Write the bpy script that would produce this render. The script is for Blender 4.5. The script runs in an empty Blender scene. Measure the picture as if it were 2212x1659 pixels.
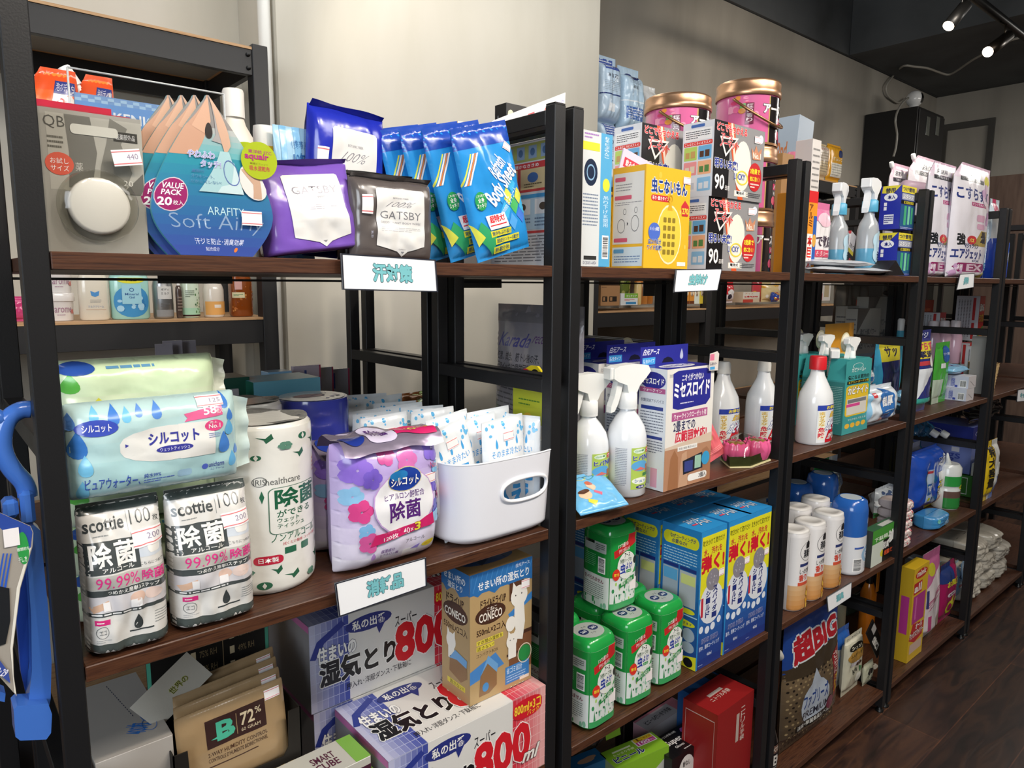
import bpy, bmesh, math, random
from mathutils import Vector, Matrix, noise
from mathutils.geometry import tessellate_polygon
C = bpy.context.scene.collection
sc = bpy.context.scene
PI = math.pi
# ------------------------------------------------------------------ camera
FPX, YAW, PITCH, ROLL = 1529.78, 0.864941, 0.141358, 0.0066639
CAM = Vector((-0.09603, -0.90974, 1.49726))
FW = Vector((math.cos(YAW)*math.cos(PITCH), math.sin(YAW)*math.cos(PITCH), -math.sin(PITCH)))
_R = Vector((math.sin(YAW), -math.cos(YAW), 0)); _U = _R.cross(FW)
RT = _R*math.cos(ROLL)+_U*math.sin(ROLL); UP = -_R*math.sin(ROLL)+_U*math.cos(ROLL)
cd = bpy.data.cameras.new('camera'); cam = bpy.data.objects.new('camera', cd); C.objects.link(cam)
cd.sensor_width = 36; cd.lens = FPX*36/2212; cd.clip_start = 0.02; cd.clip_end = 60
cam.matrix_world = Matrix(((RT.x, UP.x, -FW.x, CAM.x), (RT.y, UP.y, -FW.y, CAM.y), (RT.z, UP.z, -FW.z, CAM.z), (0, 0, 0, 1)))
sc.camera = cam
# ------------------------------------------------------------------ world, lights, exposure
sc.view_settings.view_transform = 'Standard'; sc.view_settings.look = 'None'
sc.view_settings.gamma = 1; sc.view_settings.use_curve_mapping = False
sc.view_settings.exposure = 0.45
W = bpy.data.worlds.new('world'); sc.world = W; W.use_nodes = True
W.node_tree.nodes['Background'].inputs[0].default_value = (0.75, 0.85, 1.0, 1)
W.node_tree.nodes['Background'].inputs[1].default_value = 0.12
def light(name, kind, loc, target, power, col, size=0.3, size_y=None, spot=60, blend=0.6):
    d = bpy.data.lights.new(name, kind); d.energy = power; d.color = col
    o = bpy.data.objects.new(name, d); C.objects.link(o); o.location = loc
    o.rotation_euler = (Vector(target)-Vector(loc)).to_track_quat('-Z', 'Y').to_euler()
    if kind == 'AREA':
        d.shape = 'RECTANGLE'; d.size = size; d.size_y = size_y or size
    else:
        d.shadow_soft_size = size
    if kind == 'SPOT':
        d.spot_size = math.radians(spot); d.spot_blend = blend
    return o
DAY = (0.86, 0.93, 1.0); WARM = (1.0, 0.88, 0.74)
light('shopfront_daylight', 'AREA', (-2.6, -1.9, 2.15), (0.8, 0.4, 1.25), 62, DAY, 2.2, 1.5)
light('ceiling_light', 'AREA', (1.6, -1.5, 2.9), (1.6, 0.0, 1.3), 34, (1, .95, .88), 3.2, .5)
for x, y, tx, ty, tz, e in ((-0.2, -1.3, 0.25, 0.1, 1.2, 30), (0.75, -1.25, 0.75, 0.15, 1.15, 34), (1.7, -1.3, 1.35, 0.15, 1.2, 30), (2.9, -1.3, 2.4, 0.2, 1.3, 26),
                            (0.9, 0.9, 1.9, 1.6, 1.9, 16), (3.2, -.2, 4.3, 1.95, 2.0, 60)):
    light('track_spot_light', 'SPOT', (x, y, 2.85), (tx, ty, tz), e, WARM, 0.03, spot=75)
light('far_room_light', 'AREA', (6.2, -0.6, 2.9), (6.2, 0.3, 0), 30, (1, .95, .88), 1.5, 1.0)
light('aisle_light', 'AREA', (1.2, 1.1, 3.0), (1.2, 1.4, 0.8), 13, (1, .97, .92), 3.0, .4)
# ------------------------------------------------------------------ pixels of the photograph to points of the room
def ray(px, py): return FW+RT*((px-1106)/FPX)-UP*((py-829.5)/FPX)
def G(px, py, z):
    d = ray(px, py); t = (z-CAM.z)/d.z; return CAM+d*t
def Y(px, py, y):
    d = ray(px, py); t = (y-CAM.y)/d.y; return CAM+d*t
def XP(px, py, x):
    d = ray(px, py); t = (x-CAM.x)/d.x; return CAM+d*t
# ------------------------------------------------------------------ materials
def lin(h):
    h = h.lstrip('#')
    if len(h) == 3: h = ''.join(c*2 for c in h)
    o = []
    for i in (0, 2, 4):
        c = int(h[i:i+2], 16)/255
        o.append(c/12.92 if c <= .04045 else ((c+.055)/1.055)**2.4)
    return (*o, 1)
MC = {}
def m(col, kind='paper'):
    k = (col, kind)
    if k in MC: return MC[k]
    M = bpy.data.materials.new(kind+'_'+col.strip('#')); M.use_nodes = True
    nt = M.node_tree; b = nt.nodes['Principled BSDF']; N = nt.nodes.new
    b.inputs['Base Color'].default_value = lin(col)
    tc = N('ShaderNodeTexCoord'); nz = N('ShaderNodeTexNoise'); nt.links.new(tc.outputs['Object'], nz.inputs['Vector'])
    bp = N('ShaderNodeBump'); nt.links.new(nz.outputs['Fac'], bp.inputs['Height']); nt.links.new(bp.outputs[0], b.inputs['Normal'])
    def S(rough, scale, st, dist=.002, **kw):
        b.inputs['Roughness'].default_value = rough; nz.inputs['Scale'].default_value = scale
        bp.inputs['Strength'].default_value = st; bp.inputs['Distance'].default_value = dist
        for a, v in kw.items(): b.inputs[a.replace('_', ' ')].default_value = v
    if kind == 'paper': S(.5, 300, .05, Specular_IOR_Level=.35)
    elif kind == 'carton': S(.32, 120, .06, Specular_IOR_Level=.5)
    elif kind == 'film': S(.26, 38, .35, .004, Coat_Weight=.5, Coat_Roughness=.12)
    elif kind == 'gloss': S(.18, 20, .03, Coat_Weight=.4, Coat_Roughness=.05)
    elif kind == 'plastic': S(.38, 200, .04)
    elif kind == 'metal': S(.32, 200, .03, Metallic=.85)
    elif kind == 'steel': S(.42, 400, .08, Specular_IOR_Level=.45)
    elif kind == 'foil': S(.25, 30, .5, .004, Metallic=.6)
    elif kind == 'liquid': S(.12, 10, .02, Transmission_Weight=.35, IOR=1.33)
    elif kind == 'emit':
        b.inputs['Emission Color'].default_value = lin(col); b.inputs['Emission Strength'].default_value = 6
    elif kind == 'clear':
        S(.12, 30, .6, .005)
        tr = N('ShaderNodeBsdfTransparent'); gl = N('ShaderNodeBsdfGlossy'); mx = N('ShaderNodeMixShader'); fr = N('ShaderNodeMath'); lw = N('ShaderNodeLayerWeight'); pw_ = N('ShaderNodeMath')
        tr.inputs[0].default_value = lin(col); gl.inputs['Roughness'].default_value = .12; pw_.operation = 'POWER'; pw_.inputs[1].default_value = 3.5; fr.operation = 'MULTIPLY_ADD'; fr.inputs[1].default_value = .55; fr.inputs[2].default_value = .045
        nt.links.new(bp.outputs[0], gl.inputs['Normal']); nt.links.new(bp.outputs[0], lw.inputs['Normal']); nt.links.new(lw.outputs['Facing'], pw_.inputs[0]); nt.links.new(pw_.outputs[0], fr.inputs[0])
        nt.links.new(fr.outputs[0], mx.inputs[0]); nt.links.new(tr.outputs[0], mx.inputs[1]); nt.links.new(gl.outputs[0], mx.inputs[2])
        nt.links.new(mx.outputs[0], nt.nodes['Material Output'].inputs[0])
    MC[k] = M; return M
def texmat(name, cols, scale, vec=(1, 1, 1), rough=.6, bump=.2, detail=8, planks=None, bdist=.003, stops=(.3, .7), spec=.5, dist=0.3):
    M = bpy.data.materials.new(name); M.use_nodes = True; nt = M.node_tree; b = nt.nodes['Principled BSDF']; N = nt.nodes.new; K = nt.links.new
    tc = N('ShaderNodeTexCoord'); mp = N('ShaderNodeMapping'); K(tc.outputs['Object'], mp.inputs[0]); mp.inputs['Scale'].default_value = vec
    nz = N('ShaderNodeTexNoise'); nz.inputs['Scale'].default_value = scale; nz.inputs['Detail'].default_value = detail; nz.inputs['Distortion'].default_value = dist
    K(mp.outputs[0], nz.inputs['Vector'])
    cr = N('ShaderNodeValToRGB'); K(nz.outputs['Fac'], cr.inputs[0])
    e = cr.color_ramp.elements; e[0].position = stops[0]; e[1].position = stops[1]; e[0].color = lin(cols[0]); e[1].color = lin(cols[-1])
    for i, c in enumerate(cols[1:-1]):
        x = e.new(stops[0]+(stops[1]-stops[0])*(i+1)/(len(cols)-1)); x.color = lin(c)
    out = cr.outputs[0]
    b.inputs['Roughness'].default_value = rough; b.inputs['Specular IOR Level'].default_value = spec
    bp = N('ShaderNodeBump'); bp.inputs['Strength'].default_value = bump; bp.inputs['Distance'].default_value = bdist
    K(nz.outputs['Fac'], bp.inputs['Height']); K(bp.outputs[0], b.inputs['Normal'])
    if planks:
        br = N('ShaderNodeTexBrick'); K(tc.outputs['Object'], br.inputs['Vector']); br.inputs['Scale'].default_value = 1
        br.inputs['Brick Width'].default_value = planks[0]; br.inputs['Row Height'].default_value = planks[1]; br.inputs['Mortar Size'].default_value = .0018
        br.inputs['Color1'].default_value = (1, 1, 1, 1); br.inputs['Color2'].default_value = (.55, .55, .55, 1); br.inputs['Mortar'].default_value = (1.7, 1.5, 1.3, 1); br.offset = .37
        mm = N('ShaderNodeMix'); mm.data_type = 'RGBA'; mm.blend_type = 'MULTIPLY'; mm.inputs[0].default_value = 1
        K(out, mm.inputs[6]); K(br.outputs['Color'], mm.inputs[7]); out = mm.outputs[2]
    K(out, b.inputs['Base Color'])
    return M
WOOD = texmat('dark_walnut_laminate', ['#2a1610', '#46291b', '#553422', '#38200f'], 6, (3, 40, 60), .42, .1, stops=(.28, .72))
LWOOD = texmat('light_oak_laminate', ['#b98f63', '#cda57a', '#b48658'], 4, (2, 20, 40), .5, .05)
BLACK = m('#18181a', 'steel'); BLACK2 = m('#2a2a2c', 'steel')
WALLP = texmat('beige_plaster_wallpaper', ['#bdb8ab', '#c9c5b9', '#d0ccc2'], 1.6, (1.4, 1.4, .5), .85, .12, detail=10, bdist=.004)
WALLR = texmat('grey_plaster_wallpaper', ['#8d887e', '#a09a8f', '#aca69b'], 1.6, (1.4, 1.4, .35), .85, .12, detail=10, bdist=.004)
CONC = texmat('dark_grey_concrete', ['#3f4142', '#55585a', '#616466'], 1.2, (1, 1, 1), .8, .25, detail=12, bdist=.01)
FLOORM = texmat('dark_wood_floor', ['#1c110c', '#33201a', '#4a3022', '#2a1a14'], 3.2, (1.0, 5.5, 1), .38, .15, detail=12, planks=(1.2, .19), stops=(.3, .72), dist=1.2)
BROWNP = texmat('brown_wood_panel', ['#5e4a40', '#6d574b', '#766053'], 5, (6, 6, .6), .6, .08)
# ------------------------------------------------------------------ text
TC = {}
def glyphs(s, bold):
    k = (s, bold)
    if k in TC: return TC[k]
    c = bpy.data.curves.new('t', 'FONT'); c.body = s; c.resolution_u = 2; c.offset = bold
    o = bpy.data.objects.new('t', c); C.objects.link(o); bpy.context.view_layer.update()
    me = bpy.data.meshes.new_from_object(o); me.calc_loop_triangles()
    vs = [(v.co.x, v.co.y) for v in me.vertices]; ts = [tuple(t.vertices) for t in me.loop_triangles]
    bpy.data.objects.remove(o); bpy.data.curves.remove(c); bpy.data.meshes.remove(me)
    if not vs: vs = [(0, 0), (1, 0), (0, 1)]; ts = []
    x0 = min(v[0] for v in vs); x1 = max(v[0] for v in vs); y0 = min(v[1] for v in vs); y1 = max(v[1] for v in vs)
    vs = [((x-x0)/max(x1-x0, 1e-6), (y-y0)/max(y1-y0, 1e-6)) for x, y in vs]
    TC[k] = (vs, ts); return TC[k]
# art items: (color, [(verts in percent), tris], bbox, kind, rotation)
def _it(c, vs, ts, r=0, k=None, cen=None): return dict(c=c, v=vs, t=ts, r=r, k=k, cen=cen)
def poly(pts, c, r=0, k=None):
    ts = [tuple(t) for t in tessellate_polygon([[Vector((x, y, 0)) for x, y in pts]])]
    return [_it(c, list(pts), ts, r, k)]
def R(x0, y0, x1, y1, c, r=0, k=None): return [_it(c, [(x0, y0), (x1, y0), (x1, y1), (x0, y1)], [(0, 1, 2), (0, 2, 3)], r, k)]
def E(cx, cy, rx, ry, c, r=0, n=20, k=None): return poly([(cx+rx*math.cos(a*2*PI/n), cy+ry*math.sin(a*2*PI/n)) for a in range(n)], c, r, k)
def RR(x0, y0, x1, y1, c, q=.25, r=0, k=None, asp=1):
    a = min(x1-x0, (y1-y0)*asp)*q; b = a/asp; p = []
    for cx, cy, s in ((x1-a, y1-b, 0), (x0+a, y1-b, 1), (x0+a, y0+b, 2), (x1-a, y0+b, 3)):
        for i in range(5):
            t = (s+i/4)*PI/2; p.append((cx+a*math.cos(t), cy+b*math.sin(t)))
    return poly(p, c, r, k)
def T(s, x0, y0, x1, y1, c, b=.012, o=None, ob=.05, r=0, sl=0, k=None):
    out = []; cjk = sum(ord(q) > 0x2000 for q in s)*2 > len(s)
    xe = (x1-x0)/max(len(s), 1)*(1 if cjk else 1.5); ye = y1-y0; base = max(min(b, .012), -.02)
    vs, ts = glyphs(s, base); n = len(vs)
    def copies(c_, rad, k_):
        V = []; Q = []; dz = []
        for i in range(k_):
            a = (i+.5)*2*PI/k_; dx, dy = (xe*rad*math.cos(a), ye*rad*math.sin(a)) if rad else (0, 0); g = len(V)
            V += [(x0+(x1-x0)*x+sl*(y-.5)*(x1-x0)+dx, y0+ye*y+dy) for x, y in vs]; Q += [(p+g, q+g, w+g) for p, q, w in ts]; dz += [i*.000022]*n
        out.append(_it(c_, V, Q, r, k, ((x0+x1)/2, (y0+y1)/2))); out[-1]['dz'] = dz
    if o: copies(o, max(b, 0)+ob, 8)
    if b > .012: copies(c, b-.006, 4)
    else: copies(c, 0, 1)
    return out
def TV(s, x0, y0, x1, y1, c, b=.012, o=None, r=0):
    n = len(s); h = (y1-y0)/n; out = []
    for i, ch in enumerate(s): out += T(ch, x0, y1-(i+1)*h+h*.08, x1, y1-i*h-h*.05, c, b, o, r=r)
    return out
def Ls(x0, y0, x1, y1, n, c, fill=.45, seed=1, gap=.12, r=0):
    rn = random.Random(seed); out = []; h = (y1-y0)/n; vs = []; ts = []
    for i in range(n):
        x = x0; end = x1 if i < n-1 else x0+(x1-x0)*rn.uniform(.5, .95)
        while x < end:
            w = (x1-x0)*rn.uniform(.05, .16); w = min(w, end-x); y = y1-(i+.5)*h; q = h*fill/2; a = len(vs)
            vs += [(x, y-q), (x+w, y-q), (x+w, y+q), (x, y+q)]; ts += [(a, a+1, a+2), (a, a+2, a+3)]
            x += w+(x1-x0)*gap*.15
    return [_it(c, vs, ts, r)]
def Bc(x0, y0, x1, y1, vert=False, c='#222'):
    rn = random.Random(7); out = R(x0, y0, x1, y1, '#fafafa'); vs = []; ts = []; t = .08
    while t < .92:
        w = rn.choice((.012, .02, .035)); a = len(vs)
        if vert: q = (x0+(x1-x0)*.1, y0+(y1-y0)*t, x1-(x1-x0)*.1, y0+(y1-y0)*(t+w))
        else: q = (x0+(x1-x0)*t, y0+(y1-y0)*.1, x0+(x1-x0)*(t+w), y1-(y1-y0)*.1)
        vs += [(q[0], q[1]), (q[2], q[1]), (q[2], q[3]), (q[0], q[3])]; ts += [(a, a+1, a+2), (a, a+2, a+3)]
        t += w+rn.choice((.015, .03))
    return out+[_it(c, vs, ts)]
def GR(x0, y0, x1, y1, c0, c1, n=8, hor=False):
    a = [int(c0[i:i+2], 16) for i in (1, 3, 5)]; b = [int(c1[i:i+2], 16) for i in (1, 3, 5)]; o = []
    for i in range(n):
        t = (i+.5)/n; c = '#%02x%02x%02x' % tuple(int(a[j]+(b[j]-a[j])*t) for j in range(3))
        o += R(x0+(x1-x0)*i/n, y0, x0+(x1-x0)*(i+1)/n, y1, c) if hor else R(x0, y0+(y1-y0)*i/n, x1, y0+(y1-y0)*(i+1)/n, c)
    return o
def ring(cx, cy, rx, ry, t, c, n=20):
    vs = []; ts = []
    for i in range(n):
        a = i*2*PI/n; vs += [(cx+rx*math.cos(a), cy+ry*math.sin(a)), (cx+rx*(1-t)*math.cos(a), cy+ry*(1-t)*math.sin(a))]
        j = (i+1) % n; ts += [(2*i, 2*j, 2*j+1), (2*i, 2*j+1, 2*i+1)]
    return [_it(c, vs, ts)]
def drop(cx, cy, w, h, c):
    return poly([(cx+w*.5*math.sin(a)*(math.sin(a/2)**1.4), cy+h*.5*math.cos(a)) for a in [i*2*PI/18 for i in range(18)]], c)
def flower(cx, cy, rx, ry, c, c2=None, n=5, ph=0):
    o = []
    for i in range(n):
        a = ph+i*2*PI/n; o += E(cx+rx*.55*math.cos(a), cy+ry*.55*math.sin(a), rx*.48, ry*.48, c, n=10)
    return o+(E(cx, cy, rx*.25, ry*.25, c2, n=8) if c2 else [])
def blobs(x0, y0, x1, y1, cols, n, s, seed=1, asp=1):
    rn = random.Random(seed); o = []
    for i in range(n):
        q = s*rn.uniform(.5, 1.2); o += E(rn.uniform(x0, x1), rn.uniform(y0, y1), q, q*asp*rn.uniform(.6, 1.3), rn.choice(cols), r=0, n=9)
    return o
# ------------------------------------------------------------------ mesh builder
class MB:
    def __init__(s): s.v = []; s.f = []; s.mi = []; s.sm = []; s.ms = []; s.X = Matrix()
    def mat(s, M):
        if M not in s.ms: s.ms.append(M)
        return s.ms.index(M)
    def add(s, vs, fs, M, smooth=False):
        b = len(s.v); s.v += [tuple(s.X @ Vector(v)) for v in vs]; i = s.mat(M)
        for f in fs: s.f.append([b+k for k in f]); s.mi.append(i); s.sm.append(smooth)
        return s
    def box(s, x0, y0, z0, x1, y1, z1, M, bev=.0):
        if bev <= 0:
            return s.add([(x, y, z) for z in (z0, z1) for y in (y0, y1) for x in (x0, x1)],
                         [(0, 2, 3, 1), (4, 5, 7, 6), (0, 1, 5, 4), (2, 6, 7, 3), (0, 4, 6, 2), (1, 3, 7, 5)], M)
        bm = bmesh.new(); P = []
        for sx, x in ((1, x0), (-1, x1)):
            for sy, y in ((1, y0), (-1, y1)):
                for sz, z in ((1, z0), (-1, z1)):
                    P += [(x, y+sy*bev, z+sz*bev), (x+sx*bev, y, z+sz*bev), (x+sx*bev, y+sy*bev, z)]
        for p in P: bm.verts.new(p)
        bmesh.ops.convex_hull(bm, input=bm.verts); bm.verts.index_update()
        s.add([v.co[:] for v in bm.verts], [[v.index for v in f.verts] for f in bm.faces], M); bm.free(); return s
    def prism(s, pts, a0, a1, M, ax='y', smooth=False):
        n = len(pts)
        mk = {'y': lambda p, a: (p[0], a, p[1]), 'x': lambda p, a: (a, p[0], p[1]), 'z': lambda p, a: (p[0], p[1], a)}[ax]
        vs = [mk(p, a0) for p in pts]+[mk(p, a1) for p in pts]
        ts = [tuple(t) for t in tessellate_polygon([[Vector((x, y, 0)) for x, y in pts]])]
        s.add(vs, ts, M); s.add(vs, [tuple(i+n for i in t[::-1]) for t in ts], M)
        return s.add(vs, [(i, (i+1) % n, (i+1) % n+n, i+n) for i in range(n)], M, smooth)
    def tube(s, pts, r, M, n=8, cap=True):
        pts = [Vector(p) for p in pts]; vs = []; fs = []; rr = r if isinstance(r, (list, tuple)) else [r]*len(pts)
        pu = None
        for i, p in enumerate(pts):
            d = (pts[min(i+1, len(pts)-1)]-pts[max(i-1, 0)]).normalized()
            if pu is None: pu = d.orthogonal().normalized()
            else: pu = (pu-d*pu.dot(d)).normalized()
            w = d.cross(pu)
            for k in range(n): a = 2*PI*k/n; vs.append(tuple(p+(pu*math.cos(a)+w*math.sin(a))*rr[i]))
        for i in range(len(pts)-1):
            for k in range(n): fs.append((i*n+k, i*n+(k+1) % n, (i+1)*n+(k+1) % n, (i+1)*n+k))
        if cap: fs += [tuple(range(n))[::-1], tuple((len(pts)-1)*n+k for k in range(n))]
        return s.add(vs, fs, M, True)
    def lathe(s, prof, M, n=28, se=2, sy=1, cap=True, c=(0, 0)):
        vs = []; fs = []
        for r, z in prof:
            for k in range(n):
                a = 2*PI*k/n; ca, sa = math.cos(a), math.sin(a); q = (abs(ca)**se+abs(sa)**se)**(-1/se)
                vs.append((c[0]+r*q*ca, c[1]+r*q*sa*sy, z))
        for i in range(len(prof)-1):
            for k in range(n): fs.append((i*n+k, i*n+(k+1) % n, (i+1)*n+(k+1) % n, (i+1)*n+k))
        s.add(vs, fs, M, True)
        if cap: s.add(vs, [tuple(range(n))[::-1], tuple((len(prof)-1)*n+k for k in range(n))], M)
        return s
    def surf(s, F, M, nu=20, nv=20, smooth=True):
        return s.add([F(i/nu, j/nv) for j in range(nv+1) for i in range(nu+1)],
                     [(j*(nu+1)+i, j*(nu+1)+i+1, (j+1)*(nu+1)+i+1, (j+1)*(nu+1)+i) for j in range(nv) for i in range(nu)], M, smooth)
    def art(s, F, items, w, h, kind='paper', curved=False, eps=.00022, lay0=0):
        done = []
        for it in items:
            vs = [(x/100*w, y/100*h) for x, y in it['v']]
            if it['r']:
                cx, cy = (it['cen'][0]/100*w, it['cen'][1]/100*h) if it['cen'] else (sum(v[0] for v in vs)/len(vs), sum(v[1] for v in vs)/len(vs))
                a = math.radians(it['r']); ca, sa = math.cos(a), math.sin(a)
                vs = [(cx+(x-cx)*ca-(y-cy)*sa, cy+(x-cx)*sa+(y-cy)*ca) for x, y in vs]
            ts = it['t']
            if not ts: continue
            bb = (min(v[0] for v in vs), min(v[1] for v in vs), max(v[0] for v in vs), max(v[1] for v in vs))
            lay = 1+lay0
            for b2, l2 in done:
                if bb[0] < b2[2] and bb[2] > b2[0] and bb[1] < b2[3] and bb[3] > b2[1]: lay = max(lay, l2+1)
            done.append((bb, lay))
            if curved:
                lim = (.03 if kind in ('film', 'foil') else .05)*max(w, h); vs = list(vs); dz = list(it.get('dz') or [0]*len(vs)); work = list(ts); ts = []; mid = {}
                while work:
                    t = work.pop(); e = [(math.dist(vs[t[i]], vs[t[(i+1) % 3]]), i) for i in range(3)]; L, i = max(e)
                    if L <= lim or len(vs) > 20000: ts.append(t); continue
                    a, b, c2 = t[i], t[(i+1) % 3], t[(i+2) % 3]; kk = (min(a, b), max(a, b))
                    if kk not in mid: mid[kk] = len(vs); dz.append(dz[a]); vs.append(((vs[a][0]+vs[b][0])/2, (vs[a][1]+vs[b][1])/2))
                    q = mid[kk]; work += [(a, q, c2), (q, b, c2)]
            off = eps*lay+(.0009 if curved and kind in ('film', 'foil') else .0004 if curved else 0); P = []
            if not curved: dz = it.get('dz') or [0]*len(vs)
            for (x, y), e_ in zip(vs, dz):
                u = min(max(x/w, 0), 1); v = min(max(y/h, 0), 1)
                if curved:
                    p = Vector(F(u, v)); du = Vector(F(min(u+.01, 1), v))-Vector(F(max(u-.01, 0), v)); dv = Vector(F(u, min(v+.01, 1)))-Vector(F(u, max(v-.01, 0)))
                    nn = du.cross(dv)
                    nn = nn.normalized() if nn.length > 1e-12 else Vector((0, -1, 0))
                else:
                    p, nn = F(u, v)
                P.append(tuple(p+nn*(off+e_)))
            s.add(P, ts, m(it['c'], it['k'] or kind), curved)
        return s
    def build(s, name, parent=None):
        me = bpy.data.meshes.new(name); me.from_pydata(s.v, [], s.f)
        for M in s.ms: me.materials.append(M)
        me.polygons.foreach_set('material_index', s.mi); me.polygons.foreach_set('use_smooth', s.sm); me.update()
        o = bpy.data.objects.new(name, me); C.objects.link(o)
        if parent: o.parent = parent
        return o
def tag(o, label=None, cat=None, group=None, kind=None):
    if label: o['label'] = label
    if cat: o['category'] = cat
    if group: o['group'] = group
    if kind: o['kind'] = kind
    return o
def place(o, loc, rz=0, rx=0, ry=0, sc_=None):
    o.location = loc; o.rotation_mode = 'XYZ'; o.rotation_euler = (rx, ry, rz)
    if sc_: o.scale = (sc_, sc_, sc_)
    return o
def empty(name, label, cat, group=None):
    o = bpy.data.objects.new(name, None); o.empty_display_size = .02; C.objects.link(o); return tag(o, label, cat, group)
def dup(o, label=None, parent=None, group=None):
    c = o.copy(); C.objects.link(c)
    if parent: c.parent = parent
    if label: c['label'] = label
    if group: c['group'] = group
    for ch in o.children: dup(ch, None, c)
    return c
def struct(name, mb, label=None): return tag(mb.build(name), label or name.replace('_', ' '), None, None, 'structure')
# flat face maps of a carton w x d x h (front faces -Y, base z=0, centred in x, front at y=0)
def fF(w, d, h): return lambda u, v: (Vector(((u-.5)*w, 0, v*h)), Vector((0, -1, 0)))
def fL(w, d, h): return lambda u, v: (Vector((-w/2, (1-u)*d, v*h)), Vector((-1, 0, 0)))
def fR(w, d, h): return lambda u, v: (Vector((w/2, u*d, v*h)), Vector((1, 0, 0)))
def fT(w, d, h): return lambda u, v: (Vector(((u-.5)*w, v*d, h)), Vector((0, 0, 1)))
STK = R(0, 0, 100, 100, '#f7f3f3')+R(0, 84, 100, 90, '#e0787c')+R(0, 10, 100, 16, '#e0787c')
def sticker(parent, F, x, y, w, h, W_, H_, txt='', curved=False, r=0, lay=6):
    mb = MB(); pa = x/100, y/100; cw, ch = w/W_, h/H_
    def F2(u, v):
        a, b = (u-.5)*w, (v-.5)*h; c, s_ = math.cos(math.radians(r)), math.sin(math.radians(r)); a, b = a*c-b*s_, a*s_+b*c
        return F(min(max(pa[0]+a/W_, 0), 1), min(max(pa[1]+b/H_, 0), 1))
    mb.art(F2, STK+(T(txt, 50, 35, 90, 70, '#9a8fa8', 0) if txt else []), w, h, 'paper', curved, lay0=lay)
    return mb.build('price_sticker', parent)
def carton(name, label, cat, w, d, h, base, front=None, left=None, top=None, group=None, kind='carton', bev=.0008, stick=None, parent=None, right=None):
    mb = MB().box(-w/2, 0, 0, w/2, d, h, m(base, kind), bev)
    if front: mb.art(fF(w, d, h), front, w, h, kind)
    if left: mb.art(fL(w, d, h), left, d, h, kind)
    if top: mb.art(fT(w, d, h), top, w, d, kind)
    if right: mb.art(fR(w, d, h), right, d, h, kind)
    o = mb.build(name, parent)
    if not parent: tag(o, label, cat, group)
    if stick: sticker(o, fF(w, d, h), stick[0], stick[1], stick[2], stick[3], w, h, stick[4] if len(stick) > 4 else '', lay=8)
    return o
# soft pack surface: w x h front, thickness T; top/bot = sealed fin share; ex = squareness
def softF(w, h, T_, top=.1, bot=.1, ex=3, wr=.0015, seed=1, side=1, bt=None, tw=1.0, bw=1.0, lean=0):
    def F(u, v):
        a = abs(2*u-1); q = (1-a**ex)**.5 if a < 1 else 0
        if v > 1-top: k = 0
        elif v < bot: k = 0
        else:
            t = (v-bot)/(1-top-bot)
            if bt: k = min(1, (1-t)*bt)**.6*min(1, t*30)**.5
            else: k = max(0, 1-abs(2*t-1)**ex)**.5
        n = noise.noise(Vector((u*4+seed, v*4, seed*3.1)))*wr*2+noise.noise(Vector((u*9+seed, v*7, seed)))*wr
        ww = w*(bw+(tw-bw)*v)
        return ((u-.5)*ww, side*-1*(T_/2*q*k+.0004+(n*(.35+q*k) if a < 1 else 0))+lean*v*v, v*h)
    return F
def soft(mb, w, h, T_, M, Mb=None, nu=40, nv=40, **kw):
    Ff = softF(w, h, T_, side=1, **kw); Fb = softF(w, h, T_, side=-1, **kw)
    mb.surf(Ff, M, nu, nv); mb.surf(lambda u, v: Fb(1-u, v), Mb or M, nu, nv)
    return Ff
def pouch(name, label, cat, w, h, T_, base, art=None, kind='film', group=None, back=None, stick=None, parent=None, **kw):
    mb = MB(); Ff = soft(mb, w, h, T_, m(base, kind), m(back or base, kind), **kw)
    if art: mb.art(Ff, art, w, h, kind, True, eps=.0003)
    o = mb.build(name, parent)
    if not parent: tag(o, label, cat, group)
    if stick: sticker(o, Ff, stick[0], stick[1], stick[2], stick[3], w, h, stick[4] if len(stick) > 4 else '', True, stick[5] if len(stick) > 5 else 0, lay=8)
    return o
def cylF(rf, z0, z1, a0, a1, se=2, sy=1, c=(0, 0)):
    def F(u, v):
        z = z0+(z1-z0)*v; a = math.radians(a0+(a1-a0)*u); ca, sa = math.cos(a), math.sin(a); q = (abs(ca)**se+abs(sa)**se)**(-1/se); r = rf(z)
        return (c[0]+r*q*ca, c[1]+r*q*sa*sy, z)
    return F
def prf(prof):
    def f(z):
        for (r0, z0), (r1, z1) in zip(prof, prof[1:]):
            if z0 <= z <= z1: return r0+(r1-r0)*(z-z0)/max(z1-z0, 1e-9)
        return prof[-1][0]
    return f
def wrapart(mb, prof, z0, z1, a0, a1, items, se=2, sy=1, kind='paper'):
    rr = prf(prof); r = rr((z0+z1)/2); w = r*math.radians(abs(a1-a0)); mb.art(cylF(rr, z0, z1, a0, a1, se, sy), items, w, z1-z0, kind, True, eps=.0003)
    return mb
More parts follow.
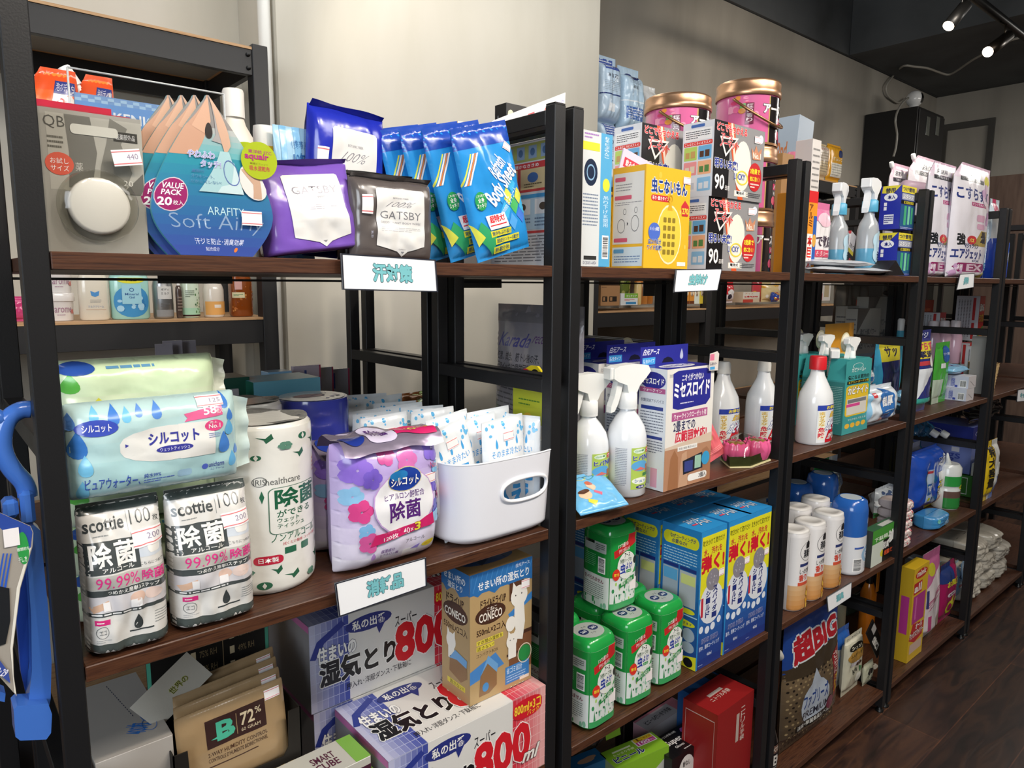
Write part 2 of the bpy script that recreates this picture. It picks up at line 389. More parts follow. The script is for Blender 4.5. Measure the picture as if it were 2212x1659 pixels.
# ------------------------------------------------------------------ the room
L, GAP, PW, PD, TH = 0.7977, 0.0188, 0.026, 0.025, 0.0198
PP = L+GAP; HT = 1.80; Z1, Z2, Z3, Z4 = 1.528, 1.0492, 0.577, 0.0867; D = 0.38
YW, YC, XE = 1.95, 1.6, 7.82
struct('floor', MB().box(-3.6, -3.4, -.05, XE+.1, YW+.1, 0, FLOORM))
struct('ceiling', MB().box(-3.6, -3.4, 3.8, XE+.1, YW+.1, 3.85, CONC))
struct('wall_back', MB().box(2.4, YW, 0, XE+.1, YW+.1, 3.33, WALLR).box(-3.6, YW, 0, 2.4, YW+.1, 3.8, WALLP))
struct('trim_1', MB().box(2.4, YW-.02, 3.335, XE+.1, YW+.12, 3.8, CONC), 'dark concrete beam above the back wall')
cL = Y(606, 300, YC).x; cR = Y(1290, 300, YC).x
struct('wall_column', MB().box(cL, YC, 0, cR, YW-.002, 3.8, WALLP), 'wide pale plastered column standing out of the back wall')
bx = Y(1828, 123, YW).x
struct('trim_2', MB().box(bx, -3.4, 3.335, XE, YW-.025, 3.8, CONC), 'wide grey concrete beam dropping below the ceiling')
struct('wall_far', MB().box(XE, -3.4, 0, XE+.1, YW, 3.8, WALLR))
struct('wall_left', MB().box(-3.6, -3.4, 0, -3.5, YW, 3.8, WALLP))
struct('wall_front', MB().box(-3.5, -3.4, 0, XE, -3.3, 3.8, WALLP))
q0 = XP(2036, 268, XE-.01); q1 = XP(2150, 268, XE-.01); zt = XP(2100, 275, XE-.01).z
mb = MB()
for a, b in (((q0.y, 0), (q0.y-.05, zt)), ((q1.y, 0), (q1.y+.05, zt)), ((q0.y, zt), (q1.y, zt+.06))): mb.box(XE-.025, min(a[0], b[0]), a[1], XE, max(a[0], b[0]), b[1], m('#4d4b47', 'plastic'))
struct('door_1', mb, 'grey door outline in the far wall')
bt = XP(2185, 378, XE-.4).z
tag(MB().box(XE-.42, -1.6, 0, XE-.36, q1.y-.02, bt, BROWNP).build('wood_partition'), 'brown wood grain partition in front of the far wall', 'partition')
tag(MB().tube([(cL-.03, YC+.03, 0), (cL-.03, YC+.03, 3.8)], .022, m('#d6d6d2', 'plastic'), 12).build('wall_pipe'), 'white vertical pipe at the left edge of the pale column', 'pipe')
# ------------------------------------------------------------------ shelving units
def unit(label, i, y0, tiers=(Z1, Z2, Z3, Z4), feet=True):
    r = empty('shelving_unit', label, 'shelf', 'black steel shelving units with walnut boards')
    r.location = (i*PP, y0, 0)
    for x in (0, L-PW):
        for y in (0, D-PD):
            p = MB().box(x, y, .02, x+PW, y+PD, HT, BLACK, .0012).box(x+.001, y+.001, HT, x+PW-.001, y+PD-.001, HT+.003, m('#0f0f10', 'plastic'))
            p.build('post', r)
            MB().lathe([(.0135, 0), (.0135, .006), (.009, .008), (.009, .021)], m('#0d0d0d', 'plastic'), 14, c=(x+PW/2, y+PD/2)).build('foot', r)
        for z in (1.768, 1.3, .83, .345, .045): MB().box(x+.0005, PD, z, x+PW-.0005, D-PD, z+.025, BLACK, .001).build('side_rail', r)
    for z in tiers:
        mb = MB().box(PW+.001, .0, z-TH, L-PW-.001, D, z, WOOD, .0012); mb.build('shelf_board', r)
        MB().box(PW, D-.02, z-TH-.011, L-PW, D-.012, z-TH-.007, BLACK).build('rear_bar', r)
    mb = MB()
    for z in tiers:
        for x in (L-.001,): mb.lathe([(.006, 0), (.006, .002), (.003, .004)], m('#2b2b2b', 'metal'), 10, c=(0, 0))
    return r
fl = ['nearest to the camera with body wipes on top', 'second from the left with mosquito boxes on top', 'third from the left with foam spray bottles on top',
      'fourth from the left with lilac refill pouches on top', 'fifth from the left at the right edge', 'sixth from the left past the right edge']
for i in range(6): unit('front row shelving unit, '+fl[i], i, 0)
for i in range(-1, 6): unit(['black steel shelving unit of the rear row behind ' + s for s in ('the blue hanger', 'the first front unit', 'the second front unit', 'the third front unit', 'the fourth front unit', 'the fifth front unit', 'the sixth front unit')][i+1], i, D+.016)
# bolts on unit sides: between units
for i, z in ((0, Z1-.012), (0, Z2-.012), (1, Z1-.012)):
    o = MB().lathe([(.0055, 0), (.0055, .002), (.003, .0045), (.0008, .005)], m('#3a3a3a', 'metal'), 12).build('bolt')
    o.parent = [x for x in bpy.data.objects if x.name.startswith('shelving_unit')][i]; o.location = (L, .012, z); o.rotation_euler = (0, PI/2, 0)
# tall wall racks with oak boards
def rack(label, x0, x1, y0, dp, tiers, top):
    r = empty('wall_rack', label, 'shelf', 'tall grey steel wall racks with pale oak boards'); r.location = (x0, y0, 0); w = x1-x0
    for x in (0, w-.05):
        for y in (0, dp-.05): MB().box(x, y, 0, x+.05, y+.05, top+.01, BLACK2, .002).build('post', r)
        for z in (top-.07, .3): MB().box(x+.01, .05, z, x+.03, dp-.05, z+.06, BLACK2).build('side_rail', r)
    for z in tiers+[top]:
        MB().box(.005, .003, z-.008, w-.005, dp, z, LWOOD).box(.05, .052, z-.0095, w-.05, dp-.05, z-.0081, m('#8f8d88')).build('board', r)
        for y in (.006, dp-.03): MB().box(.05, y, z-.085, w-.05, y+.024, z-.0085, BLACK2, .001).build('beam', r)
    for z in (top-.025, top-.065):
        MB().tube([(w-.062, .0, z), (w-.062, .006, z)], .007, m('#111', 'steel'), 8).build('bolt', r)
    return r
WY = 1.42
wx = Y(578, 105, WY).x; wt = Y(560, 104, WY).z; wz = Y(565, 685, WY).z
rack('tall grey wall rack with oak top board in the corner left of the column', wx-1.6, wx, WY, YW-WY-.02, [wz, .75, .15], wt)
W2Y = 1.62
w2x = Y(1267, 640, W2Y).x; w2m = Y(1538, 640, W2Y).x; w2z = Y(1330, 672, W2Y).z; w2t = Y(1780, 388, W2Y).z
w2x = max(w2x, cR+.01)
rack('grey wall rack of groceries right of the column with nappy packs', w2x, w2m, W2Y, YW-W2Y-.02, [w2z, .75, .15], w2z+.32)
rack('grey wall rack of groceries farther right under the tan food bags', w2m+.01, w2m+1.9, W2Y, YW-W2Y-.02, [w2z, .75, .15], w2t)
# ------------------------------------------------------------------ ceiling track, spots, cable, camera, cabinet
a = G(2112, 0, 2.9); b = G(2212, 78, 2.9); d = (b-a).normalized(); a2 = a-d*1.2; b2 = b+d*2.2
tag(MB().tube([a2, b2], .021, m('#151515', 'steel'), 4).build('lighting_track'), 'black ceiling lighting track running away from the camera', 'light track')
def spot(lb, p0, p1, z, mt):
    r = empty('spotlight', lb, 'spotlight', None); A_ = G(*p0, z); B_ = G(*p1, z-.11)
    dd = (B_-A_).normalized(); ln = (B_-A_).length
    mb = MB(); n = 10; mb.tube([A_, A_+dd*ln], .029, mt, 18)
    mb.build('lamp_body', r); MB().tube([A_+dd*ln, A_+dd*(ln+.002)], .026, m('#ffe9cf', 'emit'), 18).build('lamp_lens', r)
    t_ = a+d*((A_-a).dot(d)); MB().tube([A_+dd*.04, (A_+dd*.04).xyz+Vector((0, 0, .07)), t_-Vector((0, 0, .02))], .006, mt, 8).build('bracket', r)
    return r
spot('black cylinder spotlight with glowing lens, left one on the track', (2086, 11), (2049, 56), 2.86, m('#161616', 'steel'))
spot('dark bronze cylinder spotlight, right one hanging under the track', (2178, 78), (2134, 112), 2.80, m('#3a332b', 'metal'))
zc = 3.30
pts = [G(x, y, zc) for x, y in ((2212, 80), (2180, 88), (2134, 112), (2100, 130), (2062, 156), (2046, 161), (2028, 156), (2002, 147), (1975, 144), (1953, 142))]
pts2 = [Y(x, y, YW-.03) for x, y in ((1953, 142), (1936, 155), (1925, 170), (1914, 187), (1917, 205), (1928, 215), (1942, 222), (1958, 212))]
def smooth(P, k=3):
    out = []
    for i in range(len(P)-1):
        p0, p1, p2, p3 = P[max(i-1, 0)], P[i], P[i+1], P[min(i+2, len(P)-1)]
        for j in range(k):
            t = j/k; out.append(.5*((2*p1)+(p2-p0)*t+(2*p0-5*p1+4*p2-p3)*t*t+(3*p1-p0-3*p2+p3)*t*t*t))
    return out+[P[-1]]
tag(MB().tube(smooth(pts+pts2[1:]), .009, m('#a8a398', 'plastic'), 8).build('power_cable'), 'beige cable looping along the concrete beam down to the camera', 'cable')
cy0 = 1.52; cx0 = Y(1978, 300, cy0).x; cx1 = Y(2035, 300, cy0).x; ctop = Y(1978, 226, cy0).z
r = empty('fuse_cabinet', 'tall black cabinet with two glass slots in the far corner', 'cabinet'); cb = MB().box(cx0, cy0, .0, cx1, YW-.01, ctop, m('#161618', 'plastic'), .004); cb.build('body', r)
dm = MB().box(cx0+.01, cy0-.012, ctop-1.2, cx1-.01, cy0, ctop-.02, m('#1d1d1f', 'plastic'), .003); dm.build('door', r)
for px in (2000, 2021):
    x = Y(px, 280, cy0).x; s_ = .035
    MB().box(x-s_, cy0-.016, Y(px, 294, cy0).z, x+s_, cy0-.012, Y(px, 252, cy0).z, m('#5c605a', 'gloss'), .002).build('glass_slot', r)
r = empty('security_camera', 'round white security camera standing on the black corner cabinet', 'camera')
k = Y(1976, 209, cy0+.12); kz = ctop; k.z = kz; r.location = k; s_ = (Y(1992, 209, cy0+.12).x-Y(1962, 209, cy0+.12).x)*.5
MB().lathe([(s_*.42, 0), (s_*.42, .02), (s_*.3, s_*.3), (s_*.2, s_*.42)], m('#e6e6e4', 'gloss'), 20).build('base', r)
hd = MB().lathe([(s_*.47*math.sin(PI*i/12)+.0005, s_*.78-s_*.47*math.cos(PI*i/12)) for i in range(13)], m('#ececea', 'gloss'), 22); hd.build('head', r)
le = MB(); le.add([tuple(Vector((s_*.485*math.cos(aa)*math.cos(bb), s_*.485*math.sin(aa)*math.cos(bb), s_*.78+s_*.485*math.sin(bb)))) for aa in [(-1.9+.16*i) for i in range(6)] for bb in [(-.6+.24*j) for j in range(6)]],
                  [(i*6+j, (i+1)*6+j, (i+1)*6+j+1, i*6+j+1) for i in range(5) for j in range(5)], m('#0a0a0a', 'gloss'), True); le.build('lens', r)
tag(MB().tube(smooth([Y(x, y, cy0-.03) for x, y in ((1962, 212), (1950, 222), (1939, 240), (1934, 262), (1938, 290), (1935, 320), (1930, 338))]), .008, m('#8f8c84', 'plastic'), 8).build('camera_cable', bpy.data.objects['fuse_cabinet']), None)
# ------------------------------------------------------------------ hanging aisle signs
def sign(text, q, y, label, tc='#79bfc6', oc='#2b5560', tx=(30, 30, 70, 72)):
    P = [Y(x_, y_, y) for x_, y_ in q]     # TL TR BR BL
    o_ = P[0]; ux = P[1]-P[0]; uy = P[3]-P[0]; w = ux.length; h = uy.length
    nrm = ux.cross(-uy).normalized()
    r = empty('shelf_sign', label, 'sign', 'clear clip sign holders hanging over the board edges'); r.location = o_
    F = lambda u, v: (ux*u+(P[3]-P[0]+(P[2]-P[3]-ux)*u)*(1-v), nrm)
    F2 = lambda u, v: tuple(F(u, v)[0])
    mb = MB(); fr = MB()
    mb.surf(F2, m('#f4f5f8'), 1, 1); mb.art(lambda u, v: F(u, v), T(text, tx[0], tx[1], tx[2], tx[3], tc, .05, oc, .022), w, h, 'paper')
    mb.build('card', r)
    t = 3*w/210 if w < .3 else .003
    fr.art(F, R(0, 0, 100, 3.5, '#2a2d38')+R(0, 96.5, 100, 100, '#2a2d38')+R(0, 0, 1.6, 100, '#2a2d38')+R(98.4, 0, 100, 100, '#2a2d38'), w, h, 'plastic', lay0=1)
    fr.surf(lambda u, v: tuple(F(u, v)[0]+nrm*-.0025), m('#3b3c3f', 'plastic'), 1, 1)
    fr.build('frame', r)
    return r
sign('汗対策', ((736, 547), (941, 561), (946, 631), (740, 626)), -.012, 'white sign with blue Japanese lettering on the top board of the nearest unit', tx=(31, 27, 72, 77))
sign('消耗品', ((723, 1260), (920, 1204), (922, 1266), (732, 1333)), -.014, 'white sign with blue Japanese lettering on the second board of the nearest unit', tx=(32, 28, 72, 76))
sign('虫除け', ((1460, 582), (1560, 580), (1550, 628), (1455, 632)), -.012, 'white sign with blue lettering under the yellow box on the second unit', tx=(30, 30, 70, 76))
sign('消臭', ((1786, 1290), (1840, 1257), (1838, 1290), (1789, 1323)), -.012, 'small white sign by the deodoriser bottles on the third unit', tx=(36, 30, 66, 72))
sign('掃除', ((2074, 592), (2105, 590), (2103, 621), (2066, 627)), -.012, 'small white sign below the lilac pouches on the fourth unit', tx=(34, 30, 64, 76))
sign('キッチン', ((2199, 842), (2230, 838), (2228, 866), (2196, 868)), -.012, 'small white sign on the second board at the right edge', tx=(20, 30, 80, 70))
for k_, (xa, xb, ya, yb, s) in enumerate(((338, 500, 585, 613, 'behind the lotion bottles'), (985, 1080, 603, 622, 'beside the grey bath pouch'), (1387, 1424, 608, 639, 'over the oak grocery rack'))):
    A_ = Y(xa, ya, 2*D+.02); B_ = Y(xb, yb, 2*D+.02)
    tag(MB().box(A_.x, 2*D+.012, B_.z, B_.x, 2*D+.016, 1.535, m('#55534f', 'plastic')).build('sign_back'), 'dark grey back of a hanging sign on the rear row '+s, 'sign', 'backs of rear row signs')
# ------------------------------------------------------------------ fitting things on a board from where they touch it
def xa(px, y, z):
    k = (px-1106)/FPX; a = RT-FW*k; return CAM.x-((y-CAM.y)*a.y+(z-CAM.z)*a.z)/a.x
def za(py, x, y):
    k = (829.5-py)/FPX; a = UP-FW*k; return CAM.z-((x-CAM.x)*a.x+(y-CAM.y)*a.y)/a.z
def fit(pl, pr, pt, y, z):      # centre x, width, height of something standing at depth y on height z
    a, b = xa(pl, y, z), xa(pr, y, z); return (a+b)/2, b-a, za(pt, a, y)-z
def fitr(n, r, pt, z):          # nearest base corner, right base corner -> centre, width, height, turn
    a, b = G(*n, z), G(*r, z); return (a+b)/2, (b-a).xy.length, za(pt, a.x, a.y)-z, math.atan2(b.y-a.y, b.x-a.x)
def shaped(name, label, cat, w, h, T_, base, wf, cf=lambda v: 0, art=None, kind='carton', group=None, parent=None, nu=8, nv=24, bulge=0, stick=None, back=None):
    def F(u, v, s=1): return ((cf(v)+(u-.5)*wf(v))*w, -s*T_/2-(bulge*math.sin(PI*u)*math.sin(PI*min(v*1.0, 1)) if s > 0 else 0), v*h)
    mb = MB(); M = m(base, kind); mb.surf(lambda u, v: F(u, v), M, nu, nv); mb.surf(lambda u, v: F(1-u, v, -1), m(back, kind) if back else M, nu, nv)
    for uu in (0, 1): mb.surf(lambda a, v: tuple(Vector(F(uu, v)).lerp(Vector(F(uu, v, -1)), a if uu else 1-a)), M, 1, nv)
    for vv in (0, 1): mb.surf(lambda u, a: tuple(Vector(F(u, vv)).lerp(Vector(F(u, vv, -1)), a if vv else 1-a)), M, nu, 1)
    if art: mb.art(F, art, w, h, kind, True, eps=.00025)
    o = mb.build(name, parent)
    if not parent: tag(o, label, cat, group)
    if stick: sticker(o, F, stick[0], stick[1], stick[2], stick[3], w, h, stick[4] if len(stick) > 4 else '', True, stick[5] if len(stick) > 5 else 0, lay=9)
    return o
def bottle(name, label, cat, prof, base, kind='plastic', se=2, sy=1, n=30, arts=(), group=None, cap=None, capc='#f2f2f0', caps=None, lid='cap', capk='plastic'):
    mb = MB().lathe(prof, m(base, kind), n, se, sy)
    for z0, z1, a0, a1, it in arts: wrapart(mb, prof, z0, z1, a0, a1, it, se, sy)
    if cap:
        r = empty(name, label, cat, group); mb.build('body', r)
        MB().lathe(cap, m(capc, capk), n, caps or 2, sy if caps else 1).build(lid, r); return r
    return tag(mb.build(name), label, cat, group)
def trigger(parent, z, s=1, c='#f3f3f1', ring_='#f3f3f1', rr=.014):
    MB().lathe([(rr*s, z), (rr*s, z+.004*s), (rr*1.02*s, z+.005*s), (rr*.98*s, z+.024*s), (rr*.8*s, z+.027*s)], m(ring_, 'plastic'), 28).build('collar', parent)
    p = [(-.040, .052), (-.040, .068), (-.030, .072), (.004, .074), (.034, .070), (.040, .060), (.030, .050), (.016, .038), (.010, .026), (-.008, .026), (-.012, .040), (-.030, .046)]
    MB().prism([(x*s, z+y*s) for x, y in p], -.011*s, .011*s, m(c, 'plastic')).box(-.047*s, -.010*s, z+.050*s, -.040*s, .010*s, z+.070*s, m(c, 'plastic'), .002).build('spray_head', parent)
    q = [(-.028, .046), (-.016, .044), (-.020, .028), (-.026, .010), (-.033, -.002), (-.041, -.004), (-.041, .006), (-.034, .022)]
    MB().prism([(x*s, z+y*s) for x, y in q], -.006*s, .006*s, m(c, 'plastic')).build('trigger', parent)
def boxof(pl, pr, pt, y, z, d, name, label, cat, base, **kw):
    cx, w, h = fit(pl, pr, pt, y, z); o = carton(name, label, cat, w, d, h, base, **kw); return place(o, (cx, y, z))
def boxr(n, r, pt, z, d, name, label, cat, base, **kw):
    c, w, h, t = fitr(n, r, pt, z); o = carton(name, label, cat, w, d, h, base, **kw); return place(o, (c.x, c.y, z), t)
# ================================================================== first unit, top board
z = Z1
# cream pack on a grey card
cx, w, h = fit(52, 323, 222, .035, z)
r = empty('hang_pack', 'clear hang pack with grey card and round cream jar beside the left post', 'pack'); place(r, (cx, .035, z))
qa = R(0, 0, 100, 100, '#a7a49d')+R(24, 44, 100, 97, '#b9b6ae')+poly([(38, 46), (56, 46), (62, 72), (58, 97), (38, 97), (40, 70)], '#77756f')+poly([(62, 44), (82, 44), (90, 60), (82, 80), (88, 92), (74, 98), (70, 80), (64, 62)], '#83817a')+poly([(80, 44), (99, 60), (99, 48), (96, 44)], '#6f6d68')
qa += T('QB', 22, 86, 38, 95, '#55534e', -.005)+Ls(24, 72, 36, 82, 3, '#6a675f', seed=3)+E(32, 62, 11, 8, '#e2604a')+T('お試し', 25, 62, 39, 66, '#fff', 0)+T('サイズ', 25, 57, 39, 61, '#fff', 0)
qa += R(76, 82, 96, 89, '#3a3936')+T('医薬部外品', 78, 83.5, 94, 87.5, '#eee', 0)+T('薬', 44, 58, 50, 64, '#cfccc5', 0)+T('20', 82, 50, 90, 54, '#e8e6e0', 0)+RR(42, 84, 80, 91, '#d9d7cf', .4)
cb = MB().box(-w/2, .002, 0, w/2, .004, h, m('#a9a69f')); cb.art(lambda u, v: (Vector(((u-.5)*w, .002, v*h)), Vector((0, -1, 0))), qa, w, h); cb.build('card', r)
pl_ = MB(); pl_.surf(lambda u, v: ((u-.5)*w, -.0055-.004*math.sin(PI*u)*math.sin(PI*v), v*h), m('#f4f4f2', 'clear'), 10, 10); pl_.build('plastic_cover', r)
bl = MB(); bl.lathe([(.0415, 0), (.040, .012), (.037, .017), (.020, .018)], m('#f8f8f6', 'clear'), 32); b_ = bl.build('blister', r); b_.rotation_euler = (PI/2, 0, 0); b_.location = (.012, 0, .052)
bl = MB(); bl.lathe([(.031, 0), (.032, .006), (.031, .011), (.028, .0125), (.002, .013)], m('#dedad2', 'plastic'), 32); b_ = bl.build('cream_jar', r); b_.rotation_euler = (PI/2, 0, 0); b_.location = (.012, 0, .052)
sticker(r, lambda u, v: (Vector(((u-.5)*w, -.010, v*h)), Vector((0, -1, 0))), 84, 70, .03, .018, w, h, '440', r=10)
# red topped cards behind
cx, w, h = fit(40, 262, 205, .075, z)
o = carton('hang_card', 'crimson topped cosmetic card just behind the grey hang pack', 'card', w, .003, h, '#e7d9d6', R(0, 92, 100, 100, '#c3223f')+R(30, 92.5, 80, 96, '#cf8d7b')); place(o, (cx, .075, z))
cx, w, h = fit(60, 300, 222, .062, z)
o = carton('hang_card', 'lower crimson edged card between the grey pack and the taller one', 'card', w, .003, h, '#c4c0b8', R(0, 94, 100, 100, '#c3223f')); place(o, (cx, .062, z))
# orange refill pouches with a white spout
def orange(px0, px1, pt, y, lb):
    cx, w, h = fit(px0, px1, pt, y, z); r = empty('refill_pouch', lb, 'pouch', 'orange refill pouches with white spouts'); place(r, (cx, y, z))
    art = GR(0, 0, 100, 100, '#f2b32a', '#f0562c', 8)+R(48, 66, 92, 92, '#ded8d6')+R(48, 86, 92, 93, '#2c3c8a')+T('泡ボディウ', 51, 87.5, 90, 92, '#dde', 0)+ring(64, 76, 12, 8, .12, '#d0555a')+E(64, 76, 8, 5.5, '#e6c82a')
    mb = MB(); sh = lambda v: 1 if v < .82 else 1-(v-.82)*2.2
    Fo = softF(w, h, .05, seed=4, bt=3, top=.04, bot=.0); F2 = lambda u, v, s=1: (lambda p: ((p[0]*sh(v)+.012*(v > .82)*(v-.82)*5), s*p[1], p[2]))(Fo(u, v))
    mb.surf(F2, m('#f08a2a', 'film'), 20, 22); mb.surf(lambda u, v: F2(1-u, v, -1), m('#f08a2a', 'film'), 20, 22); mb.art(F2, art, w, h, 'film', True, eps=.0003); mb.build('pouch', r)
    c = MB().lathe([(.009, 0), (.009, .026), (.0075, .028)], m('#f4f4f4', 'plastic'), 18).lathe([(.006, -.014), (.006, .001)], m('#f4f4f4', 'plastic'), 14).build('spout_cap', r); c.location = (-w*.36, 0, h*.93); c.rotation_euler = (0, -.55, 0); return r
orange(78, 196, 140, .30, 'orange refill pouch with white spout cap at the top left corner')
orange(180, 268, 158, .335, 'second orange refill pouch peeking out right of the first one')
# blue hang pack
cx, w, h = fit(176, 500, 148, .14, z)
r = empty('hang_pack', 'clear hang pack with light blue chequered header behind the grey pack', 'pack'); place(r, (cx, .14, z))
ka = R(0, 0, 100, 86, '#7fa6dd')+R(0, 72, 100, 84, '#6f9fe0')+T('KENICHI', 24, 74.5, 62, 80, '#eef4ff', .02)+T('K', 14, 74, 21, 81, '#eef4ff', .03)+RR(56, 60, 86, 69, '#e2503a', .3)+T('KENICHI', 59, 62, 82, 66, '#fff', .02)+R(56, 40, 98, 58, '#e8d03c')
for i in range(24): ka += R(i*4.17, 84+(i % 2)*1.6, i*4.17+4.17, 85.6+(i % 2)*1.6, '#a9cdf0')
cb = MB().box(-w/2+.006, .002, 0, w/2-.006, .005, h*.88, m('#7fa6dd')); cb.art(lambda u, v: (Vector(((u-.5)*(w-.012), .002, v*h)), Vector((0, -1, 0))), ka, w-.012, h); cb.build('card', r)
pl_ = MB(); pl_.surf(lambda u, v: ((u-.5)*w, -.002, v*h), m('#f4f4f2', 'clear'), 10, 10)
for a_, b_ in (((-w/2, h), (w/2, h)), ((w/2, 0), (w/2, h)), ((-w/2, 0), (-w/2, h))): pl_.tube([(a_[0], -.002, a_[1]), (b_[0], -.002, b_[1])], .0012, m('#c9cdd0', 'gloss'), 6)
pl_.build('plastic_cover', r)
# teardrop packs
cx, w, h = fit(333, 592, 186, .03, z)
wf = lambda v: (.60+.40*math.sin(min(v/.28, 1)*PI/2)) if v < .28 else max(.02, 1-((v-.28)/.72)**1.5)
cf = lambda v: -.02*v if v < .5 else -.01-.02*(v-.5)
sa = GR(0, 0, 100, 62, '#3c4fa2', '#2a93a5', 10)+GR(0, 62, 100, 80, '#5fb0b8', '#b9b6b4', 5)+R(0, 80, 100, 100, '#8e8987')
sa += poly([(0, 62), (30, 62), (44, 80), (46, 100), (20, 100), (0, 80)], '#c79a80')+poly([(12, 80), (40, 76), (52, 84), (50, 98), (18, 98)], '#d3a78c')+E(46, 78, 7, 5, '#2c2422')+poly([(50, 72), (58, 76), (66, 94), (80, 90), (74, 70)], '#a5a09f')
sa += poly([(66, 64), (78, 70), (98, 98), (70, 100), (64, 80)], '#cfa88f')+poly([(36, 40), (60, 66), (72, 66), (74, 40)], '#a8cdd2')+poly([(52, 40), (56, 44), (66, 46), (74, 60), (76, 40)], '#c9dfe2')
sa += T('やわふわ', 20, 60.5, 52, 65, '#9fa2d6', .02, '#f1f1fa', .04)+T('タッチ!', 36, 55, 58, 59.5, '#9fa2d6', .02, '#f1f1fa', .04)+T('直貼り', 28, 51.5, 40, 53.5, '#5873a8', 0)+T('汗ワキシート、', 28, 48, 50, 50.5, '#5d86ae', 0)+T('だからズレない!', 28, 45, 56, 47.2, '#5d86ae', 0)+ring(68, 53, 8, 8, .08, '#5a6fb5')
sa += E(14, 37, 13.5, 10.5, '#d8c8d0')+E(14, 37, 12.8, 9.8, '#9c2568')+T('VALUE', 5, 40.5, 23, 44, '#fff', .02)+T('PACK', 6, 36.5, 22, 39.8, '#fff', .02)+T('20', 4, 30, 15, 35, '#fff', .03)+T('枚入', 16, 30.5, 24, 33.5, '#fff', 0)
sa += T('ARAFITY', 43, 26, 74, 31, '#bfe3ea', -.004)+T('Soft Airly', 12, 14, 92, 26, '#8fa9c9', -.012)+T('汗ジミ防止･消臭効果', 27, 7, 78, 11, '#dfe6ff', .005)+T('鮎渋成分', 36, 3, 52, 5.6, '#dfe6ff', 0)+E(72, 4, 2, 1.5, '#f0803a')
sa += E(88, 48, 13, 11, '#e6dfdb')+poly([(80, 56), (88, 58), (98, 52), (92, 38), (84, 38), (88, 47)], '#c8a48c')
def tear(lb, x, y, rz, art):
    o = shaped('teardrop_pack', lb, 'pack', w, h, .006, '#5aa6b0', wf, cf, art, 'carton', 'glossy teardrop packs of underarm sheets', nu=10, nv=40, bulge=.004); return place(o, (x, y, z), rz)
t0 = tear('front teardrop pack in teal and blue with green round sticker', cx, .03, 0, sa)
st = MB().lathe([(.0235, 0), (.0235, .0004)], m('#aebf2c', 'gloss'), 30)
st.art(lambda u, v: (Vector(((u-.5)*.047, (v-.5)*.047, .0005)), Vector((0, 0, 1))), T('東洋紡 STC', 20, 68, 84, 78, '#b3257c', 0)+T('aquair', 10, 48, 76, 68, '#b3257c', .03)+T('吸水速乾布', 22, 22, 78, 36, '#c2404a', .01)+T('瞬速ピフィット', 24, 38, 74, 44, '#8a7a1a', 0), .047, .047)
s_ = st.build('round_sticker', t0); s_.rotation_euler = (PI/2, 0, 0); s_.location = (w*.38, -.0082, h*.63)
sticker(t0, lambda u, v: (Vector(((u-.5)*w, -.0085, v*h)), Vector((0, -1, 0))), 79, 25, .026, .018, w, h, '')
for k_ in range(3): c = dup(t0, 'teardrop pack number of the row '+('second', 'third', 'rearmost')[k_]+' behind the one with the green sticker'); c.location = (cx-.012*(k_+1), .03+.011*(k_+1), z-.004*k_+.0); c.rotation_euler = (0, 0, .0)
for k_, c in enumerate([o for o in bpy.data.objects if o.name.startswith('teardrop_pack.')]):
    c['label'] = ['teardrop pack directly behind the one with the green sticker', 'third teardrop pack from the front of the row', 'rearmost teardrop pack of the row against the card'][k_]; c.location.z = z
# lotion bottle, yellow jar, blue pouch at the back
cx, w, h = fit(470, 560, 190, .34, z); q = w/2
r = bottle('lotion_bottle', 'cream white lotion bottle rising behind the teardrop packs', 'bottle', [(q, 0), (q, h*.55), (q*.85, h*.72), (q*.5, h*.8), (q*.42, h*.84)], '#e3ddcf', 'plastic', 2.6, .8, cap=[(q*.48, h*.84), (q*.48, h*.985), (q*.44, h)], capc='#efece4'); place(r, (cx, .33, z))
cx, w, h = fit(560, 603, 272, .2, z); q = w/2
r = bottle('lotion_jar', 'small round tub with yellow band beside the green sticker', 'jar', [(q, 0), (q, h*.25)], '#3a2c22', arts=(), cap=[(q*1.02, h*.25), (q*1.02, h*.96), (q*.98, h)], capc='#f0efe8', lid='lid'); place(r, (cx, .2, z))
mb = MB(); wrapart(mb, [(q*1.03, h*.25), (q*1.03, h)], h*.5, h*.85, -180, 0, R(0, 0, 100, 100, '#e8b62c')); mb.build('yellow_band', r)
cx, w, h = fit(600, 680, 270, .17, z)
o = pouch('cooling_pouch', 'pale blue striped pouch between the green sticker and dark blue pack', 'pouch', w, h, .025, '#a9d6f0', R(15, 0, 32, 100, '#86c3ea')+R(50, 0, 68, 100, '#8fcaf0')+T('〈携帯用〉', 42, 84, 92, 90, '#3a78b8', 0)+T('10包入', 46, 72, 96, 81, '#3a78b8', .02)+T('経口補水シート', 44, 64, 98, 70, '#3a78b8', 0)+T('今', 60, 48, 76, 58, '#3a78b8', 0), seed=9, top=.04, bt=2); place(o, (cx, .17, z))
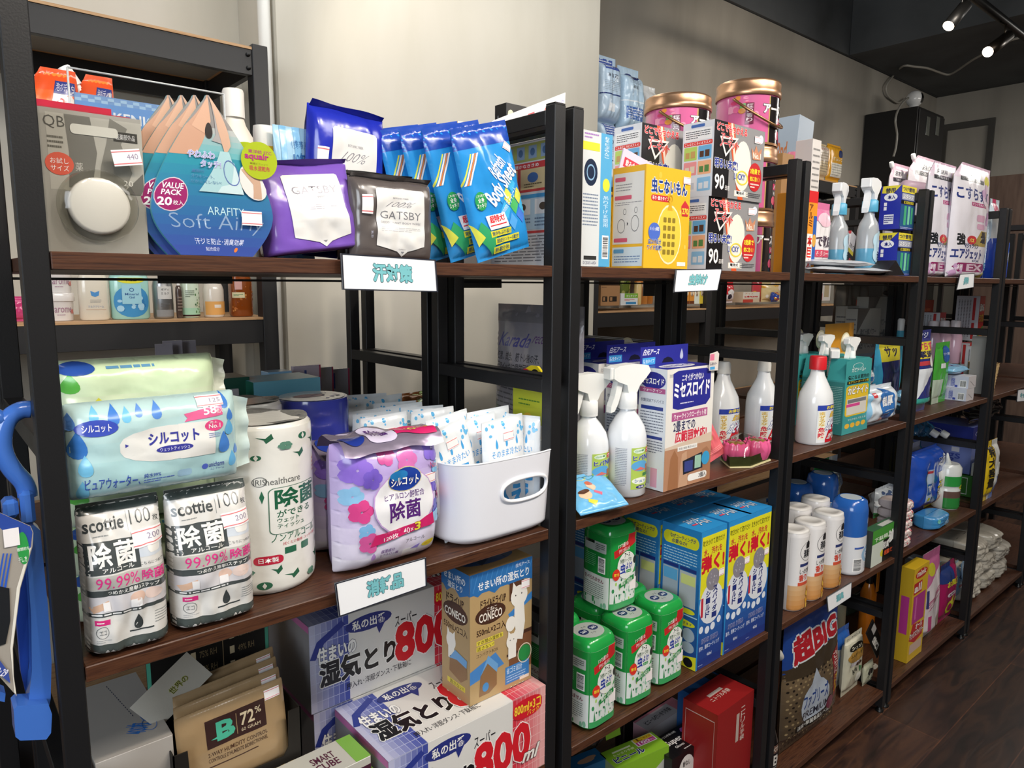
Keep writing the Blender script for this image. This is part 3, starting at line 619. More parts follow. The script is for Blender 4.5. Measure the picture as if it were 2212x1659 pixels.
# body wipe packs
def wipes(name, lb, col, dark, px0, px1, pt, y, T_, botanic, ry, rz, seed, lab='#e3e2e0', hx=0, **kw):
    cx, w, h = fit(px0, px1, pt, y, z)
    a = poly([(14, 96), (17, 98), (83, 98), (86, 96), (86, 16), (60, 8), (52, 1), (44, 8), (14, 16)], lab)
    if botanic: a += T('BOTANIC FIBER', 38, 84, 62, 86, '#9b9aa0', 0)+T('100%', 32, 72, 68, 80, '#85848c', -.01, sl=.3)+T('GATSBY', 20, 55, 80, 66, '#7a7a80', -.004)+T('DEODORANT BODY WIPES', 20, 48, 80, 51, '#9b9aa0', 0)+Ls(20, 36, 80, 43, 3, '#b9b8bb', .3, 5)+T('OPEN', 46, 10, 56, 12, '#9b9aa0', 0)+poly([(49, 8), (55, 8), (52, 5)], '#8a8a90')
    else: a += T('GATSBY', 22, 72, 80, 82, '#8f8b98', -.004)+T('BODY WIPES', 36, 66, 66, 69, '#a9a4b0', 0)+Ls(24, 50, 76, 58, 3, '#bdb8c4', .3, 5)+poly([(49, 10), (55, 10), (52, 7)], '#8a8a90')
    if botanic: a += T('ICE TYPE', 3, 30, 11, 33, '#cfd2e8', 0, r=90)
    mb = MB(); Ff = soft(mb, w, h, T_, m(col, 'film'), m(dark, 'film'), seed=seed, top=.02, bot=.0, ex=7, wr=.0014, **kw)
    mb.art(lambda u, v: Ff(.13+u*.82, .05+v*.83), a, w*.82, h*.83, 'film', True, eps=.0003)
    o = tag(mb.build(name), lb, 'wipes', 'body wipe packs with pointed white labels')
    if botanic:
        sticker(o, Ff, 14, 66, .015, .026, w, h, '', True, 0, lay=10)
    mb = MB(); Z_ = h; mb.surf(lambda u, v: ((u-.5)*w*.98, .004*math.sin(u*9+seed)-.012*v, h-.004+.008*v), m(dark, 'film'), 12, 2); mb.build('end_seal', o)
    return place(o, (cx+hx, y+T_/2, z+abs(math.sin(ry))*w*.5), rz, 0, ry)
wipes('body_wipe_pack', 'dark blue body wipe pack standing behind the purple and grey ones', '#2431b4', '#1b2488', 668, 830, 225, .125, .05, True, .07, 0, 11)
wipes('body_wipe_pack', 'plump purple body wipe pack leaning at the front', '#7a55b8', '#5f4391', 590, 795, 352, .03, .065, False, -.13, 0, 12, bt=1.6)
wipes('body_wipe_pack', 'brown grey body wipe pack standing upright at the front', '#5d5654', '#3f3a3c', 772, 942, 376, .02, .045, True, 0, -.02, 13)
o = wipes('body_wipe_pack', 'dark grey body wipe pack hidden just behind the brown grey one', '#3a3638', '#2b2829', 745, 900, 370, .085, .045, True, 0, -.02, 14)
# body sheet packs
ba = R(0, 0, 100, 100, '#2a93de')+R(0, 84, 100, 100, '#1f4bb0')
for x_, c_ in ((6, '#dfe35a'), (10, '#f4f4f4'), (13, '#e08a4a'), (16, '#f4f4f4')): ba += poly([(x_-8, 58), (x_-5.5, 58), (x_+16, 80), (x_+13.5, 80)], c_)
for i, (x_, y_, c_) in enumerate(((68, 44, '#dfe35a'), (80, 52, '#47b5e8'), (60, 34, '#47b5e8'), (78, 36, '#52b96a'), (90, 42, '#dfe35a'), (88, 28, '#4a7fe0'), (70, 24, '#57a9ee'), (96, 34, '#47b5e8'), (56, 46, '#3a9ee6'))): ba += poly([(x_, y_-7), (x_+9, y_), (x_, y_+7), (x_-9, y_)], c_)
ba += T('Refresh', 44, 62, 74, 74, '#f2f6fa', .02, r=38)+T('Body Sheet', 30, 44, 96, 62, '#f6f9fc', .03, r=38)+T('rhhammmm ボディシート', 38, 36, 92, 42, '#dff0ff', 0, r=38)+E(20, 45, 10, 7, '#2f9e58')+T('これ1枚で', 13, 48, 27, 50, '#fff', 0)+T('全身', 15, 44, 25, 47.5, '#fff', .01)+T('スッキリ!', 12, 40, 28, 43.5, '#fff', .01)
ba += poly([(22, 33), (56, 33), (60, 22), (26, 22)], '#f4f4f6')+T('超特大!', 28, 27, 54, 32.5, '#e5303a', .03)+poly([(27, 24.6), (56, 24.6), (56, 25.4), (27, 25.4)], '#e5303a')+poly([(2, 20), (24, 4), (34, 16), (12, 30)], '#35a36a')+poly([(0, 30), (14, 18), (4, 12)], '#dfe35a')
for x0_, x1_, y_, s_ in ((24, 62, 16.5, '背中もふける!'), (30, 76, 10.5, '清涼成分メントール配合!'), (26, 58, 4.5, '持ち運び便利!')): ba += R(x0_, y_, x1_, y_+4.6, '#e2de3c')+T(s_, x0_+2, y_+.7, x1_-2, y_+4, '#1c4f7a', .012)
cx, w, h = fit(985, 1180, 318, .03, z); w = .118; h = .215
p0 = pouch('body_sheet_pack', 'front bright blue body sheet pack leaning left by the post', 'wipes', w, h, .024, '#2c95e0', ba, seed=21, top=.05, bot=.03, ex=4, group='bright blue body sheet packs leaning in a row', stick=(86, 80, .018, .012, '', -35))
bx_ = xa(1092, .04, z); place(p0, (bx_, .045, z+.016), 0, 0, -.27)
for k_, (dx, dy, an) in enumerate(((-.034, .030, -.27), (-.058, .060, -.26), (-.082, .090, -.25), (-.104, .120, -.23))):
    c = dup(p0, 'bright blue body sheet pack, %s from the front of the leaning row' % ('second', 'third', 'fourth', 'fifth')[k_]); place(c, (bx_+dx, .045+dy, z+.016), 0, 0, an)
# instruction box and boxes behind
ia = R(0, 0, 100, 100, '#dfe3e8')+R(0, 84, 100, 98, '#a3aa62')
for i in range(7): ia += R(4+i*13.5, 86, 13+i*13.5, 96, '#8aa2c0')+E(8.5+i*13.5, 91, 2.6, 3, '#4a6b94')
ia += R(2, 60, 98, 83, '#d33c40')+T('最長まで確かなききめ', 10, 79, 56, 82, '#fff', .01)
for i in range(3): ia += R(4+i*31.5, 62, 32+i*31.5, 78, '#e7cf9c')+E(18+i*31.5, 71, 6, 4, '#3f6fb4')+Ls(8+i*31.5, 63, 28+i*31.5, 67, 2, '#6b5a3a', seed=i)
ia += R(2, 30, 98, 58, '#bcdcf2')+R(2, 55, 98, 58, '#3f9fdc')
for i in range(4): ia += R(6+i*23, 42, 24+i*23, 54, '#f6f8fa')+E(15+i*23, 48, 4, 3, '#52463c')+Ls(6+i*23, 32, 24+i*23, 40, 3, '#6a86a4', seed=i+9)
ia += R(2, 27, 98, 29, '#d33c40')+Ls(4, 4, 96, 26, 9, '#7c8088', .35, 4)
xi = PP+PW+.008; yb = XP(1062, 560, xi).y; h = za(315, xi, XP(1100, 315, xi).y)-z; xr = xa(1316, .012, z)
ifr = R(0, 0, 62, 100, '#d4d8da')+R(62, 0, 100, 100, '#57a7d4')+R(0, 86, 58, 92, '#e2dc40')+Ls(8, 94, 54, 99, 2, '#a77ac0')+E(30, 70, 22, 10, '#1d2a44')+ring(30, 70, 14, 6, .2, '#8ab0d0')+Ls(6, 30, 56, 55, 10, '#7c8aa0', .4)+R(12, 5, 54, 8, '#333')+T('0120-81-6454', 10, 1.5, 54, 4, '#4a4a6a', 0)+TV('おそとぶらんこ', 74, 82, 90, 98, '#e8f4fc', .01)+E(82, 62, 12, 5, '#e2dc40')+Bc(72, 6, 94, 24, True)+TV('吊り下げ玄関用', 74, 30, 90, 54, '#d8ecf8', 0)
o = carton('repellent_box', 'white and sky blue insect repellent box at the left end of the second unit', 'box', xr-xi, yb-.012, h, '#d4d8da', ifr, ia); place(o, ((xr+xi)/2, .012, z))
y_ = .6
boxof(990, 1085, 262, y_, z, .06, 'small_carton', 'white box with yellow and purple side above the steel rail', 'box', '#eeeeec', front=T('この一箱･6', 10, 80, 70, 90, '#55545c', .01)+R(0, 0, 100, 60, '#e9e7e2'), left=GR(0, 0, 100, 100, '#d8a8d8', '#f0d040', 4))
boxof(1092, 1150, 222, y_+.03, z, .05, 'small_carton', 'black and silver box behind the white hanging card', 'box', '#17171a', front=T('SO', 5, 82, 60, 96, '#f0eec8', .04)+R(70, 60, 96, 80, '#e8d86a'), left=blobs(5, 50, 95, 95, ['#8d929c', '#b7bac0', '#e2c860'], 12, 8))
a_ = Y(1066, 292, .40); b_ = Y(1221, 202, .40)
mb = MB(); pp = [(Y(1062, 262, .40)), Y(1221, 200, .40), Y(1219, 250, .40), Y(1062, 300, .40)]
o = MB().prism([(p.x, p.z) for p in (pp[0], pp[1], pp[2])]+[(pp[2].x, z+.001), (pp[3].x, z+.001)], .399, .4015, m('#f3f2f0'))
F = lambda u, v: (Vector((pp[0].x+(pp[1].x-pp[0].x)*u, .399, (pp[3].z+(pp[2].z-pp[3].z)*u)*(1-v)+(pp[0].z+(pp[1].z-pp[0].z)*u)*v)), Vector((0, -1, 0)))
o.art(F, T('お得な', 58, 42, 68, 60, '#5a6cc0', 0)+T('ペア', 70, 45, 84, 75, '#e04a4a', .02)+T('パック', 84, 48, 97, 76, '#b9b6e4', .02)+R(47, 38, 56, 66, '#e0626a')+E(20, 40, 6, 16, '#e04a4a')+T('日用品', 27, 25, 40, 50, '#eda23c', .02)+T('お米', 4, 30, 14, 52, '#e0626a', .01)+poly([(30, 8), (32, 16), (38, 20), (46, 12), (46, 8)], '#222'), (pp[1]-pp[0]).length, .05)
tag(o.build('promotion_card'), 'white hanging card with pair pack lettering slanting up past the post', 'card')
# red box at far left, on the rear row
z_ = Z1
cx, w, h = fit(-120, 8, 190, .52, Z1)
o = carton('detergent_box', 'red and white box with sunburst print at the far left edge', 'box', w, .1, h, '#c42a34', R(0, 60, 100, 80, '#f2f2f2')+E(70, 45, 40, 14, '#f0f2f5')+E(92, 36, 13, 9, '#3a9bd8')+R(0, 12, 100, 22, '#f2f2f2')+T('だから日', 55, 13, 98, 20, '#2b3a7c', .02)+T('055', 60, 50, 92, 56, '#7b4a2a', .02)); place(o, (cx, .52, Z1))
# ================================================================== first unit, second board
z = Z2
def film_top(o, w, h): pass
sc_a = R(0, 0, 100, 100, '#d9d7d3')+R(0, 0, 100, 9, '#4a5250')+R(0, 93, 100, 100, '#4a5250')+T('SCOTTIE'.lower(), 5, 82, 52, 90, '#3c4244', .015)+T('100', 60, 83, 86, 92, '#3c4244', -.01)+T('枚', 88, 83, 95, 87, '#3c4244', 0)+Ls(14, 78.5, 46, 80, 1, '#8a8f90')+R(56, 80, 56.6, 92, '#8a8f90')
sc_a += R(0, 56, 66, 76, '#454b4c')+R(66, 62, 100, 78, '#ccd3dc')+RR(76, 64, 92, 76, '#eceae6', .3)+T('除', 8, 60, 32, 75, '#f2f1ee', .025)+T('菌', 36, 60, 62, 75, '#f2f1ee', .025)+T('アルコール', 20, 56.8, 58, 59.6, '#f2f1ee', .01)+T('こちらにつめかえ', 66, 57, 98, 59, '#55595c', 0)
sc_a += R(0, 46, 100, 55, '#b9b6b0')+T('99.99%', 12, 46.5, 62, 54, '#e03a8a', 0)+T('除菌', 66, 47, 94, 54, '#e03a8a', .015)+R(0, 41, 100, 45.5, '#454b4c')+T('つめかえ簡単3ステップ', 24, 41.8, 86, 44.8, '#f2f1ee', .01)
sc_a += R(0, 30, 100, 41, '#d5d2d6')+poly([(4, 34), (24, 38), (26, 34), (8, 30)], '#d9b49a')+R(18, 31, 26, 37, '#f0eeee')+E(58, 37, 9, 3.6, '#e0bfae')+E(78, 37, 11, 4, '#e6cfc6')+RR(50, 30.5, 62, 36, '#f1eff0', .2)+R(0, 27.5, 100, 30, '#454b4c')+Ls(6, 28.2, 96, 29.4, 1, '#e8e8e8', .8, 3)
sc_a += R(8, 22, 24, 25.5, '#d6347f')+Ls(10, 23, 22, 24.6, 1, '#fff')+ring(15, 17, 7, 4.2, .08, '#6a6e70')+T('エコ', 11, 15.5, 19, 18.5, '#6a6e70', 0)+drop(58, 19.5, 15, 11, '#3c4244')+R(46, 12.6, 76, 13.6, '#3c4244', r=0)+Ls(78, 15, 96, 24, 5, '#8a8f90', .3)+Ls(8, 9.8, 24, 12.5, 2, '#a5a8aa', .3)
def scottie(pl, pr, pt, y, lb, seed, first=None):
    cx, w, h = fit(pl, pr, pt, y, z)
    o = pouch('wet_tissue_refill', lb, 'wipes', w, h, .075, '#d4d2ce', sc_a, seed=seed, top=.03, bot=.0, ex=6, bt=2.2, wr=.0022, group='silver and grey alcohol wipe refills', stick=(78, 74, .034, .02, '200', 4)); return place(o, (cx, y+.034, z))
scottie(200, 373, 1112, .008, 'grey and silver wipe refill bag next to the left post', 31)
scottie(388, 558, 1078, .010, 'grey and silver wipe refill bag beside the white roll pack', 32)
# silcot pack lying on edge
zt_ = za(1083, xa(150, .02, 1.25), .02)
print('ZT',zt_); zt_ = Z2+.193
cx, w, h = fit(112, 527, 892, .0, zt_); b_ = cx+w/2; w = b_-.030; cx = .030+w/2
si = GR(0, 0, 100, 100, '#a9d2d8', '#c3e0de', 5)
for x_, y_, s_, c_ in ((24, 88, 9, '#4a86d8'), (31, 87, 7, '#7ac6ea'), (14, 90, 7, '#7ac6ea'), (38, 90, 6, '#6a9ae0'), (48, 89, 8, '#5f93de'), (5, 60, 13, '#3f7fcf'), (8, 38, 10, '#7ac6ea'), (90, 92, 8, '#4a86d8'), (93, 76, 6, '#4a86d8'), (92, 62, 8, '#6ab8ea'), (88, 46, 11, '#4a86d8'), (94, 24, 8, '#6ab8ea'), (97, 34, 5, '#5f93de'), (2, 84, 8, '#5f93de'), (6, 12, 9, '#7ac6ea')): si += drop(x_, y_, s_, s_*2.3, c_)
si += E(15, 76, 11, 8.5, '#3a4fb8')+T('シルコット', 7.5, 72, 22.5, 80, '#f4f6ff', .015)+RR(26, 34, 82, 72, '#ecebe6', .5, asp=1.9)+R(60, 34, 82, 72, '#ecebe6')+T('シルコット', 42, 52, 72, 65, '#3c3f9c', .03)+RR(46, 43, 68, 50, '#3c3f9c', .5, asp=2)+T('ウェットティッシュ', 48, 44.5, 66, 48.5, '#e8eaff', 0)+poly([(29, 53), (29, 57), (31, 55)], '#3c3f9c')
si += poly([(64, 82), (88, 88), (88, 77), (64, 73), (66, 77)], '#e86a9a')+T('58', 76, 79, 84, 87, '#fff', .02, r=4)+T('枚入', 84, 79, 88, 84, '#fff', 0)+E(82, 66, 6, 6.5, '#ea4f8a')+T('No.1', 78.5, 63, 86, 68, '#fff', .01)+T('売上', 79, 68.5, 84, 71, '#fff', 0)+Ls(78, 52, 86, 58, 3, '#6a7fc0', .3)
si += T('ピュアウォーター、', 7, 12, 36, 24, '#3a57b4', .008)+Ls(38, 12, 56, 17, 2, '#5a74c4', .4)+T('純水99%', 38, 18, 48, 23, '#3a57b4', .006)+RR(58, 13, 67, 21, '#9cc0d8', .3)+E(75.5, 20, 2, 3.4, '#5a6fd0')+T('unicharm', 78, 18, 88, 24, '#3a3f9c', .008)+T('ユニ･チャーム', 79, 14, 88, 17, '#3a3f9c', 0)
o = pouch('wet_tissue_pack', 'aqua wet tissue pack with blue drops lying across two silver refills', 'wipes', w, h, .06, '#b9dadb', si, seed=35, top=.0, bot=.0, ex=5, wr=.0014, stick=(81, 92, .032, .012, '125')); place(o, (cx, .03, zt_+.002))
def endfin(o, w, h, c, sx=1):
    mb = MB(); mb.surf(lambda u, v: (sx*(w/2+.018*u), .004*math.sin(v*17)*u-.003*u, h*(.06+.88*v)-.01*u*(v-.5)), m(c, 'film'), 4, 14); mb.build('end_seal', o)
endfin(o, w, h, '#cfe0dc')
# pale green packs stacked behind
ga = GR(0, 0, 100, 100, '#dfe8cf', '#d8efc4', 4)+drop(10, 70, 14, 30, '#5db54a')+drop(24, 40, 8, 16, '#e3dc4a')+R(20, 0, 80, 8, '#c9dfb8')+E(14, 90, 10, 9, '#2f55a8')+Ls(30, 86, 80, 94, 1, '#6aa0c8')
for k_, (pl, pr, pt, pb, lb) in enumerate(((60, 470, 800, 880, 'pale green wet tissue pack on top behind the aqua pack'), )):
    zz = zt_+.068; yy = .085
    cx, w, h = fit(pl, pr+20, pt, yy, zz); b_ = min(cx+w/2, .262); w = b_-.030; cx = .030+w/2
    # a stack of flat packs from the board upward
    n_ = 4; hh = (zz-Z2)/n_-.002
    for j in range(n_):
        o = pouch('wet_tissue_pack', 'pale green wet tissue pack %s of the stack behind the refills' % ('at the bottom', 'second from the bottom', 'third from the bottom', 'fourth from the bottom')[j], 'wipes', w, hh, .11, '#dde7d3', ga, seed=40+j, top=0, bot=0, ex=5, wr=.001, group='pale green wet tissue packs'); place(o, (cx, yy+.062, Z2+j*(hh+.002)+.001)); endfin(o, w, hh, '#e2e6da')
    o = pouch('wet_tissue_pack', lb, 'wipes', w, h, .10, '#dde7d3', ga, seed=47, top=0, bot=0, ex=5, wr=.001, group='pale green wet tissue packs'); place(o, (cx, yy+.06, zz+.002)); endfin(o, w, h, '#e2e6da')
# round roll packs
ra = R(0, 0, 100, 100, '#e9e8e2')
for x_, y_, s_, t_ in ((8, 92, 5, 0), (22, 94, 6, 1), (33, 90, 5, 0), (46, 95, 6, 1), (58, 90, 7, 2), (72, 94, 5, 0), (84, 90, 6, 1), (94, 93, 5, 2), (12, 86, 4, 2), (40, 84, 4, 0), (68, 84, 5, 1), (10, 6, 6, 1), (26, 8, 6, 2), (42, 5, 6, 0), (60, 9, 6, 1), (76, 6, 6, 2), (92, 8, 6, 0), (34, 14, 4, 2), (84, 15, 4, 1), (50, 14, 4, 1)):
    ra += (E(x_, y_, s_*.8, s_*.42, '#2f6b50')+poly([(x_, y_+2), (x_+1.4, y_), (x_, y_-2), (x_-1.4, y_)], '#e9e8e2')) if t_ == 0 else (poly([(x_-s_, y_+1.2), (x_, y_+.4), (x_+s_*.6, y_+3), (x_+s_*.8, y_), (x_+.3, y_-2.8), (x_-1, y_-.6)], '#2c6248') if t_ == 1 else flower(x_, y_, s_*.7, s_*.36, '#5f8d7a', None, 6))
ra += T('healthcare', 45, 67, 68, 71, '#5a5c5a', 0)+T('IRIS', 38, 67.5, 45, 71, '#5a5c5a', 0)+ring(41.5, 69.5, 4.5, 3, .1, '#5a5c5a')+RR(46, 36, 84, 65, '#5c7f6c', .12, asp=1.6)+RR(46.7, 36.4, 83.3, 64.6, '#e9e8e2', .12, asp=1.6)+T('除菌', 50, 52, 82, 64, '#1f5f42', .02)+T('ができる', 51, 46.5, 76, 51, '#1f5f42', .012)+T('ウェット', 51, 43, 66, 46, '#1f5f42', .01)+T('ティッシュ', 51, 39.5, 70, 42.5, '#1f5f42', .01)+poly([(41, 60), (42.5, 56), (44, 60), (42.5, 64)], '#2f6b50')+T('ノンアルコール', 47, 31.5, 82, 36, '#2f6b50', .008)+T('拭くだけ簡単･スッキリ清潔', 54, 28.6, 84, 30.6, '#c23a4a', 0)+R(55, 23, 63, 27, '#2f6b50')+RR(67, 23, 74, 27.5, '#2f6b50', .2)+RR(36, 18, 54, 23.5, '#c22a44', .4, asp=1.6)+T('日本製', 39, 19.2, 51, 22.4, '#fff', .012)+T('100', 85, 22, 95, 26, '#5c7f6c', 0)+Ls(84, 68, 97, 78, 4, '#d08a8a', .3)
def roll(pl, pr, pt, y, lb):
    cx, w, h = fit(pl, pr, pt, y, z); q = w/2; r = empty('roll_wipes_pack', lb, 'wipes', 'white and green cylinder wipe packs'); place(r, (cx, y+q, z), -.35)
    pf = [(q*.9, 0), (q*.98, .008), (q, .02), (q, h-.012), (q*.985, h-.004), (q*.94, h)]
    mb = MB().lathe(pf, m('#e6e5df', 'film'), 40); wrapart(mb, pf, .004, h-.006, -168, 12, ra, kind='film'); mb.build('wrapped_roll', r)
    mb = MB(); mb.surf(lambda u, v: (q*.95*v*math.cos(2*PI*u), q*.95*v*math.sin(2*PI*u), h+.002+.003*noise.noise(Vector((u*9, v*3, 5)))*v-.006*(1-v)), m('#b5b5b1', 'foil'), 36, 6); mb.build('film_top', r); return r
roll(508, 716, 935, .045, 'tall white wipe roll with green leaf print and clear film top')
roll(508, 640, 884, .22, 'second white wipe roll with green print behind the first, only its top showing')
# blue tin
cx, w, h = fit(606, 765, 868, .30, z); q = w/2*.9
r = empty('round_tin', 'blue round tin with white floral lid behind the roll packs', 'tin'); place(r, (cx, .312, z+.001))
MB().lathe([(q*.96, 0), (q*.96, h*.68), (q*.90, h*.7)], m('#2e3596', 'gloss'), 40).build('body', r)
mb = MB().lathe([(q*.99, h*.7), (q, h*.72), (q, h*.97), (q*.97, h)], m('#3a44ae', 'gloss'), 40); mb.build('lid', r)
mb = MB().lathe([(q*.9, h+.0006), (q*.89, h+.0012)], m('#e3e0e0', 'gloss'), 40); mb.art(lambda u, v: (Vector(((u-.5)*q*1.6, (v-.5)*q*1.6, h+.0014)), Vector((0, 0, 1))), E(45, 50, 28, 16, '#d9b6b4')+poly([(10, 30), (50, 45), (90, 70), (50, 48)], '#6a5f86')+T('ふわ', 60, 60, 84, 76, '#6a6f9e', 0)+blobs(60, 10, 90, 50, ['#6a5f86', '#8a7fae'], 8, 3), q*1.6, q*1.6); mb.build('lid_picture', r)
# purple packs
pa = GR(0, 0, 100, 100, '#e9e6f0', '#b79fe0', 8)
for x_, y_, s_, c_ in ((14, 82, 13, '#8f6fd6'), (26, 74, 9, '#7a60cc'), (10, 62, 9, '#8fc4ea'), (16, 50, 10, '#d9488e'), (60, 84, 11, '#e07ac0'), (88, 88, 10, '#8a70d8'), (92, 60, 8, '#6f5cc8'), (94, 42, 9, '#5f5cc8'), (90, 34, 6, '#8fc4ea'), (20, 34, 7, '#7fb8e4'), (22, 25, 9, '#d05a9a'), (40, 90, 9, '#d45aa0'), (92, 74, 6, '#7fc0e8'), (96, 50, 5, '#d9488e')): pa += flower(x_, y_, s_, s_*.9, c_)
pa += E(56, 52, 30.5, 25.5, '#c9a6dc')+E(56, 52, 29.5, 24.6, '#efeef2')+E(56, 70, 17, 10, '#cfc8a0')+E(56, 70, 16.2, 9.2, '#1f3f9c')+E(50, 74, 9, 4, '#2a7fc0')+T('シルコット', 42, 65.5, 70, 72.5, '#fff', .02, '#1a2f7c', .02)+T('ヒアルロン酸配合', 36, 54.5, 76, 60, '#5a2a7c', .006)+T('除菌', 40, 38, 72, 53, '#5a2a7c', .022)+poly([(22, 22), (86, 29), (84, 39), (70, 34), (46, 31.5), (26, 31)], '#cf2a6a')+T('120枚', 34, 24.5, 48, 28.6, '#fbe9f2', .01, r=4)+T('40×', 54, 26, 64, 31, '#fbe9f2', .008, r=4)+T('3', 65.5, 27, 72, 34, '#f2e24a', .03, '#a01a4a', .03)+T('つめかえ用', 34, 29.6, 50, 31.4, '#e07aa4', 0)
pa += T('No.1', 84, 74, 94, 79, '#c84a7a', .008)+T('アルコール', 58, 17.5, 78, 20.5, '#7a7480', .008)+drop(26, 13, 6, 6, '#b58ad0')+T('保湿成分', 33, 13.6, 47, 16.6, '#6a3a8c', .005)+T('ヒアルロン酸', 33, 10.5, 51, 13, '#6a3a8c', .005)+RR(56, 6, 72, 12, '#f5f4f6', .2)+poly([(64, 11), (74, 14), (72, 10)], '#8f7fd0')+E(84, 12, 8, 2.6, '#e8d93c')+T('片手でポン!', 79, 11.2, 89, 13, '#d06a2a', 0)+R(26, 4, 40, 5, '#8a5aa8')+R(28, 1, 29.5, 4, '#8a5aa8')+R(37, 1, 38.5, 4, '#8a5aa8')+T('unicharm', 70, 1, 90, 4, '#4a4fc0', .01)
def silk(pl, pr, pt, y, lb, seed):
    cx, w, h = fit(pl, pr, pt, y, z)
    o = pouch('wipe_refill_bundle', lb, 'wipes', w, h*.94, .095, '#cbbbe6', pa, seed=seed, top=.0, bot=.0, ex=5, wr=.0018, group='lilac flower print wipe refill bundles', stick=(84, 66, .028, .016, '')); place(o, (cx, y+.05, z))
    mb = MB(); H_ = h*.94
    mb.surf(lambda u, v: ((u-.5)*w*.98, -.048+.096*v, H_-.004-.02*(2*v-1)**4+.010*noise.noise(Vector((u*4, v*3, seed)))+.012), m('#a79cb4', 'foil'), 22, 10)
    zz = lambda u, v: H_-.004-.02*(2*v-1)**4+.010*noise.noise(Vector((u*4, v*3, seed)))+.012
    mb.art(lambda u, v: ((u-.5)*w*.98, -.048+.096*v, zz(u, v)), RR(28, 10, 56, 70, '#d8cfe8', .3)+T('除菌', 33, 26, 50, 58, '#5a2a7c', .02)+poly([(56, 20), (96, 10), (98, 52), (60, 58)], '#cf2a6a')+T('40×3', 68, 24, 92, 46, '#f2d24a', .015)+E(14, 30, 12, 18, '#243a94'), w, .11, 'film', True, eps=.0004)
    mb.build('film_top', o)
    return o
silk(752, 964, 958, .018, 'front lilac flower print wipe bundle above the sign', 51)
silk(700, 905, 968, .122, 'lilac flower print wipe bundle behind and left of the front one', 52)
# basket with an oval handle opening
def basket():
    cx, w, h = fit(970, 1208, 1012, .012, z); q = w/2; r = empty('storage_basket', 'white plastic basket with oval handle hole holding cooling towels', 'basket'); place(r, (cx+.002, q*.85-.006, z+.001))
    n = 96; mb = MB(); sy = .85; se = 4.2
    def P(a, v, t=0):
        zz = h*v; rr = (q-.012*(1-v)**1 - (.02*(1-v*9)**2 if v < .11 else 0))-t
        ca, sa = math.cos(a), math.sin(a); k = (abs(ca)**se+abs(sa)**se)**(-1/se); return (rr*k*ca, rr*k*sa*sy, zz)
    nv = 40; hole = lambda x, zz: (abs((x-.026)/.052)**2.6+abs((zz-h*.60)/.019)**2.6) < 1
    for t in (0, .0022):
        vs = [P(2*PI*i/n, j/nv, t) for j in range(nv+1) for i in range(n)]; fs = []
        for j in range(nv):
            for i in range(n):
                c = P(2*PI*(i+.5)/n, (j+.5)/nv)
                if c[1] < -q*sy*.8 and hole(c[0], c[2]): continue
                f = (j*n+i, j*n+(i+1) % n, (j+1)*n+(i+1) % n, (j+1)*n+i); fs.append(f if t == 0 else f[::-1])
        mb.add(vs, fs, m('#e9eaf2', 'plastic'), True)
    mb.add([P(2*PI*i/n, 0) for i in range(n)], [tuple(range(n))], m('#e9eaf2', 'plastic'))
    mb.tube([P(2*PI*i/n, 1, .001) for i in range(n+1)], .0018, m('#eceef4', 'plastic'), 6, False)
    mb.build('basket_body', r)
    ring_ = []
    for i in range(41):
        a = 2*PI*i/40; ca, sa = math.cos(a), math.sin(a); k = (abs(ca)**2.6+abs(sa)**2.6)**(-1/2.6); x = .026+.054*k*ca; zz = h*.60+.0205*k*sa
        best = min(range(400), key=lambda b: abs(P(PI+PI*b/400, zz/h)[0]-x)); p = P(PI+PI*best/400, zz/h); ring_.append((x, p[1]-.0008, zz))
    MB().tube(ring_, .0034, m('#f2f3f8', 'plastic'), 8, False).build('handle_rim', r); return r, cx, w, h
bk, bcx, bw_, bh_ = basket()
# cooling towels
ha = R(0, 0, 100, 100, '#eef3f7')+blobs(2, 80, 98, 98, ['#57b4ea', '#6fbfee'], 14, 3.2, 3, .6)+R(8, 5, 92, 78, '#f5f6f6')
ha += T('そのまま冷たい', 14, 66, 88, 73, '#4aa8e4', .006)+T('ひえ', 14, 40, 88, 62, '#3fa4e4', .05)+T('ひえ', 14, 15, 88, 37, '#3fa4e4', .05)+T('タオル', 20, 3, 84, 13, '#3fa4e4', .03)+drop(26, 79, 7, 9, '#4aa8e4')+drop(50, 79, 7, 9, '#4aa8e4')+drop(76, 79, 7, 9, '#4aa8e4')
tw0 = pouch('cooling_towel_pack', 'cooling towel pack in the basket, tilted at its left front', 'towel', 1e-9+.098, .2, .018, '#eef3f7', ha, seed=61, top=.03, bot=.02, ex=4, wr=.001, group='white cooling towel packs with blue dots', stick=(56, 84, .024, .016, ''))
place(tw0, (bcx-.055, .062, z+.010), .06, 0, -.26)
for dx, y, dz, rz, ry, lb in ((.028, .050, .004, .05, -.06, 'cooling towel pack upright in the basket behind the handle hole'), (-.002, .082, .006, .1, -.1, 'cooling towel pack in the middle of the basket'), (.032, .100, .012, 0, -.04, 'cooling towel pack second row in the basket'), (.072, .075, .0, -1.15, 0, 'cooling towel pack edge on at the right end of the basket'), (-.03, .125, .008, .1, -.12, 'cooling towel pack at the back left of the basket')):
    c = dup(tw0, lb); place(c, (bcx+dx, y, z+.006+dz), rz, 0, ry)
k_ = 0
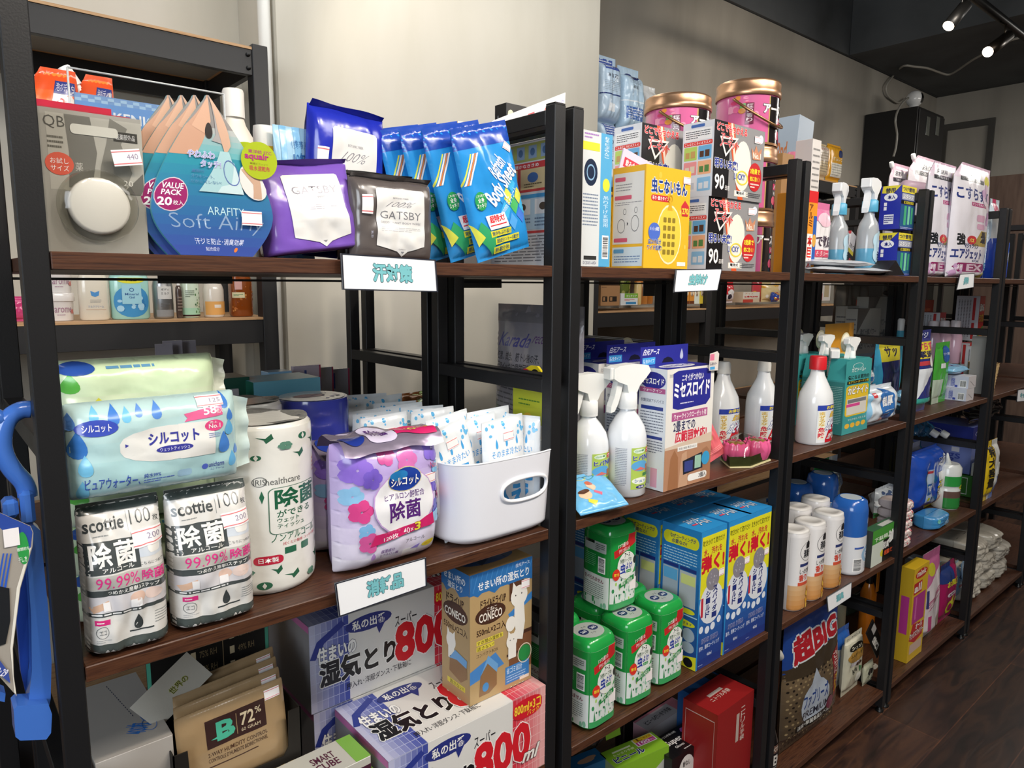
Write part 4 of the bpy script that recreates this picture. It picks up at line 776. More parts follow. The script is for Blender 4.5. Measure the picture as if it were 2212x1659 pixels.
for row, (y, xs) in enumerate(((.235, (.57, .675)), (.27, (.56, .665)), (.31, (.555, .66)), (.35, (.55, .655)), (.43, (.46, .57, .68)), (.48, (.44, .55, .66)))):
    for i_, x in enumerate(xs):
        nn_ = ('left', 'right') if len(xs) == 2 else ('left', 'middle', 'right')
        c = dup(tw0, 'cooling towel pack, %s one of the %s row behind the basket' % (nn_[i_], ('first', 'second', 'third', 'fourth', 'fifth', 'rearmost')[row]), group='cooling towel packs standing behind the basket'); k_ += 1; place(c, (x+.004*math.sin(k_*7), y, z), .05*math.sin(k_*3), 0, .04*math.sin(k_*5))
# ================================================================== first unit, third board
z = Z3
def boxtop(n, r_, l, zt, zb, name, lb, cat, base, **kw):
    a, b, c = G(*n, zt), G(*r_, zt), G(*l, zt); w = (b-a).xy.length; d = (c-a).xy.length
    mid = (a+b)/2; o = carton(name, lb, cat, w, d, zt-zb, base, **kw); return place(o, (mid.x, mid.y, zb), math.atan2(b.y-a.y, b.x-a.x))
def grid_(x0, y0, x1, y1, c, nx, ny):
    o = []
    for i in range(nx+1): x = x0+(x1-x0)*i/nx; o += R(x-.12, y0, x+.12, y1, c)
    for j in range(ny+1): y = y0+(y1-y0)*j/ny; o += R(x0, y-.3, x1, y+.3, c)
    return o
da = GR(0, 0, 22, 100, '#c9c9e0', '#39479e', 7, True)+grid_(0, 0, 22, 100, '#c4cae6', 7, 9)+R(22, 0, 76, 100, '#dcdad6')+GR(76, 0, 100, 100, '#d02a3c', '#e6b4b0', 6, True)+grid_(76, 0, 100, 100, '#ecc0c0', 8, 9)
da += E(34, 84, 14, 9.5, '#2a347e')+poly([(38, 78), (44, 79), (40, 66)], '#2a347e')+T('私の出番', 24, 78.5, 44, 89.5, '#f2f0ec', .02)+poly([(0, 62), (4, 80), (18, 96), (20, 90), (8, 76), (3, 60)], '#2f3c8e')+T('住まいの', 4, 54, 26, 72, '#f4f3f0', .04, '#3a3f6a', .02)
da += T('湿気とり', 5, 26, 50, 54, '#15151a', .045, '#f4f3f0', .03)+T('押入れ･洋服ダンス･下駄箱に', 20, 12, 60, 20, '#2a2a30', .008)+T('スーパー', 50, 66, 64, 80, '#26262c', .01)+T('800', 50, 22, 88, 68, '#d0202c', .05, '#f4ecea', .02)+T('ml', 84, 18, 94, 34, '#ece6e0', .03, '#2a2020', .03, sl=.3)
da2 = da+RR(76, 72, 97, 96, '#cf2030', .4)+T('800ml×3コ', 77, 80, 96, 91, '#f2d23c', .02)+T('パック', 86, 74, 95, 80, '#f2d23c', .01)
dside = R(0, 0, 100, 100, '#8e8d90')+R(0, 92, 100, 100, '#c470a8')
w_, d_, h_ = .342, .185, .163
b0 = carton('dehumidifier_box', 'front blue white and red dehumidifier box at the right end of the third board', 'box', w_, d_, h_, '#d5d3cf', da2, dside, da, group='blue white and red dehumidifier boxes', stick=(82, 62, .022, .014)); place(b0, (.597, .0, z), .0)
c = dup(b0, 'dehumidifier box under the upper one behind the front box'); place(c, (.56, .192, z))
c = dup(b0, 'upper dehumidifier box standing behind the cardboard cat print box'); place(c, (.556, .192, z+h_+.004))
# cat print box
P0 = G(1015, 1530, z+h_); cw, cdp = .147, .086; chh = za(1248, .614, .034)-(z+h_)
cf_ = R(0, 0, 100, 100, '#b79a6c')+R(0, 84, 100, 100, '#2f6fb0')+poly([(0, 86), (12, 82), (24, 86), (38, 81), (52, 86), (66, 82), (80, 86), (100, 82), (100, 90), (0, 90)], '#2f6fb0')
for i in range(14): cf_ += poly([(i*8-4, 86), (i*8-3, 86), (i*8+4, 99), (i*8+3, 99)], '#4f8cc8')
cf_ += T('せまい所の湿気とり', 12, 86, 94, 93, '#eef2f6', .015)+T('白元アース', 72, 95, 95, 98, '#eef2f6', .006)+E(32, 66, 24, 7.5, '#4a2f24')+T('ドライ&ドライUP', 16, 72, 56, 78.5, '#3a241c', .02)+T('CONECO', 14, 61.5, 50, 68, '#f2ece0', .015)+T('こねこ', 26, 68.5, 42, 71.5, '#f2ece0', .01)+T('550mL×2コ入', 10, 51, 56, 57, '#3a241c', .014)
cf_ += R(10, 44.5, 52, 48, '#e2d24a')+T('すき間の湿気を', 11, 44.8, 51, 47.8, '#4a3a2c', .006)+R(10, 40, 38, 43.5, '#e2d24a')+T('逃さない!', 11, 40.3, 37, 43.2, '#4a3a2c', .006)+T('コンパクトBOX', 10, 35, 44, 38, '#4a3a2c', 0)
cf_ += R(62, 12, 100, 42, '#7d5238')+R(58, 26, 80, 28, '#4a2f24')+R(80, 40, 100, 43, '#4a2f24')+poly([(0, 26), (40, 34), (54, 22), (0, 16)], '#4a86c8')+poly([(60, 60), (100, 72), (100, 66), (64, 56)], '#3f84c8')
cf_ += R(62, 70, 86, 84, '#5a3a2a')+E(78, 72, 14, 8.5, '#eeeae2')+poly([(66, 76), (68, 84), (74, 79)], '#eeeae2')+poly([(84, 78), (90, 83), (90, 75)], '#eeeae2')+poly([(70, 68), (86, 66), (88, 50), (84, 36), (74, 38), (70, 54)], '#eeeae2')+E(64, 52, 8, 6, '#eeeae2')+E(66, 38, 9, 6, '#eeeae2')+poly([(59, 40), (60, 47), (65, 43)], '#eeeae2')+poly([(68, 43), (73, 47), (73, 40)], '#eeeae2')+R(60, 24, 73, 36, '#eeeae2')+E(72, 73, .9, .7, '#33302c')+E(82, 73.5, .9, .7, '#33302c')+E(63, 39, .7, .5, '#33302c')+E(69, 39, .7, .5, '#33302c')
cf_ += poly([(14, 4), (16, 20), (26, 30), (42, 20), (42, 8), (30, 4)], '#8f6c4a')+poly([(16, 20), (28, 34), (44, 24), (42, 18), (27, 28)], '#6fa4d6')+E(24, 10, 5, 3.5, '#4a8cc8')+R(56, 4, 96, 18, '#3f84c8')+T('省ゴミ設計', 58, 12, 84, 17, '#d8ecf8', .006)+Ls(58, 5, 90, 11, 3, '#bcdcf2', .3)+E(88, 24, 10, 6.5, '#2f8f4a')+ring(88, 24, 12, 8, .1, '#e8e2c8')+R(80, 3, 96, 5.5, '#ece4d0')
cl_ = R(0, 0, 100, 100, '#b0946a')+R(0, 84, 100, 100, '#2f6fb0')+poly([(0, 86), (20, 80), (44, 86), (66, 80), (100, 85), (100, 90), (0, 90)], '#2f6fb0')+T('せまい所の', 8, 90, 86, 96, '#eef2f6', .015)+T('湿気とり', 24, 84, 76, 89, '#eef2f6', .015)+E(50, 66, 44, 8, '#4a2f24')+T('ドライUP', 18, 72.5, 80, 79, '#3a241c', .02)+T('CONECO', 12, 62, 86, 68, '#f2ece0', .02)+T('550mL×2コ入', 8, 51, 92, 57, '#3a241c', .012)+E(34, 42, 17, 6.5, '#eeeae2')+poly([(20, 44), (22, 52), (32, 47)], '#eeeae2')+poly([(38, 47), (48, 51), (49, 42)], '#eeeae2')+R(24, 28, 46, 38, '#eeeae2')+poly([(28, 18), (30, 30), (60, 34), (90, 32), (92, 20), (70, 14)], '#8f6c4a')+poly([(28, 28), (50, 37), (92, 34), (90, 28), (56, 30)], '#6fa4d6')+R(20, 8, 84, 12, '#d9c94a')+T('逃さない!', 30, 8.4, 78, 11.6, '#4a3a2c', 0)
o = carton('dehumidifier_box', 'kraft coloured box with white cats and blue top standing on the front dehumidifier box', 'box', cw, cdp, chh, '#a98558', cf_, cl_, R(0, 0, 100, 100, '#a98558')+E(50, 50, 40, 24, '#2f4f7e'), stick=(88, 80, .02, .017)); place(o, (.614+cw/2, .034, z+h_+.003))
hl = MB(); hl.surf(lambda u, v: ((u-.5)*.06, .02+.05*v, chh+.001+.016*math.sin(PI*u)), m('#e8e2d8', 'clear'), 14, 3); hl.build('handle_loop', o)
# cardboard box
cb_ = R(0, 0, 100, 100, '#a7a29c')
for i in range(16): cb_ += R(52+i*.9, 92-i*3.4, 53+i*.9, 90-i*3.4, '#3a3f5a')
cb_ += T('400枚', 50, 14, 78, 30, '#2f6fbf', .02, r=60)+ring(84, 34, 10, 9, .08, '#2f6fbf')+ring(80, 22, 10, 8, .08, '#2f6fbf')
o = carton('cardboard_box', 'pale grey cardboard box with blue print beside the left post', 'box', .098, .215, .273, '#b3aea8', R(60, 40, 84, 46, '#3a86d0', r=40)+R(70, 34, 90, 40, '#3a86d0', r=-40), None, cb_); place(o, (.094, .118, z))
# humidity pack display
r = empty('display_box', 'black display box holding kraft humidity packs', 'box'); place(r, (.232, .10, z)); dw, dd = .19, .125
bk_ = R(0, 0, 100, 100, '#1b1917')+R(0, 0, 3, 100, '#4fa38a')+R(97, 0, 100, 100, '#4fa38a')+R(60, 60, 60.6, 86, '#a08a68')
for i, s_ in enumerate(('84% RH', '75% RH', '72% RH', '69% RH')): bk_ += R(34, 80-i*6, 38, 83-i*6, '#c9b896')+T(s_, 41, 80-i*6, 55, 82.6-i*6, '#8d7a5a', 0)
for i, s_ in enumerate(('65% RH', '62% RH', '49% RH', '32% RH')): bk_ += R(66, 84-i*6, 70, 87-i*6, '#c9b896')+T(s_, 73, 84-i*6, 87, 86.6-i*6, '#8d7a5a', 0)
mb = MB().box(-dw/2, dd, 0, dw/2, dd+.003, .43, m('#1b1917')); mb.art(lambda u, v: (Vector(((u-.5)*dw, dd, v*.43)), Vector((0, -1, 0))), bk_, dw, .43); mb.build('back_panel', r)
mb = MB().box(-dw/2, 0, 0, -dw/2+.002, dd, .25, m('#1b1917')).box(dw/2-.002, 0, 0, dw/2, dd, .25, m('#1b1917')).prism([(-dw/2, 0), (dw/2, 0), (dw/2, .25), (dw/2-.02, .25), (dw/2-.022, .19), (dw/2-.03, .178), (-dw/2+.03, .178), (-dw/2+.022, .19), (-dw/2+.02, .25), (-dw/2, .25)], 0, .002, m('#1f1c19'))
mb.art(lambda u, v: (Vector(((u-.5)*dw, 0, v*.25)), Vector((0, -1, 0))), T('NO MESS, NO WORRIES, EVER', 4, 59, 96, 66, '#b59a62', .01), dw, .25); mb.build('tray', r)
ka_ = R(0, 0, 100, 100, '#a58a66')+R(24, 52, 80, 86, '#3a2624')+T('B', 34, 58, 50, 80, '#4fb89a', .04)+poly([(28, 62), (44, 58), (44, 66)], '#4fb89a')+R(52, 56, 52.6, 82, '#a58a66')+T('72', 56, 64, 69, 80, '#d8c7a8', .015)+T('%', 70, 72, 76, 80, '#d8c7a8', .01)+T('60 GRAM', 56, 57, 74, 61, '#d8c7a8', 0)+T('2-WAY HUMIDITY CONTROL', 24, 42, 80, 47, '#4a3024', .01)+T("CONTROLE D'HUMIDITE BIDIRECTIONNEL", 24, 35, 80, 40, '#4a3024', .01)+R(24, 29, 70, 30.5, '#4a3024')
k0 = None
for j in range(4):
    if j == 0:
        k0 = pouch('humidity_pack', 'front kraft humidity pack in clear film in the black display box', 'pack', .16, .13, .012, '#a58a66', ka_, seed=71, top=.02, bot=.02, ex=6, wr=.0006, group='kraft humidity packs in the black display box', stick=(88, 88, .024, .015)); o = k0
    else: o = dup(k0, 'kraft humidity pack %s the front one in the display box' % ('directly behind', 'two places behind', 'three places behind')[j-1])
    place(o, (.232+.005*j, .118+.022*j, z+.165+.006*j), .02*j, -.05, -.04)
o = MB().box(-.05, 0, 0, .05, .0006, .06, m('#bdbab0')); o.art(lambda u, v: (Vector(((u-.5)*.1, 0, v*.06)), Vector((0, -1, 0))), T('世界の', 46, 40, 76, 60, '#4a4a2a', .01, '#d8e07a', .02), .1, .06)
tag(place(o.build('price_card'), (.175, .165, z+.29), 0, 0, -.62), 'pale paper card tilted over the black display box', 'card')
# thin clear cube packs in a stack
sm = R(0, 0, 100, 100, '#c2c0b6')+R(88, 0, 100, 100, '#7fb24a')+T('SMART', 62, 50, 80, 74, '#5a2a3c', .015)+T('CUBE', 62, 22, 80, 46, '#5a2a3c', .02)+Ls(10, 20, 50, 80, 5, '#8d8a80', .3)
s0 = None
for j in range(5):
    if s0 is None: s0 = carton('cube_pack', 'x', 'pack', .215, .07, .033, '#c2c0b6', R(0, 0, 100, 60, '#4a2436')+R(30, 0, 52, 60, '#6fae3a')+T('SMART CUBE', 58, 12, 84, 50, '#d8d4cc', .01), R(0, 0, 100, 60, '#4a2436'), sm, group='thin clear and purple cube packs in a stack', kind='gloss'); o = s0
    else: o = dup(s0)
    o['label'] = 'clear and purple flat cube pack, %s of the stack beside the humidity display' % ('bottom', 'second from bottom', 'middle', 'second from top', 'topmost')[j]
    place(o, (.305+(.006 if j % 2 else -.004), .022+(.004 if j % 2 else 0), z+j*.0345), -.03 if j % 2 else .02)
# ================================================================== blue glove drying hanger on the left side of the first unit
BLU = m('#4272c8', 'gloss'); yh = .035
def hp(px, py): return Y(px, py, yh)
r = empty('hanger', 'blue plastic drying hanger hooked on the left side of the nearest unit', 'hanger'); r.location = (0, 0, 0)
hk = [hp(*q) for q in ((-18, 905), (0, 895), (25, 888), (50, 884), (75, 886), (95, 896))]
MB().tube(smooth([hp(*q) for q in ((66, 884), (45, 886), (22, 900), (8, 925), (4, 960), (12, 990), (30, 1018), (50, 1040), (58, 1058), (60, 1072))], 4), .0098, BLU, 14).build('hook', r)
MB().tube([hp(-30, 890), hp(-5, 902), hp(14, 912)], .009, BLU, 12).build('second_hook', r)
def hbox(x0, y0, x1, y1, d, name, dy=0):
    a_, b_ = Y(x0, y0, yh+dy), Y(x1, y1, yh+dy); return MB().box(min(a_.x, b_.x), yh+dy-d/2, min(a_.z, b_.z), max(a_.x, b_.x), yh+dy+d/2, max(a_.z, b_.z), BLU, .004).build(name, r)
hbox(38, 1058, 76, 1125, .03, 'swivel_block'); hbox(2, 1078, 40, 1112, .026, 'swivel_knob')
def hpoly(pts, d, name, dy=0, M=BLU): MB().prism([(Y(x, y, yh+dy).x, Y(x, y, yh+dy).z) for x, y in pts], yh+dy-d/2, yh+dy+d/2, M).build(name, r)
hpoly([(70, 1128), (84, 1140), (100, 1300), (108, 1420), (106, 1500), (96, 1545), (60, 1550), (56, 1530), (66, 1440), (64, 1320), (58, 1240), (52, 1140)], .024, 'arm')
hpoly([(20, 1120), (54, 1130), (60, 1250), (62, 1400), (56, 1500), (44, 1450), (30, 1280)], .012, 'back_plate', .02, m('#1c3f94', 'plastic'))
hpoly([(26, 1520), (34, 1512), (100, 1508), (108, 1530), (106, 1570), (96, 1584), (40, 1586), (30, 1578)], .03, 'foot_pad', -.01)
hpoly([(-60, 1470), (-20, 1478), (10, 1490), (8, 1508), (-30, 1500), (-60, 1500)], .02, 'second_foot', -.01)
cp = [(-55, 1085), (2, 1108), (66, 1136), (72, 1150), (70, 1180), (44, 1270), (28, 1400), (30, 1460), (36, 1503), (-20, 1440), (-55, 1400)]
pts_ = [(Y(x, y, yh-.03).x, Y(x, y, yh-.03).z) for x, y in cp]; x0_, x1_ = min(p[0] for p in pts_), max(p[0] for p in pts_); z0_, z1_ = min(p[1] for p in pts_), max(p[1] for p in pts_)
mb = MB().prism(pts_, yh-.031, yh-.030, m('#a39c92')); W__, H__ = x1_-x0_, z1_-z0_
def pc(px, py): p = Y(px, py, yh-.031); return ((p.x-x0_)/W__*100, (p.z-z0_)/H__*100)
ca_ = poly([pc(*q) for q in ((-54, 1086), (2, 1109), (65, 1137), (70, 1150), (66, 1185), (30, 1168), (0, 1140), (-54, 1110))], '#2c4a9e')+poly([pc(*q) for q in ((68, 1180), (43, 1270), (27, 1400), (29, 1460), (35, 1500), (31, 1496), (22, 1400), (36, 1270), (60, 1190))], '#e8e4d8')
cx_, cy_ = pc(50, 1184); ca_ += E(cx_, cy_, 8.5, 8.2, '#2f9a4a')
t0_ = pc(36, 1196); t1_ = pc(64, 1176); ca_ += T('理想的な', t0_[0]+.6, t0_[1]+1, t1_[0]-.6, t1_[1]-.6, '#e8f4e8', .012)
t0_ = pc(40, 1216); t1_ = pc(58, 1200); ca_ += T('干し方', t0_[0], t0_[1], t1_[0], t1_[1], '#e8f4e8', .012)
for dx in (0, 8, 16): ca_ += poly([pc(-8+dx, 1270), pc(6+dx, 1195), pc(9+dx, 1195), pc(-3+dx, 1270)], '#2c5ac0')
ca_ += poly([pc(*q) for q in ((-20, 1262), (20, 1270), (22, 1340), (12, 1390), (-20, 1400))], '#1c1e22')+poly([pc(*q) for q in ((-54, 1370), (-20, 1400), (18, 1450), (22, 1475), (-20, 1440), (-54, 1420))], '#3a4f9e')+T('28･29', *pc(-14, 1462), *pc(16, 1438), '#e8e8f4', .02, r=-35)
mb.art(lambda u, v: (Vector((x0_+u*W__, yh-.031, z0_+v*H__)), Vector((0, -1, 0))), ca_, W__, H__); cd_ = mb.build('header_card', r)
a_ = Y(28, 1168, yh-.032); mb = MB().box(a_.x-.008, yh-.0325, a_.z-.006, a_.x+.006, yh-.032, a_.z+.014, m('#f4efef')); mb.build('price_sticker', r)
# ================================================================== second unit, top board
z = Z1
def xbox(pn, pr_, plb, ptn, y, z, name, lb, cat, base, dmax=.3, **kw):   # near edge, right edge, left-back edge at base; top of the near edge
    xn, xr = xa(pn, y, z), xa(pr_, y, z); h = za(ptn, xn, y)-z
    lo, hi = y, y+dmax                                  # depth from where the left face ends
    for _ in range(30):
        mid = (lo+hi)/2; v = Vector((xn, mid, z+h*.5))-CAM; px = 1106+FPX*v.dot(RT)/v.dot(FW)
        if px > plb: lo = mid
        else: hi = mid
    d = lo-y; o = carton(name, lb, cat, xr-xn, d, h, base, **kw); return place(o, ((xn+xr)/2, y, z)), xr-xn, d, h
# yellow hanging lattice box (plain lattice device printed on it)
yf = R(0, 0, 100, 100, '#eab52e')+blobs(5, 5, 95, 95, ['#f0c24c', '#f3cb62'], 14, 3, 5)+T('虫こないもん', 12, 74, 92, 88, '#1f3f8c', .045, '#fbfbf6', .04)+RR(12, 66, 54, 72, '#c8323a', .4, asp=1.8)+T('吊り･置きタイプ', 15, 67.2, 51, 71, '#fff', .01)
yf += E(54, 34, 28, 30, '#f4e7c0')+E(54, 34, 26, 28, '#e8c94a')+poly([(54, 70), (60, 58), (48, 58)], '#d6a92c')+ring(54, 70, 6, 4, .3, '#d6a92c')
for j in range(5):
    for i in range(3): yf += RR(40+i*10, 14+j*8, 47+i*10, 19+j*8, '#8f7a2c', .2)
yf += E(21, 36, 13, 9, '#4f6fc8')+T('メッシュ構造', 11, 37, 31, 41, '#fff', .01)+T('虫よけ成分', 8, 24, 36, 29, '#1f3f8c', .025, '#fbfbf6', .03)+T('ワイド拡散!', 6, 18, 38, 23, '#1f3f8c', .025, '#fbfbf6', .03)+poly([(80, 64), (88, 70), (98, 64), (96, 54), (82, 54)], '#c8323a')+T('270', 82, 56, 96, 62, '#f6e24a', .02)+R(74, 3, 94, 7, '#f6f2e0')
yl = R(0, 0, 100, 100, '#eab52e')+R(4, 24, 96, 94, '#dcdcda')+R(4, 2, 96, 21, '#cfe0ea')+RR(8, 86, 40, 90, '#d05a74', .4)+Ls(10, 76, 60, 84, 3, '#8f8f96', .3)+RR(8, 68, 60, 72, '#d05a74', .4)+Ls(10, 62, 90, 66, 2, '#8f8f96', .3)+ring(30, 42, 12, 7, .08, '#44464c')+ring(72, 44, 12, 8, .08, '#44464c')+poly([(48, 42), (48, 46), (52, 44)], '#44464c')+ring(40, 56, 5, 3, .15, '#44464c')+ring(74, 57, 5, 3, .15, '#44464c')+RR(8, 26, 50, 30, '#d05a74', .4)+RR(8, 15, 40, 19, '#5f9fce', .4)+Ls(10, 5, 90, 13, 3, '#5f7fae', .3)
o, w1, d1, h1 = xbox(1389, 1484, 1322, 355, .008, z, 'repellent_box', 'bright yellow insect repellent box at the front of the second unit', 'box', '#e4ae2a', front=yf, left=yl, stick=(90, 90, .024, .014))
# battery mosquito device boxes
nf = R(0, 0, 100, 100, '#8f8e90')+R(0, 0, 30, 100, '#171518')+poly([(24, 100), (36, 100), (60, 0), (50, 0), (34, 60)], '#d8562c')+poly([(30, 100), (34, 100), (44, 40), (42, 30)], '#e8d8c8')+E(56, 46, 17, 34, '#e9e6da')+R(42, 4, 70, 12, '#dedbd0')
nf += T('どこでもつかえる', 4, 87, 62, 97, '#d8343c', .045, '#f4ecea', .035)+poly([(10, 80), (46, 82), (22, 54)], '#e4e2e0')+poly([(14, 77), (41, 79), (23, 59)], '#1a181a')+T('アース', 12, 76, 34, 84, '#d8343c', .03, '#f4ecea', .03)+T('ノーマット', 10, 66, 46, 76, '#d8343c', .04, '#f4ecea', .035)
nf += T('明るい未来!', 2, 38, 46, 51, '#2a3f9e', .045, '#f2eed8', .04)+T('LUCKY', 40, 27, 62, 35, '#2a3f9e', .03, '#f2eed8', .03)+ring(56, 30, 12, 10, .2, '#e8d24a')+T('90', 4, 10, 22, 30, '#f2f0ee', .02)+T('日用', 24, 10, 32, 16, '#f2f0ee', .01)+R(44, 6, 64, 12, '#f0efec')+T('電池式', 46, 7, 62, 11, '#222', .02)+E(82, 34, 14, 20, '#c22a30')+T('3効果で', 72, 38, 92, 46, '#f4e23c', .03)+T('蚊に効く!', 72, 28, 92, 35, '#f4e23c', .02)+Ls(73, 18, 91, 26, 2, '#f6d8d0')
nf += poly([(76, 58), (72, 74), (78, 68), (82, 78), (87, 69), (94, 76), (92, 59)], '#c98a6a')+T('No.1', 76, 60, 92, 68, '#f4ece0', .02)+E(92, 88, 5, 6, '#d8dce8')+Ls(66, 5, 96, 12, 3, '#55555a')
nl = R(0, 0, 100, 100, '#dfe4ec')+RR(26, 93, 70, 97, '#4a6fb8', .5)+RR(6, 76, 94, 91, '#f2f4f6', .1)+Ls(10, 78, 88, 89, 4, '#44464e', .35)+RR(4, 69, 96, 74.5, '#e03a32', .4)+T('こんなところにオススメ!', 8, 70, 92, 73.6, '#fff', .012)
for x_, y_, c_, c2 in ((6, 50, '#b8d86a', '#c8a060'), (52, 50, '#6fb4e4', '#5a3a28'), (6, 30, '#f09a9a', '#e8d8c0'), (52, 30, '#f0b48a', '#5a8a4a'), (6, 8, '#e8e8ea', '#c8ccd4'), (52, 8, '#8fc4ea', '#dfe6ee')): nl += RR(x_, y_, x_+42, y_+18, c_, .1)+R(x_+5, y_+3, x_+18, y_+11, c2)+R(x_+22, y_+3, x_+36, y_+12, c2)
nt = R(0, 0, 100, 100, '#1a191b')
o, w2, d2, h2 = xbox(1524, 1631, 1462, 424, .055, z, 'repellent_box', 'lower black and red mosquito device box with moon print', 'box', '#8f8e90', front=nf, left=nl, top=nt, group='black red and grey mosquito device boxes', stick=(84, 86, .026, .016)); lowb = o
zz = z+h2+.001
o = dup(lowb, 'upper black and red mosquito device box stacked right behind the yellow box'); k = o; place(o, ((lowb.location.x)+.003, .05, zz), .0)
o = dup(lowb, 'mosquito device box behind on the left, only its white and red side seen'); place(o, (lowb.location.x-.105, .165, z+h2*.98), -.02)
o = dup(lowb, 'mosquito device box under the rear left one'); place(o, (lowb.location.x-.105, .165, z-.0), -.02)
# insect coil tins
ti = R(0, 0, 100, 100, '#d9699e')+R(44, 0, 100, 100, '#1b1719')+R(42.5, 0, 44, 100, '#c8a86a')+blobs(2, 60, 30, 98, ['#e8709e', '#e04a7a', '#f0a0bc', '#6fae5a', '#e89a4a'], 14, 4, 4, 1.8)+blobs(46, 4, 92, 22, ['#e8709e', '#e04a7a', '#e8d86a', '#d84a6a'], 9, 4.5, 6, 2)
ti += R(18, 38, 26, 84, '#7a2a4a')+TV('煙の香り', 19, 42, 25, 82, '#f2e6ea', .01)+T('アース渦巻', 36, 62, 84, 84, '#f6f5f6', .05, '#3a3320', .03)+T('ウズマキ', 62, 87, 78, 92, '#c8a86a', 0)+R(56, 42, 88, 56, '#d8246a')+T('バラの香', 58, 44, 86, 54, '#fff', .03)+T('蚊とり線香', 58, 30, 86, 39, '#f2f0f0', .02)
def tin(cx, cy, zb, rad, h, lb, rot=0, hd=True):
    r = empty('coil_tin', lb, 'tin', 'pink and black rose print coil tins with copper lids'); place(r, (cx, cy, zb), rot); a = rad
    pf = [(a*.93, 0), (a*.95, .003), (a*.95, h*.74), (a*.93, h*.75)]
    mb = MB().lathe(pf, m('#cf6699', 'gloss'), 48); wrapart(mb, pf, .006, h*.735, -190, -10, ti, kind='gloss'); mb.lathe([(a*.962, 0), (a*.962, .006)], m('#b98a62', 'metal'), 48); mb.build('body', r)
    MB().lathe([(a*.985, h*.75), (a, h*.76), (a, h*.84), (a*.97, h*.86), (a*.985, h*.95), (a*.97, h*.985), (a*.93, h)], m('#c49a78', 'metal'), 48).build('lid', r)
    if hd:
        pts = [(-a*.99, 0, h*.70)]+[(a*1.06*math.cos(PI+PI*t/10), -a*1.06*math.sin(PI*t/10)*1.0, h*(.70-.42*math.sin(PI*t/10))) for t in range(1, 10)]+[(a*.99, 0, h*.70)]
        MB().tube(smooth([Vector(p) for p in pts], 3), .0035, m('#a8825c', 'metal'), 8).build('handle', r)
    return r
c1 = Y(1606, 400, .265); ra_ = .090
th_ = (za(186, c1.x, .265)-z)/3
for i in range(3): tin(c1.x, .265, z+i*th_+.001*i, ra_, th_-.001, 'rose print coil tin %s of the stack behind the mosquito device boxes' % ('at the bottom', 'in the middle', 'on top')[i], .12, i == 2)
c2 = Y(1458, 400, .28); th2 = (za(216, c2.x, .28)-z)/3
for i in range(3): tin(c2.x, .28, z+i*th2+.001*i, ra_*.96, th2-.001, 'rose print coil tin %s of the left rear stack' % ('at the bottom', 'in the middle', 'on top')[i], .1, i == 2)
# card leaning on the left
la = R(0, 0, 100, 100, '#cdc6de')+R(6, 82, 100, 92, '#c23a50')+T('飲み合わせによりません。', 10, 83.5, 92, 90.5, '#fff', .012)+T('を高めて肌に', 24, 64, 92, 74, '#6a5fae', .01)+T('荒れを防ぎ', 24, 50, 84, 60, '#6a5fae', .01)+Ls(24, 10, 92, 44, 6, '#a8a0c4', .3)
o = carton('product_card', 'lilac card with a red stripe leaning behind the yellow box', 'card', .13, .004, .20, '#cdc6de', la); place(o, (xa(1350, .10, z), .105, z+.04), -.1, 0, .28)
o = carton('product_card', 'yellow edged card standing just behind the yellow box', 'card', .11, .004, .155, '#e8c43a', T('TILIM', 10, 80, 90, 96, '#3a2f7c', .03)); place(o, (xa(1352, .09, z), .096, z))
for i, (px, pt, c_, dx) in enumerate(((1268, 262, '#2f55c0', .1), (1282, 252, '#8ad0cc', .2), (1292, 268, '#e8b48a', .3))):
    x_ = xa(px, .42+.03*i, z); o = carton('product_card', ('blue', 'turquoise banded', 'peach')[i]+' card standing up at the left end behind the second unit', 'card', .05, .006, .21-.01*i, c_, R(10, 60, 90, 90, '#f2f2f4')+T('7', 30, 62, 70, 88, '#2f3f9c', .04) if i == 0 else R(0, 70, 100, 84, '#e8a878')); place(o, (x_+.03, .42+.03*i, z), 0, 0, .18+.04*i)
# pink bag behind the right post
cx, w, h = fit(1650, 1706, 385, .15, z)
o = pouch('gel_pouch', 'rosy pink pouch with clear top squeezed in by the right post', 'pouch', .065, .2, .03, '#c9486a', R(0, 60, 100, 100, '#ecdcdc')+R(0, 74, 100, 92, '#e8d86a'), seed=81, top=.04, bt=2); place(o, (1.535, .12, z))
# ================================================================== second unit, second board
z = Z2
# white spray bottles
ba_ = R(0, 0, 100, 100, '#b2cc5a')+R(40, 86, 100, 98, '#c63a3a')+T('害虫忌避スプレー', 42, 88, 99, 96, '#fff', .015)+E(20, 92, 16, 6, '#dff0d8')+T('山の雫', 8, 90, 32, 95, '#2f8a4a', .01)+T('ヒバ', 4, 70, 30, 82, '#2f3f9e', .035, '#f4f6e8', .02)+T('NON', 32, 70, 80, 83, '#3a4fae', .03, '#f4f6e8', .02)+E(24, 56, 24, 13, '#5fa8dc')+R(66, 34, 100, 66, '#e8cf84')+poly([(60, 66), (100, 66), (84, 78)], '#b8603a')+R(76, 48, 84, 58, '#5fa8dc')+R(40, 40, 50, 58, '#a8684a')+poly([(6, 46), (22, 54), (40, 46)], '#d8706a')+R(30, 30, 56, 38, '#3f7f4a')+E(24, 20, 22, 8, '#f0f4e6')+T('シュッ', 8, 16, 40, 24, '#2f6fae', .02)+T('とひと吹き!', 46, 16, 96, 24, '#c2323a', .02)+E(26, 5, 14, 4, '#2f2f7e')+T('玄関', 18, 3, 34, 7, '#fff', .01)+E(60, 5, 14, 4, '#2f2f7e')+T('軒下', 52, 3, 68, 7, '#fff', .01)+E(90, 5, 10, 4, '#2f2f7e')
